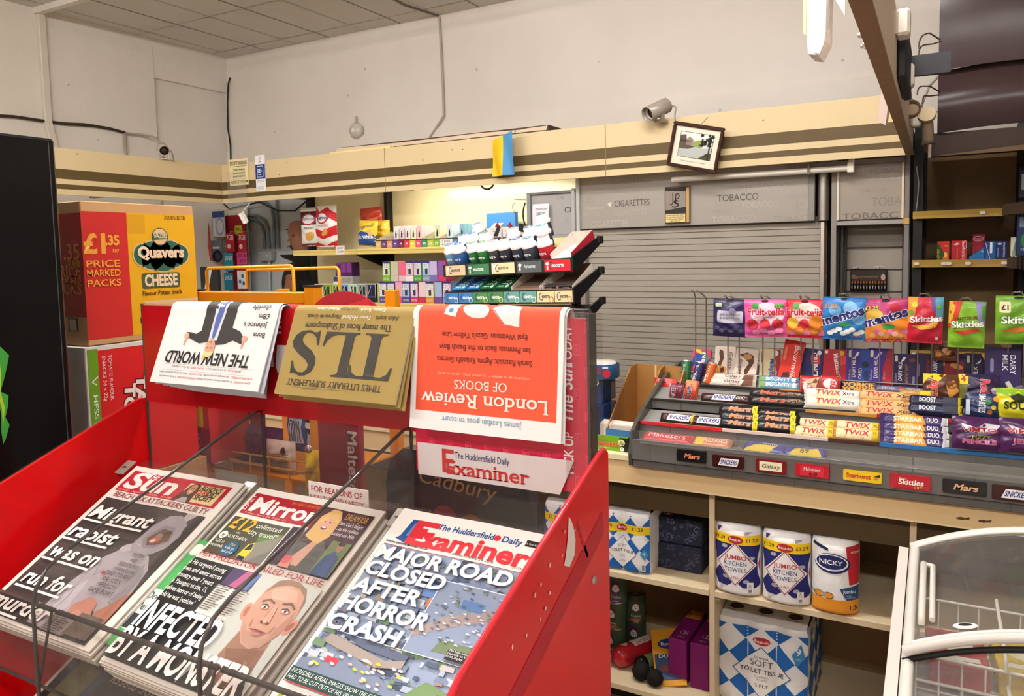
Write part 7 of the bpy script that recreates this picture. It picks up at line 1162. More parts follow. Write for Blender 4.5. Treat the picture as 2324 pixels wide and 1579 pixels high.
for i in range(2):
    o = thing('gum_tray',['empty brown gum tray, left of two on the second tier','nearly empty brown gum tray at the right of the second tier'][i],'tray',(0,0,0),0,'empty gum trays'); o.matrix_basis = GM @ TM(0.375 + 0.158*i,0.004,0.05,0,rad(21)); b = MB(); b.box(0,0.15,0,0.14,0,0.002,'8a7262'); b.box(0,0.15,0.138,0.14,0,0.045,'7a6454')
    for x in (0,0.147): b.prism([(0,0),(0.14,0),(0.14,0.045),(0,0.014)],lambda y,z: Vector((x,y,z)),lambda y,z: Vector((x+0.003,y,z)),'d9cfc2')
    b.build('tray', o)
    if i: b = MB(); b.box(0.01,0.14,0.004,0.03,0.0025,0.014,'2a2428g',0.002); f = Plane((0,0.0039,0)); b.text('extra',f,0.035,0.004,0.006,'d9d0d2',1,W=0.03); b.text('extra',f,0.115,0.004,0.006,'d9d0d2',1,W=0.03); b.ell(0.075,0.008,0.006,0.005,f,'c9808a',1); b.build('gum_pack',o)

# ================================================================ newspaper rack
def edge_mat():
    m,N,L,b = new_mat('acrylic_edge'); tr = N.new('ShaderNodeBsdfTransparent'); tr.inputs[0].default_value = (0.5,0.46,0.43,1); b.inputs['Base Color'].default_value = (0.09,0.08,0.075,1); b.inputs['Roughness'].default_value = 0.15
    mx = N.new('ShaderNodeMixShader'); mx.inputs[0].default_value = 0.62; L.new(tr.outputs[0],mx.inputs[1]); L.new(b.outputs[0],mx.inputs[2]); L.new(mx.outputs[0],N['Material Output'].inputs[0]); MATS['acrylic_edge'] = m
edge_mat()
XL, XR, XD1, XD2, YB = -1.432, -0.412, -1.092, -0.752, 1.01
TS = 0.55
def tz(y, dz=0.0): return 1.20 + (y - 0.96)*TS + dz
rk = thing('newspaper_rack','red and clear acrylic newspaper rack in the foreground','rack',(-0.92,0.85,0))
def rp(b, n, lab=None):
    o = b.build(n, rk, True)
    if lab: o['label'] = lab
    return o
sp = [(YB,0.02),(YB,1.31),(1.0,1.318),(0.985,1.315),(0.80,1.246),(0.62,1.178),(0.585,1.155),(0.56,1.11),(0.55,1.05),(0.55,0.9),(0.62,0.6),(0.62,0.02)]
for x, nm in ((XL, 'left'), (XR, 'right')):
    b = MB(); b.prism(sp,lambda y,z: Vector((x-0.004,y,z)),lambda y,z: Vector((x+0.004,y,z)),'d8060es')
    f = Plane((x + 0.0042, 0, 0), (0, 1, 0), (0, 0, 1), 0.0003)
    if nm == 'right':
        b.poly([(0.99,1.20),(0.985,1.235),(0.60,1.06),(0.59,1.025)],f,'b8222c',1)                       # tray edge showing through the panel, painted on in a second red
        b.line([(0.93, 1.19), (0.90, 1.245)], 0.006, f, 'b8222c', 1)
        for P in ([(0.872,1.262),(0.868,1.235),(0.862,1.215),(0.856,1.204),(0.872,1.196),(0.888,1.206),(0.892,1.225),(0.886,1.244),(0.879,1.256)],[(0.742,1.046),(0.752,1.049),(0.762,1.047),(0.768,1.03),(0.772,1.006),(0.768,0.994),(0.758,1.012),(0.746,1.026)],[(0.698,1.0),(0.706,1.004),(0.71,0.98),(0.706,0.94),(0.692,0.95)]): b.poly(P,f,'eadfd6',2)
        b.poly([(0.762,1.03),(0.764,1.034),(0.772,1.006),(0.77,1.0)],f,'6b625c',3); b.poly([(0.64,1.02),(0.655,1.03),(0.67,1.018),(0.682,0.98),(0.68,0.93),(0.635,0.93),(0.64,0.97)],f,'8f7a6e',2); b.ell(0.652,1.018,0.008,0.008,f,'d08a4a',3); b.text('on bench',f,0.66,0.925,0.012,'b8303a',3)
        r = random.Random(3)
        for k in range(16): y = r.uniform(0.6,0.9); b.ell(y,tz(y,0.055 + r.random()*0.05),r.uniform(.0008,.003),r.uniform(.001,.0035),f,'e9cdbf',3,7)
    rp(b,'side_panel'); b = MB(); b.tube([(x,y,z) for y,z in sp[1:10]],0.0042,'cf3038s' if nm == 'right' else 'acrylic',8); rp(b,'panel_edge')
b = MB(); b.M = Matrix.Translation((XR + 0.0045,0.952,1.147)) @ Matrix.Rotation(rad(90),4,'Y'); b.lathe([(0.006,0),(0.005,0.002),(0.0005,0.0025)],'b9b4acm',12); b.rect(-0.004,-0.0006,0.004,0.0006,Plane((0,0,0.0028),(1,0,0),(0,1,0)),'3a3632',0); rp(b,'screw')
b = MB(); b.box(XL + 0.004,XR - 0.004,YB,YB + 0.004,1.17,1.512,'acrylic'); b.box(XL + 0.004,XR - 0.004,YB,YB + 0.004,0.02,0.75,'b0101as'); rp(b,'back_panel')
for z0,z1,x0,x1,yy in ((1.17,1.512,XL+0.004,XL+0.008,YB-0.004),(1.20,1.512,XR-0.016,XR-0.012,0.985)): b = MB(); b.box(x0,x1,yy,YB,z0,z1,'acrylic_edge'); rp(b,'panel_edge')
b = MB(); b.tube([(-0.462,0.992,1.512),(XR-0.014,0.992,1.512)],0.008,'acrylic',10); b.box(XR-0.05,XR-0.012,0.984,0.986,1.24,1.508,'acrylic'); rp(b,'clear_pocket')
b = MB(); b.box(XL + 0.012,-0.50,1.003,1.0085,1.312,1.509,'b3101ag'); f = Plane((0,1.003,0)); b.text('THE',f,(-1.049,1.000,1.470)[0] - 0.022,(-1.049,1.000,1.470)[2]-0.006,0.022,'ece6e6',1,W=0.075,off=0.03,sh=0.15); b.text('Sun',f,-1.0,1.385,0.085,'e9e2e2',1,W=0.33,off=0.03,sh=0.15); rp(b,'header_card')
b = MB(); cx = (-0.894,1.020,1.518)[0]; pts = [(cx + 0.098*cos(rad(a)),1.455 + 0.085*sin(rad(a))) for a in range(0,181,10)]; b.prism(pts,lambda x,z: Vector((x,1.0205,z)),lambda x,z: Vector((x,1.016,z)),'a8182ag'); f = Plane((0,1.016,0)); b.poly([(cx - 0.02,1.51),(cx + 0.05,1.528),(cx + 0.09,1.48),(cx - 0.02,1.48)],f,'c0283a',1); rp(b,'header_arch')
b = MB(); b.box(-0.735,-0.431,0.995,0.9985,1.252,1.505,'d11f42g'); f = Plane((0,0.995,0)); r = random.Random(5)
for i in range(9):
    for j in range(8): x,z = -0.72 + 0.034*i + (0.017 if j % 2 else 0),1.268 + 0.032*j; b.rrect(x-0.0055,z-0.008,x+0.0055,z+0.008,0.002,f,'e0486a',1,1); b.rrect(x-0.0042,z-0.0065,x+0.0042,z+0.0065,0.0015,f,'d11f42',2,1); b.rect(x-0.002,z-0.004,x+0.002,z+0.004,f,'dc3a58',3)
for s,z,h in (('PICK UP',1.31,0.015),('The Sun',1.395,0.019),('TODAY',1.465,0.015)): b.text(s,f,-0.455,z,h,'f6eef0',4,rot=pi/2,off=0.03,sh=0.15 if h > 0.016 else 0,W=0.06 if h < 0.016 else 0.085)
rp(b, 'promo_card')
b = MB(); P = [(-0.727,1.30),(-0.727,1.248),(-0.475,1.248),(-0.452,1.30)]; b.prism(P,lambda x,z: Vector((x,0.9905,z)),lambda x,z: Vector((x,0.988,z)),'cfc4c2'); f = Plane((0,0.988,0)); b.text('The Huddersfield Daily',f,-0.607,1.282,0.010,'2f3566',2,W=0.098); b.text('Examiner',f,-0.598,1.256,0.021,'b8342e',2,W=0.146,off=0.03,serif=True); b.text('E',f,-0.668,1.258,0.036,'b8342e',3,off=0.03,serif=True); rp(b,'title_card','pale card with the blue and red newspaper title')
# trays, lips and dividers of clear acrylic
for i, (x0, x1) in enumerate(((XL+0.005, XD1-0.003), (XD1+0.003, XD2-0.003), (XD2+0.003, XR-0.005))):
    b = MB(); sl = lambda x, y, d=0: Vector((x, y, tz(y, -0.03 - d*0.003)))
    b.sheet(sl,x0,x1,0.615,0.995,1,1,'acrylic',False); b.sheet(sl,x0,x1,0.615,0.995,1,1,'acrylic',False,d=1); b.box(x0,x1,0.607,0.611,tz(0.61,-0.03),1.103,'acrylic'); rp(b,'tray')
    b = MB(); b.box(x0,x1,0.6055,0.6115,1.1025,1.1065,'acrylic_edge'); b.tube([(x1-0.004,0.607,1.104),(x1-0.055,0.609,tz(0.61,-0.03))],0.0022,'acrylic_edge',6); b.tube([(x0,0.612,tz(0.612,-0.032)),(x1,0.612,tz(0.612,-0.032))],0.0025,'acrylic_edge',6); rp(b,'tray_lip')
    b = MB(); b.prism([(x0+0.004,0.925),(x0+0.03,0.925),(x0+0.03,0.955),(x0+0.004,0.955)],lambda x,y: Vector((x,y,tz(y,0.0))),lambda x,y: Vector((x,y,tz(y,0.002))),'b5aaa2g'); b.disc((x0+0.016,0.94,tz(0.94,0.0028)),0.006,'6d6660',12); rp(b,'screw_plate')
for x in (XD1, XD2):
    pr = [(1.005,1.318),(0.985,1.318),(0.80,1.249),(0.63,1.186),(0.60,1.17),(0.583,1.145),(0.578,1.12),(0.578,0.88)]
    b = MB(); b.prism(pr + [(1.005,0.88)],lambda y,z: Vector((x-0.002,y,z)),lambda y,z: Vector((x+0.002,y,z)),'acrylic'); rp(b,'divider'); b = MB(); b.tube([(x,y,z) for y,z in [(1.005,1.17)] + pr],0.003,'acrylic_edge',6); rp(b,'divider_edge')
b = MB(); b.sheet(lambda x,y,d=0: Vector((x,y,tz(y,-0.235 - d*0.003))),XL+0.005,XR-0.005,0.57,1.0,1,1,'acrylic',False); b.box(XL+0.005,XR-0.005,0.56,0.564,tz(0.56,-0.235),tz(0.56,-0.16),'acrylic'); rp(b,'lower_tray')
b = MB(); b.box(XL+0.004, XR-0.004, 0.6, YB, 0.02, 0.06, 'a8101a'); rp(b, 'base')

# ---------------------------------------------------------------- newspapers
class Page:
    """front page lying on the sloped tray; x,y in metres from the page's lower left corner"""
    sub = 0.05
    def __init__(s,bl,r,u,lift=0.0): s.o = Vector(bl); s.r = Vector(r).normalized(); s.u = Vector(u).normalized(); s.n = s.r.cross(s.u).normalized(); s.o = s.o + s.n*lift
    def __call__(s, x, y, d=0): return s.o + s.r*x + s.u*y + s.n*(0.0008*sin(x*31 + y*9) + d*0.00022)
class Shift:
    """page fractions measured from the centre, for ops()"""
    sub = 0.05
    def __init__(s, f, w, h): s.f, s.w, s.h = f, w, h
    def __call__(s, x, y, d=0): return s.f(x, y, d)
def newspaper(lab, bl, r, u, w, h, draw, copies, paper='e6dfd5p', cl='', grp='tabloid newspapers'):
    f = Page(bl, r, u, 0.0); t = thing('newspaper', lab, 'newspaper', bl, 0, grp); I = Vector(bl)
    b = MB(); b.M = Matrix.Translation(-I)
    b.sheet(f,0,w,0,h,12,8,paper); b.sheet(lambda x,y,d=0: f(w-x,y,0) - f.n*0.0042,0,w,0,h,6,4,paper)
    for k, (ax, ay, bx, by) in enumerate(((0, 0, w, 0), (w, 0, w, h), (w, h, 0, h), (0, h, 0, 0))):
        b.sheet(lambda s_,v,d=0: f(ax + (bx-ax)*s_,ay + (by-ay)*s_) - f.n*0.0042*(1-v),0,1,0,1,8,2,paper,False)
    for k in range(3): b.tube([f(w + 0.0004,0) - f.n*(0.001 + k*0.0011),f(w + 0.0004,h) - f.n*(0.001 + k*0.0011)],0.0002,'a89f94',4)
    b.build('pages', t)
    b = MB(); b.M = Matrix.Translation(-I); draw(b, f, w, h); b.build('front_page_print', t)
    rr = random.Random(len(lab))
    for k in range(copies):
        q = MB(); dz = -0.0048*(k+1); ox,oy = rr.uniform(-0.006,0.005),rr.uniform(-0.005,0.003); g = lambda x,y,d=0: f(x + ox,y + oy) + f.n*(dz - d*0.0038)
        q.sheet(g, 0, w, 0, h, 2, 2, paper); q.sheet(lambda x, y, d=0: g(w-x, y, 1), 0, w, 0, h, 2, 2, paper)
        for (ax,ay,bx,by) in ((0,0,w,0),(w,0,w,h),(w,h,0,h),(0,h,0,0)): q.sheet(lambda s_,v,d=0: g(ax + (bx-ax)*s_,ay + (by-ay)*s_,1-v),0,1,0,1,2,2,('d9d2c8p','c9c1b6p')[k % 2],False)
        tag(q.build('newspaper'), cl, 'newspaper', grp + ', copies underneath')
def frac(b, f, w, h, L):
    """ops with page fractions from the lower left corner"""
    d = 1
    for o in L:
        k = o[0]; kw = dict(o[-1]) if isinstance(o[-1], dict) else {}
        if k == 'r': b.rect(o[1]*w, o[2]*h, o[3]*w, o[4]*h, f, o[5], d)
        elif k == 'p': b.poly([(x*w, y*h) for x, y in o[1]], f, o[2], d)
        elif k == 'e': b.ell(o[1]*w, o[2]*h, o[3]*w, o[4]*w, f, o[5], d, 20, kw.get('rot', 0))
        elif k == 'l': b.line([(x*w, y*h) for x, y in o[1]], o[3]*w, f, o[2], d)
        elif k == 't': W = kw.pop('W',None); b.text(o[1],f,o[2]*w,o[3]*h,o[4]*w,o[5],d + 0.5,W=W*w if W else None,**kw)
        d += 0.35
CB = dict(al='l', off=0.03)
def sun_page(b, f, w, h):
    frac(b,f,w,h,[('r',.035,.815,.94,.965,'b81f2c'),('t','THE',.25,.925,.045,'f2eae4',{'W': .1,'sh': .15,'off': .04}),('t','Sun',.07,.845,.13,'f2eae4',{'al': 'l','W': .44,'sh': .18,'off': .06}),('t','Friday, April 24, 2026   £1.00',.06,.823,.012,'f0c9c0',{'al': 'l','W': .5}),
      ('r',.60,.828,.905,.945,'e3c98a'),('p',[(.57,.817),(.60,.88),(.62,.93),(.66,.952),(.70,.94),(.71,.90),(.72,.817)],'4a2e22'),('e',.658,.905,.028,.042,'c9906e'),('p',[(.60,.817),(.64,.85),(.68,.85),(.70,.817)],'a8a4a6'),('e',.658,.89,.012,.005,'efe4de'),('e',.648,.912,.005,.003,'2a1c18'),('e',.668,.912,.005,.003,'2a1c18'),
      ('t',"ALISON'S",.80,.912,.034,'2a211c',{'W': .17,'off': .04,'sh': .1}),('t','£2.85',.755,.88,.034,'c9303a',{'W': .1,'off': .04}),('t','DIET',.845,.88,.034,'2a211c',{'W': .08,'off': .04}),('t','SECRET',.80,.848,.034,'2a211c',{'W': .15,'off': .04}),
      ('t','BEACH SEX ATTACKERS GUILTY',.075,.773,.038,'8a1a24',{'al': 'l','W': .85,'serif': True}),('r',.045,.015,.945,.757,'3a3230'),('r',.045,.30,.60,.50,'463d3a'),('p',[(.55,.757),(.945,.757),(.945,.3),(.8,.45)],'4a4240'),('p',[(.80,.757),(.88,.757),(.87,.60),(.80,.62)],'b5aaa8'),('r',.88,.40,.945,.757,'3f3a34'),
      ('p',[(.42,.03),(.44,.26),(.50,.42),(.62,.52),(.72,.49),(.82,.48),(.90,.41),(.93,.30),(.90,.17),(.82,.1),(.74,.02)],'a49ca2'),('p',[(.48,.2),(.56,.3),(.6,.14),(.5,.06)],'b5adb4'),('p',[(.84,.44),(.90,.38),(.92,.24),(.86,.2),(.82,.34)],'8f888e'),('l',[(.52,.4),(.56,.32),(.60,.36)],'857d84',.006),('l',[(.5,.3),(.53,.2),(.52,.1)],'857d84',.006),('l',[(.88,.3),(.84,.22),(.9,.2)],'7a737a',.006),
      ('e',.63,.50,.07,.03,'b0a8ad',{'rot': .3}),('p',[(.62,.52),(.64,.64),(.70,.72),(.78,.735),(.86,.70),(.90,.62),(.88,.54),(.82,.49),(.74,.47),(.66,.48)],'9a9298'),('p',[(.66,.56),(.72,.66),(.82,.66),(.86,.58),(.80,.53),(.72,.51)],'857d84'),('p',[(.69,.57),(.74,.64),(.82,.635),(.85,.58),(.79,.545),(.73,.53)],'6a4a40'),('e',.755,.57,.04,.024,'b06a50',{'rot': .4}),('e',.745,.563,.018,.009,'e6d0c6',{'rot': .4}),('e',.80,.62,.03,.012,'55413a',{'rot': .3}),
      ('p',[(.88,.22),(.94,.3),(.945,.12),(.80,.04),(.74,.08)],'a9705c'),('p',[(.62,.16),(.70,.22),(.78,.2),(.82,.12),(.74,.05),(.66,.06)],'b87e6c'),('e',.70,.13,.03,.02,'c48a78'),('l',[(.80,.16),(.84,.12),(.80,.08)],'3a3438',.008),('l',[(.65,.08),(.72,.12)],'8a5a4c',.004),('l',[(.67,.06),(.74,.10)],'8a5a4c',.004),
      ('r', .56, .02, .74, .12, '8f8480'), ('r', .745, .03, .93, .14, '6a5a54')])
    for s,x,y,W in (('Migrant',.08,.615,.54),('rapist',.08,.485,.40),('was on',.085,.355,.42),('run for',.10,.19,.40),('murder',.05,.045,.5)):
        b.text(s,f,x*w,y*h,0.088*w,'f4eeea',24,'l',W*w,0.05,0.16); b.rect(x*w - 0.004,(y-0.028)*h,(x + W*(0.98 if s != 'murder' else 0.6))*w,(y-0.016)*h,f,'f4eeea',24)
    for i,s in enumerate(('SISTER','AND','BODYGUARD','IN ANGUISH')): b.text(s,f,0.76*w,(0.455 - 0.03*i)*h,0.022*w,'3a3236',25,W=(0.09,.05,.16,.17)[i]*w,out=('b9b0b4',0.05))
    b.ell(0.63*w, 0.34*h, 0.012*w, 0.012*w, f, 'b8404a', 25)
    for i,s in enumerate(('TWO OTHER','RAPISTS','WERE ON','SAME BOAT')): b.text(s,f,0.74*w,(0.335 - 0.032*i)*h,0.026*w,'3a3236',25,W=(0.2,.15,.16,.2)[i]*w,out=('b9b0b4',0.05))
    for i in range(9): b.rect(0.57*w,(0.105 - 0.01*i)*h,(0.73 - 0.02*(i % 3))*w,(0.109 - 0.01*i)*h,f,'4a4240',25)
def sf(TL, TR, B, right=False, h=None):
    TL,TR,B = Vector(TL),Vector(TR),Vector(B); r = (TR-TL).normalized(); v = (TR if right else TL) - B; H = v.length; u = (v/H); u = (u - r*u.dot(r)).normalized(); H = h or H; return TL - u*H,r,u,(TR-TL).length,H
bl, r_, u_, w_, h_ = sf((-1.364, 0.933, 1.200), (-1.068, 0.935, 1.202), (-1.062, 0.636, 1.037), True)
newspaper('tabloid with red masthead and a hooded figure, in the left compartment',bl,r_,u_,w_,h_,sun_page,6,cl='plain copy in the pile under the hooded figure tabloid, left compartment')
def mirror_page(b, f, w, h):
    frac(b,f,w,h,[('r',.02,.828,.60,.962,'a81f2c'),('p',[(.58,.962),(.60,.828),(.60,.962)],'a81f2c'),('t','DAILY',.045,.90,.035,'f2eae4',{'rot': pi/2,'W': .12}),('t','Mirror',.075,.853,.105,'f4eee8',{'al': 'l','W': .52,'off': .06}),('t','THE HEART OF BRITAIN',.46,.935,.018,'e3a03a',{'W': .24}),('t','Friday, April 24, 2026  £1',.06,.834,.012,'f0b9a0',{'al': 'l','W': .34}),
      ('r',.02,.58,.475,.805,'4c4a34'),('p',[(.25,.58),(.475,.70),(.475,.58)],'77726a'),('p',[(.3,.74),(.475,.76),(.475,.69),(.34,.66)],'5f7a3a'),('p',[(.27,.60),(.30,.68),(.34,.695),(.475,.75),(.475,.67),(.36,.585),(.29,.585)],'8a8478'),('p',[(.272,.605),(.285,.672),(.325,.69),(.345,.645),(.34,.60)],'e0c62a'),('p',[(.288,.64),(.297,.672),(.322,.682),(.334,.65)],'232838'),('r',.285,.585,.335,.607,'2a2624'),
      ('t','£12',.045,.735,.085,'e8b32e',{'al': 'l','W': .17,'off': .05,'sh': .1}),('t','unlimited',.235,.765,.034,'f2efe6',{'al': 'l','W': .2}),('t',"day travel*",.215,.725,.034,'f2efe6',{'al': 'l','W': .23}),('t','with',.15,.712,.014,'f2efe6'),('e',.06,.69,.028,.028,'f2efe6'),('t','n',.06,.677,.03,'3a3a2a',{'off': .03}),('t','NORTHERN',.17,.682,.022,'f2efe6',{'W': .16}),('t','*£20 at',.075,.645,.022,'f2efe6',{'W': .08}),('t','weekends',.08,.62,.022,'f2efe6',{'W': .1}),('e',.19,.625,.055,.055,'1f5a7a'),('t','Plus',.19,.643,.018,'e8b32e',{}),('t','kids go',.19,.622,.018,'f0efe8',{}),('t','half price',.19,.601,.018,'f0efe8',{'W': .085}),
      ('r',.60,.596,.965,.955,'43202a'),('p',[(.60,.60),(.60,.74),(.66,.78),(.76,.78),(.83,.72),(.84,.60)],'55534f'),('p',[(.62,.62),(.70,.76),(.74,.76),(.72,.62)],'c99a84'),('p',[(.62,.78),(.63,.90),(.68,.95),(.74,.945),(.775,.90),(.78,.80),(.74,.75),(.68,.76)],'d9b06a'),('e',.70,.87,.045,.058,'dca88e'),('p',[(.645,.86),(.66,.92),(.74,.93),(.765,.88),(.70,.90)],'e0bc7a'),('e',.70,.838,.02,.014,'6a2430'),('e',.70,.842,.016,.007,'f2ebe4'),('e',.683,.872,.007,.004,'2a1c1a'),('e',.718,.872,.007,.004,'2a1c1a'),('p',[(.60,.60),(.60,.66),(.66,.65),(.68,.60)],'d08a78'),('e',.625,.64,.03,.03,'cf5a64'),
      ('t','DREAM JOB',.79,.905,.042,'e3b04a',{'al': 'l','W': .155}),('t',"Sara Cox's delight",.785,.872,.024,'efe2e0',{'al': 'l','W': .165}),('t','... as she replaces',.785,.842,.024,'efe2e0',{'al': 'l','W': .16}),('t','sacked star Mills',.785,.812,.024,'efe2e0',{'al': 'l','W': .155}),('r',.825,.60,.96,.785,'6a7a4a'),('p',[(.83,.60),(.85,.70),(.89,.735),(.94,.70),(.955,.60)],'3a4f7a'),('e',.90,.755,.022,.028,'a8745a'),('e',.90,.775,.024,.014,'2a2422'),('r',.5,.6,.592,.81,'3a2430'),
      ('t','HIV PREDATOR JAILED FOR LIFE',.03,.555,.036,'a01f2c',{'al': 'l','W': .93,'serif': True}),('r',.02,.015,.62,.54,'272322'),('r',.33,.30,.60,.445,'e3ded4'),('r',.34,.45,.56,.54,'4a3a5a'),('p',[(.40,.45),(.45,.54),(.50,.54),(.46,.45)],'a85a7a'),('p',[(.50,.45),(.54,.54),(.56,.54),(.54,.45)],'5a7ab0'),
      ('r',.56,.015,.985,.545,'c6cac2'),('p',[(.56,.015),(.60,.10),(.68,.15),(.93,.13),(.985,.05),(.985,.015)],'2e2a2a'),('p',[(.68,.15),(.70,.30),(.92,.28),(.94,.12),(.86,.06),(.76,.07)],'9c7460'),('p',[(.70,.2),(.92,.24),(.94,.12),(.8,.1)],'86604e'),
      ('e',.645,.365,.028,.05,'d0947e',{'rot': .25}),('e',.648,.365,.016,.03,'b0705c',{'rot': .25}),('e',.965,.355,.026,.05,'cf927c',{'rot': -.35}),('e',.962,.355,.014,.03,'a86a58',{'rot': -.35}),
      ('p',[(.655,.40),(.665,.48),(.70,.53),(.76,.548),(.83,.548),(.90,.525),(.945,.47),(.955,.40),(.935,.31),(.89,.245),(.83,.222),(.76,.235),(.70,.28),(.665,.33)],'c99a84'),('p',[(.665,.46),(.70,.53),(.76,.548),(.83,.548),(.90,.525),(.945,.47),(.95,.42),(.92,.49),(.86,.52),(.78,.522),(.71,.50)],'92755f'),('p',[(.70,.48),(.78,.512),(.86,.505),(.90,.46),(.82,.45),(.74,.445)],'d9ab95'),('p',[(.93,.42),(.95,.38),(.93,.30),(.88,.25),(.90,.34)],'b58570'),
      ('p',[(.69,.32),(.72,.27),(.77,.24),(.84,.228),(.90,.26),(.92,.31),(.86,.275),(.80,.285),(.74,.29)],'b8907c'),('l',[(.70,.425),(.735,.44),(.775,.43)],'7a5a48',.012),('l',[(.83,.437),(.88,.447),(.915,.43)],'7a5a48',.012),('e',.738,.403,.03,.015,'b07e6a'),('e',.875,.408,.03,.015,'b07e6a'),('e',.738,.402,.022,.009,'e3dad4'),('e',.875,.407,.022,.009,'e3dad4'),('e',.74,.402,.008,.008,'3a3a42'),('e',.877,.407,.008,.008,'3a3a42'),('l',[(.715,.41),(.74,.416),(.765,.406)],'5a4036',.006),('l',[(.85,.413),(.878,.421),(.90,.411)],'5a4036',.006),
      ('p',[(.795,.42),(.815,.42),(.838,.345),(.825,.335),(.785,.335),(.775,.345)],'d2a08a'),('l',[(.79,.41),(.785,.36)],'b0806c',.006),('e',.79,.34,.012,.007,'7a4a40'),('e',.824,.34,.012,.007,'7a4a40'),('e',.806,.346,.016,.01,'dcb09a'),('e',.808,.297,.045,.011,'a8645a'),('l',[(.755,.298),(.79,.302),(.81,.298),(.86,.30)],'6a3a34',.006),('e',.808,.285,.03,.008,'bb7a6c'),('l',[(.73,.34),(.735,.31)],'a87a66',.005),('l',[(.885,.335),(.875,.30)],'a87a66',.005)])
    for i,(s,W) in enumerate((('» He targeted young',.29),('men and teens across',.30),('country over 7 years',.28),('» Youngest victim, 15,',.28),('relives horror of being',.29),("told he was 'positive'",.27))): b.text(s,f,0.035*w,(0.495 - 0.036*i)*h,0.028*w,'f0ece4',40,'l',W*w,0.01)
    for c in range(2):
        for i in range(12): b.rect((0.34 + 0.135*c)*w,(0.432 - 0.0105*i)*h,(0.46 + 0.13*c - 0.012*(i % 4))*w,(0.436 - 0.0105*i)*h,f,'5a5450',40)
    b.text('INFECTED',f,0.035*w,0.165*h,0.15*w,'f6f2ee',42,'l',0.57*w,0.06,0.0); b.text('BY A MONSTER',f,0.03*w,0.03*h,0.15*w,'f6f2ee',42,'l',0.93*w,0.05,0.0)
bl, r_, u_, w_, h_ = sf((-1.030, 0.935, 1.201), (-0.752, 0.932, 1.200), (-1.024, 0.633, 1.035), False)
newspaper('tabloid with dark red masthead and a man in close-up, in the middle compartment',bl,r_,u_,w_,h_,mirror_page,7,cl='plain copy in the pile under the close-up tabloid, middle compartment')
def examiner_page(b, f, w, h):
    r = random.Random(11)
    frac(b,f,w,h,[('r',.03,.195,.975,.80,'8f9cb4'),('r',.03,.80,.975,.803,'b0303a'),('p',[(.09,.855),(.105,.95),(.15,.95),(.15,.86),(.17,.86),(.18,.815),(.07,.84)],'24508f'),('p',[(.12,.86),(.13,.93),(.14,.93),(.14,.86)],'5f8ac0'),('t','The Huddersfield',.28,.922,.036,'24508f',{'al': 'l','W': .34,'off': .03}),('e',.64,.935,.018,.018,'d8303a'),('t','Daily',.67,.922,.036,'24508f',{'al': 'l','W': .11,'off': .03}),('t','Examiner',.15,.825,.105,'d8303a',{'al': 'l','W': .70,'off': .07}),('t','E',.15,.825,.15,'d8303a',{'al': 'l','W': .13,'off': .06}),('t','www.examinerlive.co.uk',.03,.812,.016,'22262e',{'al': 'l','W': .27,'off': .02}),('t','FRIDAY, APRIL 24, 2026',.45,.812,.015,'4a4a50',{'al': 'l','W': .24}),('t','51734',.82,.812,.014,'4a4a50',{}),
      ('r',.80,.925,.88,.955,'22201f'),('t','In Your Area',.84,.933,.012,'f0eee8',{'W': .07}),('e',.91,.938,.016,.016,'22201f'),('p',[(.90,.89),(1.0,.89),(1.0,.2),(.975,.2),(.975,.80),(.90,.80)],'7f9a4a'),('r',.91,.86,.995,.925,'9ab05a'),('t','FREE',.95,.87,.045,'23301f',{'W': .08,'off': .05,'serif': True})])
    for k in range(420):
        x,y = r.uniform(.035,.94),r.uniform(.21,.79); sx,sy = r.uniform(.008,.04),r.uniform(.004,.014); a = r.uniform(-.5,.3); c = r.choice(('76849f','a9b4c6','5f6c86','c3c9d2','6f8a66','9a8478','4f5a72','8795ae','b8b0aa','3f4858')); P = clip([(x-sx,y-sy+a*sx*.3),(x+sx,y-sy*1.2-a*sx*.2),(x+sx*.9,y+sy),(x-sx*.9,y+sy*1.1)],.031,.197,.974,.798)
        if P: b.poly([(p[0]*w, p[1]*h) for p in P], f, c, 8 + (k % 60)*0.12)
    frac(b,Lift(f,18),w,h,[('p',[(.03,.24),(.30,.30),(.62,.22),(.62,.2),(.03,.2)],'7c869c'),('p',[(.1,.42),(.3,.38),(.55,.36),(.55,.33),(.3,.34),(.1,.38)],'5a6178'),('p',[(.1,.36),(.45,.32),(.55,.34),(.55,.31),(.42,.285),(.1,.32)],'9d9088'),('r',.16,.25,.23,.275,'c8404a'),('r',.48,.56,.56,.60,'c0784a'),('r',.43,.60,.56,.66,'5f7fb8'),('r',.50,.375,.94,.685,'8390a8'),('l',[(.50,.375),(.50,.685),(.94,.685),(.94,.375),(.50,.375)],'eef0f2',.004),('l',[(.03,.375),(.50,.375)],'eef0f2',.004),('p',[(.50,.43),(.66,.50),(.94,.60),(.94,.64),(.62,.54),(.50,.47)],'9a8a86'),('r',.66,.585,.78,.625,'5878a8'),('p',[(.64,.40),(.90,.41),(.90,.45),(.66,.45)],'6a7a5a'),('p',[(.72,.375),(.94,.375),(.94,.40),(.76,.41)],'5a5f66'),('p',[(.60,.20),(.9,.2),(.9,.26),(.7,.29)],'6f8a5a'),('r',.78,.225,.86,.26,'4a5f8a'),('r',.72,.385,.93,.425,'2a2a2c')])
    for k in range(110):
        x,y = r.uniform(.51,.93),r.uniform(.44,.675); b.poly([((x-.008)*w,y*h),((x+.012)*w,(y-.002)*h),((x+.01)*w,(y+.005)*h),((x-.006)*w,(y+.006)*h)],f,r.choice(('aab2c0','66738c','75886a','c9cdd2','4f5a70')),26 + (k % 20)*.1)
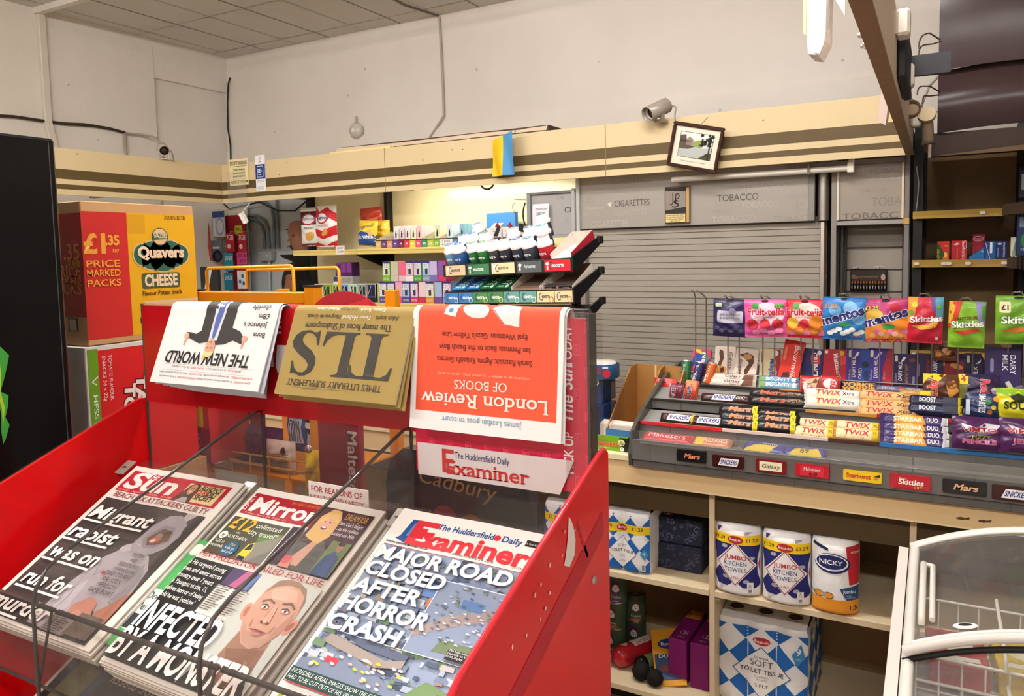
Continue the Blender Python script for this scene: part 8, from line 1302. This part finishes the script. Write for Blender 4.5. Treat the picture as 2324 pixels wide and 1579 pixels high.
    for k in range(34):
        x,y = r.uniform(.1,.62),r.uniform(.21,.30); b.ell(x*w,y*h,.014*w,.006*w,f,r.choice(('eef0f0','e8e6de','d8d23a','d9b0a0','dfe3e8')),26 + k*.05,10,-0.2)
    for s,y,W in (('MAJOR ROAD',.715,.79),('CLOSED',.635,.47),('AFTER',.548,.39),('HORROR',.463,.50),('CRASH',.375,.41)): b.text(s,f,0.05*w,y*h,0.077*w,'f6f3ee',34,'l',W*w,0.07,0.04,out=('77829a',0.03))
    frac(b,Lift(f,30),w,h,[('r',.03,.145,.975,.20,'25433f'),('t','INCREDIBLE AERIAL IMAGES SHOW THE EXTENT OF THE CORDON AS ONE MAN',.04,.177,.02,'f0eee6',{'al': 'l','W': .88,'sh': .15}),('t','HAD TO BE CUT OUT OF HIS VEHICLE AND TREATED IN HOSPITAL',.04,.153,.02,'f0eee6',{'al': 'l','W': .72,'sh': .15}),('t','PAGE 11',.84,.153,.022,'ffffff',{'off': .04,'sh': .15,'W': .1}),('r',.03,.139,.975,.143,'b0303a'),('r',.06,.02,.10,.10,'a9b83a'),('r',.06,.05,.10,.07,'6a5a9a'),('r',.09,.02,.30,.115,'f4f1ee'),('t','PERONI',.165,.055,.034,'c0303a',{'W': .13,'serif': True}),('l',[(.11,.09),(.14,.105),(.165,.1)],'3f6aa0',.012),('l',[(.175,.1),(.2,.105),(.225,.09)],'3f6aa0',.012),('e',.168,.1,.018,.018,'d8502e'),('t','NASTRO',.165,.035,.014,'4a4a52',{}),('t','12 x',.26,.085,.045,'2a2f5a',{'W': .09}),('r',.34,.05,.50,.085,'f6f4f0'),('t','£20',.42,.058,.026,'3a3a40',{}),('r',.32,.0,.48,.035,'e8c22a')])
    for i,s in enumerate(('The huge emergency','response on Wakefield','Road, Aspley')): b.text(s,f,0.73*w,(0.413 - 0.011*i)*h,0.011*w,'e6e4de',36,'l')
class Lift:
    sub = 0.05
    def __init__(s, f, n): s.f, s.n_ = f, n
    def __call__(s, x, y, d=0): return s.f(x, y, d + s.n_)
bl, r_, u_, w_, h_ = sf((-0.723, 0.943, 1.206), (-0.524, 0.941, 1.205), (-0.713, 0.671, 1.056), False, 0.352)
newspaper('local daily with aerial street photograph and red title, in the right compartment',bl,r_,u_,0.283,0.352,examiner_page,7,'f0ebe4p',cl='plain copy in the pile under the aerial photograph daily, right compartment')
# edge of a green supplement and lower-tier papers
def low_page(b, f, w, h):
    frac(b,f,w,h,[('r',.03,.03,.97,.97,'1f2226'),('p',[(.03,.5),(.4,.45),(.45,.97),(.03,.97)],'33465e'),('e',.3,.8,.1,.1,'b08a74'),('p',[(.1,.4),(.3,.3),(.34,.6),(.12,.62)],'6a7048'),('r',.5,.68,.75,.8,'8f8c84'),('t','got away',.68,.9,.09,'c9c2b8',{'W': .42,'sh': -.1,'rot': pi}),('t','for messy',.66,.62,.09,'c9c2b8',{'W': .4,'rot': pi})])
for i,(x,lab) in enumerate(((-1.37,'dark newspaper on the lower tier, left'),(-1.045,'dark newspaper with upturned lettering on the lower tier, middle'),(-0.71,'dark newspaper on the lower tier, right'))):
    newspaper(lab,(x,0.60,tz(0.60,-0.222)),(1,0,0),(0,0.876,0.482),0.28,0.345,low_page,0,'d9d2c8p',grp='lower tier newspapers')
b = MB(); P0_ = Vector((-0.995,0.993,1.19)); b.box(-0.965,-0.83,0.985,0.987,1.165,1.207,'e6dcd4',0.0005); f = Plane((0,0.985,0)); b.text('FOR REASONS OF',f,-0.90,1.19,0.010,'b8303a',1,W=0.115,off=0.02); b.text('HEALTH AND SAFETY',f,-0.90,1.174,0.010,'b8303a',1,W=0.12,off=0.02); tag(b.build('notice_card'),'white health notice card standing behind the middle newspaper pile','card')
b = MB(); b.M = Matrix(); fg = Page((-1.075,0.66,tz(0.66,0.004)),(1,0,0),(0,0.876,0.482)); b.sheet(fg,0,0.05,0,0.20,2,4,'dfe6dc'); b.sheet(lambda x,y,d=0: fg(0.05-x,y) - fg.n*0.001,0,0.05,0,0.2,2,4,'dfe6dc'); b.rect(0.002,0.1,0.048,0.2,fg,'4fa85a',2); b.rect(0.002,0.03,0.048,0.055,fg,'33383a',2); b.rect(0.002,0.0,0.048,0.028,fg,'4fa85a',2); b.text('Do',fg,0.02,0.082,0.012,'3a4444',3); b.text('Per',fg,0.02,0.062,0.012,'3a4444',3); b.ell(0.022,0.18,0.012,0.012,fg,'e3efe0',3); tag(b.build('leaflet'),'green and white leaflet edge beside the middle newspaper pile','leaflet')

# ---------------------------------------------------------------- papers folded over the top of the rack, upside down
class Hung:
    sub = 0.012
    def __init__(s,xc,zb,yb,zt,yt=0.985,rad_=0.017,lift=0.0,skew=0.0): s.xc,s.zb,s.yb,s.zt,s.yt,s.R,s.l,s.sk = xc,zb,yb,zt,yt,rad_,lift,skew; s.L = math.hypot(zt-zb,yt-yb)
    def __call__(s, x, y, d=0):
        t = -y; dy, dz = (s.yt-s.yb)/s.L, (s.zt-s.zb)/s.L; o = s.l + d*0.0003 + 0.0008*sin(x*24 + 1)
        X = s.xc - x + s.sk*t
        if t <= s.L: return Vector((X, s.yb + dy*t - dz*o, s.zb + dz*t + dy*o))
        a = (t - s.L)/s.R
        if a < pi: R = s.R + o; return Vector((X, s.yt + s.R - R*cos(a), s.zt + R*sin(a)))
        return Vector((X, s.yt + 2*s.R + o, s.zt - (t - s.L - pi*s.R)))
def hung(lab, xc, w, zb, yb, zt, paper, draw, copies, cl, cp, grp, step=0.004):
    f = Hung(xc,zb,yb,zt); T = f.L + pi*f.R + 0.12; I = Vector((xc,1.0,zt)); t = thing('newspaper',lab,'newspaper',I,0,grp)
    b = MB(); b.M = Matrix.Translation(-I); b.sheet(f,-w/2,w/2,-T,0,14,44,paper); g = Hung(xc,zb,yb,zt,lift=-0.0022); b.sheet(lambda x,y,d=0: g(-x,y),-w/2,w/2,-T,0,6,40,'efebe6p'); b.build('pages',t)
    b = MB(); b.M = Matrix.Translation(-I); draw(b, f, w); b.build('front_page_print', t)
    for k in range(copies):
        q = MB(); gg = Hung(xc + 0.004*(k+1)*(1 if copies > 3 else .6),zb + step*(-1)*(k+1)*(0.9 if copies > 3 else 0.6),yb + 0.006*(k+1),zt,lift=-0.0026*(k+1)); Tq = gg.L + pi*gg.R + 0.1
        q.sheet(gg,-w/2 + 0.012*k*(copies > 3),w/2 - 0.006*k*(copies > 3),-Tq,0,8,36,cp); q.sheet(lambda x,y,d=0: gg(-x,y,-3),-w/2 + 0.006*k*(copies > 3),w/2 - 0.012*k*(copies > 3),-Tq,0,4,30,cp); tag(q.build('newspaper'),cl,'newspaper',grp + ', copies behind')
def nw(b, f, w):
    T = lambda *a, **k: b.text(a[0], f, a[1], -a[2], a[3], a[4], 4, **k)
    for y,parts in ((0.0145,(("JOHN ELLEDGE",'c8404a',.04),("21 questions Starmer should ask himself",'55504c',.09),("MATTHEW D'ANCONA",'c8404a',.05),("Is Trump the antichrist?",'55504c',.05))),(0.0225,(("ALASTAIR CAMPBELL",'c8404a',.052),("The strangest story of my life",'55504c',.066),("TILLY LAWLESS",'c8404a',.036),("When the rich pay the poor for babies",'55504c',.08))),(0.034,(("JAMES BALL",'c8404a',.034),("It's The Sun Wot Lost It",'55504c',.052),("RACHEL PARIS",'c8404a',.036),("Gen Z's war on baguettes",'55504c',.05)))):
        x = -sum(p[2] for p in parts)/2 - 0.006
        for s, c, W in parts: T(s, x, y, 0.0035, c, al='l', W=W); x += W + 0.004
        if y > .02: b.rect(-w*.42, -y-0.0035, w*.42, -y-0.0031, f, 'a8a29c', 2)
    T('THE NEW WORLD',0.005,0.062,0.022,'2b2523',W=0.222,off=0.04,sh=0.12); b.poly([(0.012 + 0.006*cos(rad(90 + 36*k))*(1 if k % 2 == 0 else .4),-0.053 + 0.006*sin(rad(90 + 36*k))*(1 if k % 2 == 0 else .4)) for k in range(10)],f,'e0b84a',6)
    P = lambda pts, m, d=3: b.poly([(x, -t) for x, t in pts], f, m, d)
    P([(-0.012,.078),(0.02,.082),(0.035,.079),(0.05,.083),(0.075,.092),(0.078,.1),(0.066,.1),(0.05,.097),(0.038,.104),(0.04,.16),(0.046,.185),(-0.052,.185),(-0.042,.16),(-0.04,.112),(-0.062,.106),(-0.08,.09),(-0.072,.082),(-0.05,.088),(-0.03,.08)],'3b3634')
    P([(-0.01,.086),(0.012,.084),(0.014,.165),(-0.018,.165),(-0.012,.12)],'d9dbe4',4); P([(-0.002,.09),(0.005,.09),(0.008,.13),(0.0,.168),(-0.012,.165),(-0.006,.12)],'5a6aa8',5)
    b.ell(0.003,-0.073,0.0125,0.0165,f,'d8a488',5,18,0.05); P([(-0.011,.066),(-0.006,.056),(0.004,.0535),(0.014,.057),(0.016,.068),(0.008,.063),(-0.004,.064)],'e3cf9a',6); b.ell(-0.0015,-0.0715,0.0018,0.0012,f,'4a3a34',7,8); b.ell(0.0075,-0.0715,0.0018,0.0012,f,'4a3a34',7,8); b.ell(0.003,-0.0825,0.0045,0.0013,f,'8a4a40',7,10); b.ell(0.003,-0.077,0.002,0.003,f,'e0b098',7,8)
    for s in (1,-1): b.ell(0.076*s - 0.002,-0.092,0.007,0.006,f,'d9a68c',5,12); P([(0.076*s - 0.003,.088),(0.076*s + 0.001,.088),(0.076*s + 0.002,.074),(0.076*s - 0.002,.074)],'d9a68c',5)
    for s,t_ in (('Boris',.105),("Johnson's",.123),('£8m',.140),('afterlife',.157)): T(s,-0.125,t_,0.0095,'2b2523',al='l',W={'Boris': .028,"Johnson's": .058,'£8m': .027,'afterlife': .046}[s],off=0.01)
hung('white weekly with a man in a dark suit hanging upside down over the rack',-1.163,0.288,1.371,0.93,1.502,'ece8e6p',nw,6,'white copy fanned out behind the dark suit weekly on the rack','dfe0ecp','papers over the rack, left')
def tls(b, f, w):
    T = lambda s, x, t, h, c, **k: b.text(s, f, x, -t, h, c, 4, **k); K = '3a352e'
    T('TIMES LITERARY SUPPLEMENT',0.005,0.0275,0.0105,K,W=0.20,serif=True); b.rect(-0.03,-0.0145,0.09,-0.0141,f,'6a6250',2); T('www.the-tls.com',0.05,0.0135,0.003,'5a5346')
    o = lambda pts, x0: b.poly([(x0 + x*0.082, -0.112 + y*0.076) for x, y in pts], f, K, 4)
    o([(.0,1.0),(1.0,1.0),(1.03,.72),(.99,.72),(.93,.87),(.80,.94),(.62,.94),(.62,.10),(.66,.05),(.78,.03),(.78,0),(.22,0),(.22,.03),(.34,.05),(.38,.10),(.38,.94),(.20,.94),(.07,.87),(.01,.72),(-.03,.72)],-0.105)
    o([(0,1.0),(.52,1.0),(.52,.97),(.40,.95),(.36,.90),(.36,.07),(.55,.06),(.72,.10),(.82,.20),(.87,.33),(.91,.33),(.88,0),(0,0),(0,.03),(.1,.05),(.13,.10),(.13,.90),(.1,.95),(0,.97)],-0.03)
    S = [(.62,.99),(.66,.70),(.62,.70),(.55,.86),(.42,.95),(.27,.95),(.18,.87),(.18,.77),(.26,.68),(.52,.53),(.70,.40),(.76,.25),(.70,.10),(.55,0),(.34,-.02),(.20,.03),(.12,.02),(.06,-.02),(.02,.32),(.06,.32),(.13,.14),(.25,.05),(.40,.03),(.50,.10),(.51,.21),(.42,.31),(.16,.46),(.03,.60),(0,.76),(.06,.92),(.20,1.01),(.36,1.03),(.48,.98),(.56,.97)]
    o(S, 0.052)
    T('The many faces of Shakespeare',0.003,0.1265,0.0105,K,W=0.185,serif=True,off=0.01); T('Adam Smyth',-0.077,0.142,0.007,K,W=0.045,serif=True,sh=.2); T('Peter Holland',-0.014,0.142,0.007,'ece8da',W=0.058,serif=True,sh=.2,off=.01); T('Margreta de Grazia',0.057,0.142,0.007,K,W=0.075,serif=True,sh=.2); T('Michael Caines',0.05,0.155,0.006,'ece8da',W=0.05,serif=True,sh=.2); T('Lucy Munro',0.005,0.155,0.006,K,W=0.036,serif=True,sh=.2); T('Emma Smith',-0.045,0.155,0.006,'ece8da',W=0.05,serif=True,sh=.2)
hung('brown literary paper with huge serif initials hanging upside down over the rack',-0.853,0.257,1.371,0.93,1.50,'a48a4ep',tls,2,'copy tucked behind the brown literary paper','b39a5cp','papers over the rack, middle',0.009)
def lrb(b, f, w):
    T = lambda s,x,t,h,c,**k: b.text(s,f,x,-t,h,c,5,**k); b.rect(-w/2 + 0.008,-0.275,w/2 - 0.011,-0.029,f,'e8593c',1)
    T('James Lasdun goes to court',0.0,0.0235,0.0085,'7fa0b8',W=0.138,serif=True); T('London Review',0.0,0.0585,0.0195,'f2e6dc',W=0.218,serif=True,off=0.02); T('OF BOOKS',0.003,0.080,0.0135,'f2e6dc',W=0.092,serif=True); T('VOLUME 48 NUMBER 7   23 APRIL 2026   £5.95 US $9.75',0.0,0.0905,0.003,'f0c0ae',W=0.16)
    for s,t_,W in (("Sarah Resnick: Ágota Kristóf's Secrets",.1145,.165),('Ian Penman: Back to the Beach Boys',.1335,.158),("Eyal Weizman: Gaza's Yellow Line",.1525,.148)): T(s,0.0,t_,0.0085,'5a2a26',W=W,serif=True)
    b.poly([(-0.06,-.163),(-0.034,-.167),(-0.012,-.19),(-0.028,-.202),(-0.06,-.196)],f,'efe6e4',3); b.ell(0.016,-.188,0.024,0.013,f,'efe2e0',3,18,-0.2); b.poly([(0.05,-.176),(0.072,-.18),(0.07,-.2),(0.046,-.2)],f,'efe9e6',3); b.ell(0.06,-.186,0.004,0.004,f,'5a86b0',4); b.line([(-0.034,-.168),(-0.014,-.19)],0.001,f,'8a5a50',4)
hung('white and coral review with serif title hanging upside down over the rack',-0.594,0.264,1.329,0.966,1.504,'f1edebp',lrb,1,'white copy tucked behind the coral review','efebe8p','papers over the rack, right',0.003)

# ================================================================ black drinks fridge and snack cartons at the left
t = thing('drinks_fridge','tall black drinks fridge with green claw mark at the left edge','fridge',(-2.0,0.65,0))
b = MB(); b.box(-2.3, -1.73, 0.25, 1.012, 0.02, 1.868, '131213g', 0.01); b.build('cabinet', t, True)
b = MB(); b.box(-1.73,-1.7,0.25,1.015,0.1,1.87,'0d0c0ds',0.006); f = Plane((-1.7,0,0),(0,1,0)); b.rect(0.998,0.12,1.0005,1.86,f,'3f3b3c',1)
L = [(0.70,1.43),(0.82,1.43),(0.872,1.428),(0.888,1.408),(0.882,1.385),(0.874,1.358),(0.866,1.335),(0.881,1.324),(0.878,1.30),(0.872,1.28),(0.879,1.262),(0.870,1.235),(0.864,1.224),(0.862,1.25),(0.864,1.29),(0.858,1.33),(0.84,1.36),(0.83,1.30),(0.82,1.22),(0.80,1.30),(0.79,1.37),(0.77,1.30),(0.75,1.21),(0.73,1.30),(0.70,1.38)]
b.poly(L,f,'3f9a3c',1); b.poly([(0.70,1.40),(0.84,1.40),(0.868,1.405),(0.87,1.37),(0.866,1.335),(0.872,1.30),(0.866,1.26),(0.866,1.30),(0.858,1.34),(0.84,1.372),(0.79,1.38),(0.70,1.39)],f,'a9c92e',2); b.build('door',t,True)
b = MB(); b.box(-1.702, -1.685, 0.30, 0.33, 0.7, 1.3, '2a282ag', 0.006); b.build('handle', t, True)
def case(name,lab,x0,x1,y0,y1,z0,z1,m): t = thing(name,lab,'carton',((x0+x1)/2,(y0+y1)/2,z0),0,'snack cartons'); b = MB(); b.box(x0,x1,y0,y1,z0,z1,m,0.002); return t,b
t,b = case('snack_carton','large red and yellow cheese snack carton, topmost of the stack by the fridge',-2.25,-1.9,1.186,1.524,1.384,1.754,'c79a6a')
f = Plane((-1.9, 1.186, 1.384), (0, 1, 0)); w_, h_ = 0.338, 0.37
frac(b,Lift(f,0),w_,h_,[('r',0,.04,.372,.93,'c42a26'),('r',.372,.04,1,.93,'e0a81a'),('r',.375,.78,.53,.92,'d29a1a'),('t','300050638',.81,.89,.033,'2a1c14',{'W': .2}),('t','£1',.015,.645,.14,'e8a23a',{'al': 'l','W': .16,'off': .08}),('t','.35',.185,.70,.07,'e8a23a',{'al': 'l','W': .11,'off': .08}),('t','RRP',.265,.645,.026,'e8a23a',{'W': .05,'off': .04})])
for s,y in (('PRICE',.545),('MARKED',.48),('PACKS',.41)): b.text(s,f,0.155*w_,y*h_,0.05*w_,'e8a23a',6,W=0.27*w_,off=0.03)
for x,y,rx,ry in ((.5,.625,.085,.08),(.58,.655,.09,.07),(.66,.65,.1,.09),(.75,.66,.1,.07),(.84,.625,.085,.075),(.58,.58,.1,.065),(.68,.565,.12,.065),(.77,.585,.1,.06)):
    b.ell(x*w_,y*h_,(rx+.012)*w_,(ry+.01)*h_,f,'d9b98a',4); b.ell(x*w_,y*h_,rx*w_,ry*h_,f,'2f5f4a',5)
b.ell(.66*w_,.76*h_,.075*w_,.067*h_,f,'2f5f4a',5.5); b.ell(.66*w_,.76*h_,.068*w_,.06*h_,f,'e0b88a',6); b.poly([(.59*w_,.735*h_),(.73*w_,.745*h_),(.73*w_,.785*h_),(.59*w_,.78*h_)],f,'2f5f4a',7); b.text('WALKERS',f,.66*w_,.75*h_,.035*w_,'ecd9b8',8,W=.12*w_,off=.03); b.text('Quavers',f,.665*w_,.605*h_,.085*w_,'ecd0ae',8,W=.42*w_,off=.09)
b.rrect(.475*w_,.375*h_,.83*w_,.49*h_,.02*w_,f,'4a5a3a',4); b.text('CHEESE',f,.652*w_,.395*h_,.088*w_,'ecd0ae',6,W=.3*w_,off=.08); b.text('Flavour Potato Snack',f,.66*w_,.325*h_,.036*w_,'4a1c1a',5,W=.37*w_,off=.02); b.rect(.485*w_,.04*h_,w_,.285*h_,f,'d9b487',3); b.text('18',f,.47*w_,.12*h_,.05*w_,'3a1c14',4)
f = Plane((-2.25,1.186,1.384)); b.rect(0,.2*h_,.35,.92*h_,f,'a8201f',1); b.rect(.27,.1*h_,.31,.19*h_,f,'2a1c16',1); b.rect(.275,.105*h_,.305,.185*h_,f,'c9b89a',2)
for s,y,h in (('£1.35',.6,.04),('RRP',.54,.02),('PRICE',.48,.03),('MARKED',.42,.025),('PACKS',.36,.03)): b.text(s,f,.335,y*h_,h,'d98a32',2,'r',off=.03)
b.build('carton', t, True)
t,b = case('snack_carton','red tomato snack carton with green stripe, under the cheese snack carton',-2.25,-1.9,1.174,1.50,1.02,1.382,'d9d2ca')
f = Plane((-1.9,1.174,1.02),(0,1,0)); b.rect(0.02,0,0.326,0.35,f,'cf1f22',1); b.rect(0.006,0,0.034,0.355,f,'6a9a1e',2); b.text('HFSS compliant',f,0.016,0.14,0.011,'f2f2ea',3,rot=-pi/2,W=0.19,off=.02); b.line([(0.026,0.262),(0.014,0.27),(0.03,0.282)],0.003,f,'f2f2ea',3)
for s,x in (('SNACKS 36 x 22g',0.045),('TOMATO FLAVOUR',0.062)): b.text(s,f,x,0.275,0.009,'f0d9d2',3,rot=-pi/2,W=0.12,off=.01)
for s,x,y in (('TAN',0.135,0.21),("TON'S",0.098,0.17)): b.text(s,f,x,y,0.028,'eee4dc',4,rot=-pi/2-.1,W=0.12 if s == 'TAN' else 0.16,off=.1,out=('5a0f1a',.12))
b.rect(0.05, 0.03, 0.09, 0.14, f, '5a1018', 2); b.rect(0.054, 0.034, 0.086, 0.136, f, 'e3dcd6', 3)
for k in range(14): b.rect(0.058, 0.04 + 0.0065*k, 0.082, 0.042 + 0.0065*k + 0.001*(k % 3), f, '2a2422', 4)
b.build('carton', t, True)
t,b = case('snack_carton','brown cardboard carton at the bottom of the stack by the fridge',-2.26,-1.89,1.17,1.52,0.003,1.018,'b08a5e'); b.build('carton',t,True)
t,b = case('snack_carton','red carton with yellow price flash behind the clear rack panel',-2.06,-1.884,1.53,1.68,0.99,1.20,'b8242c')
f = Plane((-2.06,1.53,0.99)); b.rect(0.07,0.11,0.15,0.2,f,'e0b01e',1); b.text('60p',f,0.12,0.155,0.03,'b02a2a',2,rot=pi/2,off=.04); b.rect(0.0,0,0.176,0.105,f,'8a1a44',1)
for i,s in enumerate(('Prawn','Cocktail','FLAVOUR','SNACKS','28 PACKS')): b.text(s,f,0.03 + 0.026*i,0.006,0.014,'e3b8c9',2,'l',rot=pi/2,W=0.085 if i else 0.06)
b.build('carton', t, True)
# ---------------------------------------------------------------- yellow wire snack stand behind the rack
YS = 1.6
t = thing('snack_stand','yellow metal snack stand behind the newspaper rack','display stand',(-1.77,1.78,0)); OR = 'e08a14g'
for x in (-2.035, -1.555):
    b = MB(); b.box(x,x+0.04,YS,YS+0.035,0.0,1.503 if x < -1.9 else 1.516,OR,0.003); b.box(x,x+0.04,YS+0.36,YS+0.39,0.0,1.49,OR,0.003); b.box(x-0.001,x+0.041,YS-0.001,YS+0.036,1.503 if x < -1.9 else 1.516,1.508 if x < -1.9 else 1.521,'2a2422'); b.build('post',t,True)
b = MB(); b.box(-1.995, -1.555, YS+0.002, YS+0.03, 1.468, 1.502, OR, 0.003); b.build('top_bar', t, True)
for y,z0,z1,x0,x1 in ((YS+0.015,1.503,1.572,-1.965,-1.605),(YS+0.2,1.50,1.562,-2.0,-1.6)): b = MB(); b.tube([(x0,y,z0),(x0,y,z1-0.008),(x0+0.008,y,z1),(x1-0.008,y,z1+0.004),(x1,y,z1-0.004),(x1,y,z0)],0.005,'e3a01eg',8); b.build('rail',t,True)
for z in (0.55, 0.95, 1.33):
    b = MB(); b.box(-2.0, -1.55, YS+0.02, YS+0.37, z-0.006, z, OR)
    for q in (z+0.03, z+0.06): b.tube([(-2.0, YS+0.01, q), (-1.55, YS+0.01, q)], 0.003, 'd9a24ag', 6)
    for k in range(6): b.tube([(-1.97 + 0.08*k,YS+0.01,z),(-1.97 + 0.08*k,YS+0.01,z+0.06)],0.0025,'d9a24ag',6)
    b.build('shelf', t, True)
SN = [('crisp_bag','orange red crisp bag on the top of the yellow stand, left',(-1.88,1.75,1.40),.17,.13,'d2402af',[('e',0,.1,.3,.2,'e3963a')]),('crisp_bag','orange red crisp bag on the top of the yellow stand, middle',(-1.74,1.73,1.40),.16,.135,'c9302af',[('e',0,.1,.3,.2,'e8b04a')]),('crisp_bag','orange red crisp bag on the top of the yellow stand, right',(-1.63,1.74,1.405),.14,.14,'d9502af',[('p',[(-.4,.2),(.3,.4),(.4,0),(-.2,-.1)],'f0dcc0')]),
      ('biscuit_carton','maroon carton with barcode on the yellow stand',(-1.92,1.70,1.04),.17,.17,'7a2434',[('r',-.2,-.4,.2,.3,'e0d2cc')] + [('r',-.16,-.34 + .06*k,.16,-.31 + .06*k,'3a2022') for k in range(10)]),('sweet_bag','dark purple pouch on the yellow stand',(-1.84,1.68,1.02),.2,.12,'3a2452f',[]),('sweet_bag','blue pouch with barcode on the yellow stand',(-1.69,1.70,1.085),.09,.15,'1f4a9af',[('r',-.3,-.3,.3,.2,'c9d0dc')] + [('r',-.26 + .09*k,-.26,-.22 + .09*k,.16,'2a3a5a') for k in range(6)]),('sweet_bag','dark brown pouch with barcode on the yellow stand',(-1.61,1.69,1.085),.09,.15,'33221ef',[('e',0,.3,.3,.1,'b9a888'),('r',-.3,-.4,.3,-.06,'c9c2bc'),('R',-.36,.05,.36,.16,'e6e2dc',.04)]),('sweet_bag','pale pouch with small print on the yellow stand',(-1.73,1.66,1.0),.12,.1,'cfc2b6f',[('e',.2,.2,.08,.14,'4a2a24')] + [('r',-.36,.1 - .07*k,.36,.13 - .07*k,'8a7d74') for k in range(7)])]
for nm,lab,P,w_,h_,m,L in SN: bag(nm,lab,'snacks',P,w_,h_,.02,m,L,0,0,0,'packs on the yellow stand',len(lab))
t = thing('chocolate_display','tall red chocolate display board with a rounded clear top behind the rack','display stand',(-1.40,1.5,0.0)); b = MB(); b.box(-1.43,-1.285,1.5,1.52,0.0,1.2,'96152eg',0.004); f = Plane((0,1.5,0)); b.text('Maltesers',f,-1.325,1.05,0.03,'e6d2d4',2,rot=-pi/2,W=0.2,off=.03); b.build('board',t,True)
b = MB(); P = [(-1.5,0.93),(-1.285,0.93),(-1.285,1.19),(-1.44,1.19)] + [(-1.44 - 0.06*sin(rad(a)),1.13 + 0.06*cos(rad(a))) for a in range(15,91,15)]; b.prism(P,lambda x,z: Vector((x,1.47,z)),lambda x,z: Vector((x,1.474,z)),'acrylic'); b.build('clear_cover',t,True)
b = MB(); b.M = Matrix.Translation((-1.43,1.468,1.1)) @ Matrix.Rotation(rad(90),4,'X'); b.lathe([(0.011,0),(0.01,0.006),(0.0005,0.007)],'b9b4acm',12); b.build('lock',t,True)
bag('sweet_bag','yellow original sweets bag beside the red display board','sweets',(-1.475,1.53,1.0),.06,.16,.015,'e0b01ef',[('t','Original',0,.1,.05,'6a2a6a',{'W': .8}),('e',0,.3,.3,.1,'f0d23a')],0,0,0,None,3)
t = thing('sweets_display','dark navy confectionery display with gold script behind the rack','display stand',(-0.96,1.45,0)); b = MB(); P = [(-1.165,0.3),(-0.757,0.3),(-0.757,1.0),(-0.78,1.10)] + [(-0.83 + 0.05*cos(rad(a)),1.09 + 0.05*sin(rad(a))) for a in range(15,91,15)] + [(-1.11,1.14),(-1.15,1.11),(-1.165,1.05)]; b.prism(P,lambda x,z: Vector((x,1.45,z)),lambda x,z: Vector((x,1.49,z)),'16162cg'); f = Plane((0,1.45,0)); b.text('Cadbury',f,-0.965,1.055,0.038,'b08a5a',2,W=0.21,sh=.25,rot=-0.1)
for s,x,z,m in (('HALLS',-1.06,0.985,'8a8a9a'),('TREBOR',-1.13,0.99,'6a6a7a')): b.text(s,f,x,z,0.014,m,2,off=.03)
for x,z,m,s in ((-0.995,0.985,'a8202c','Maynards'),(-0.92,0.975,'b08a4a','Bassetts'),(-0.84,0.965,'3a6a9a','RED')): b.ell(x,z,0.035,0.032,f,m,2); b.text(s,f,x,z-0.004,0.01,'e6d6d0',3,W=0.05)
b.build('board',t,True); b = MB(); b.box(-1.17,-0.75,1.44,1.444,0.9,1.06,'acrylic'); b.build('clear_cover',t,True)
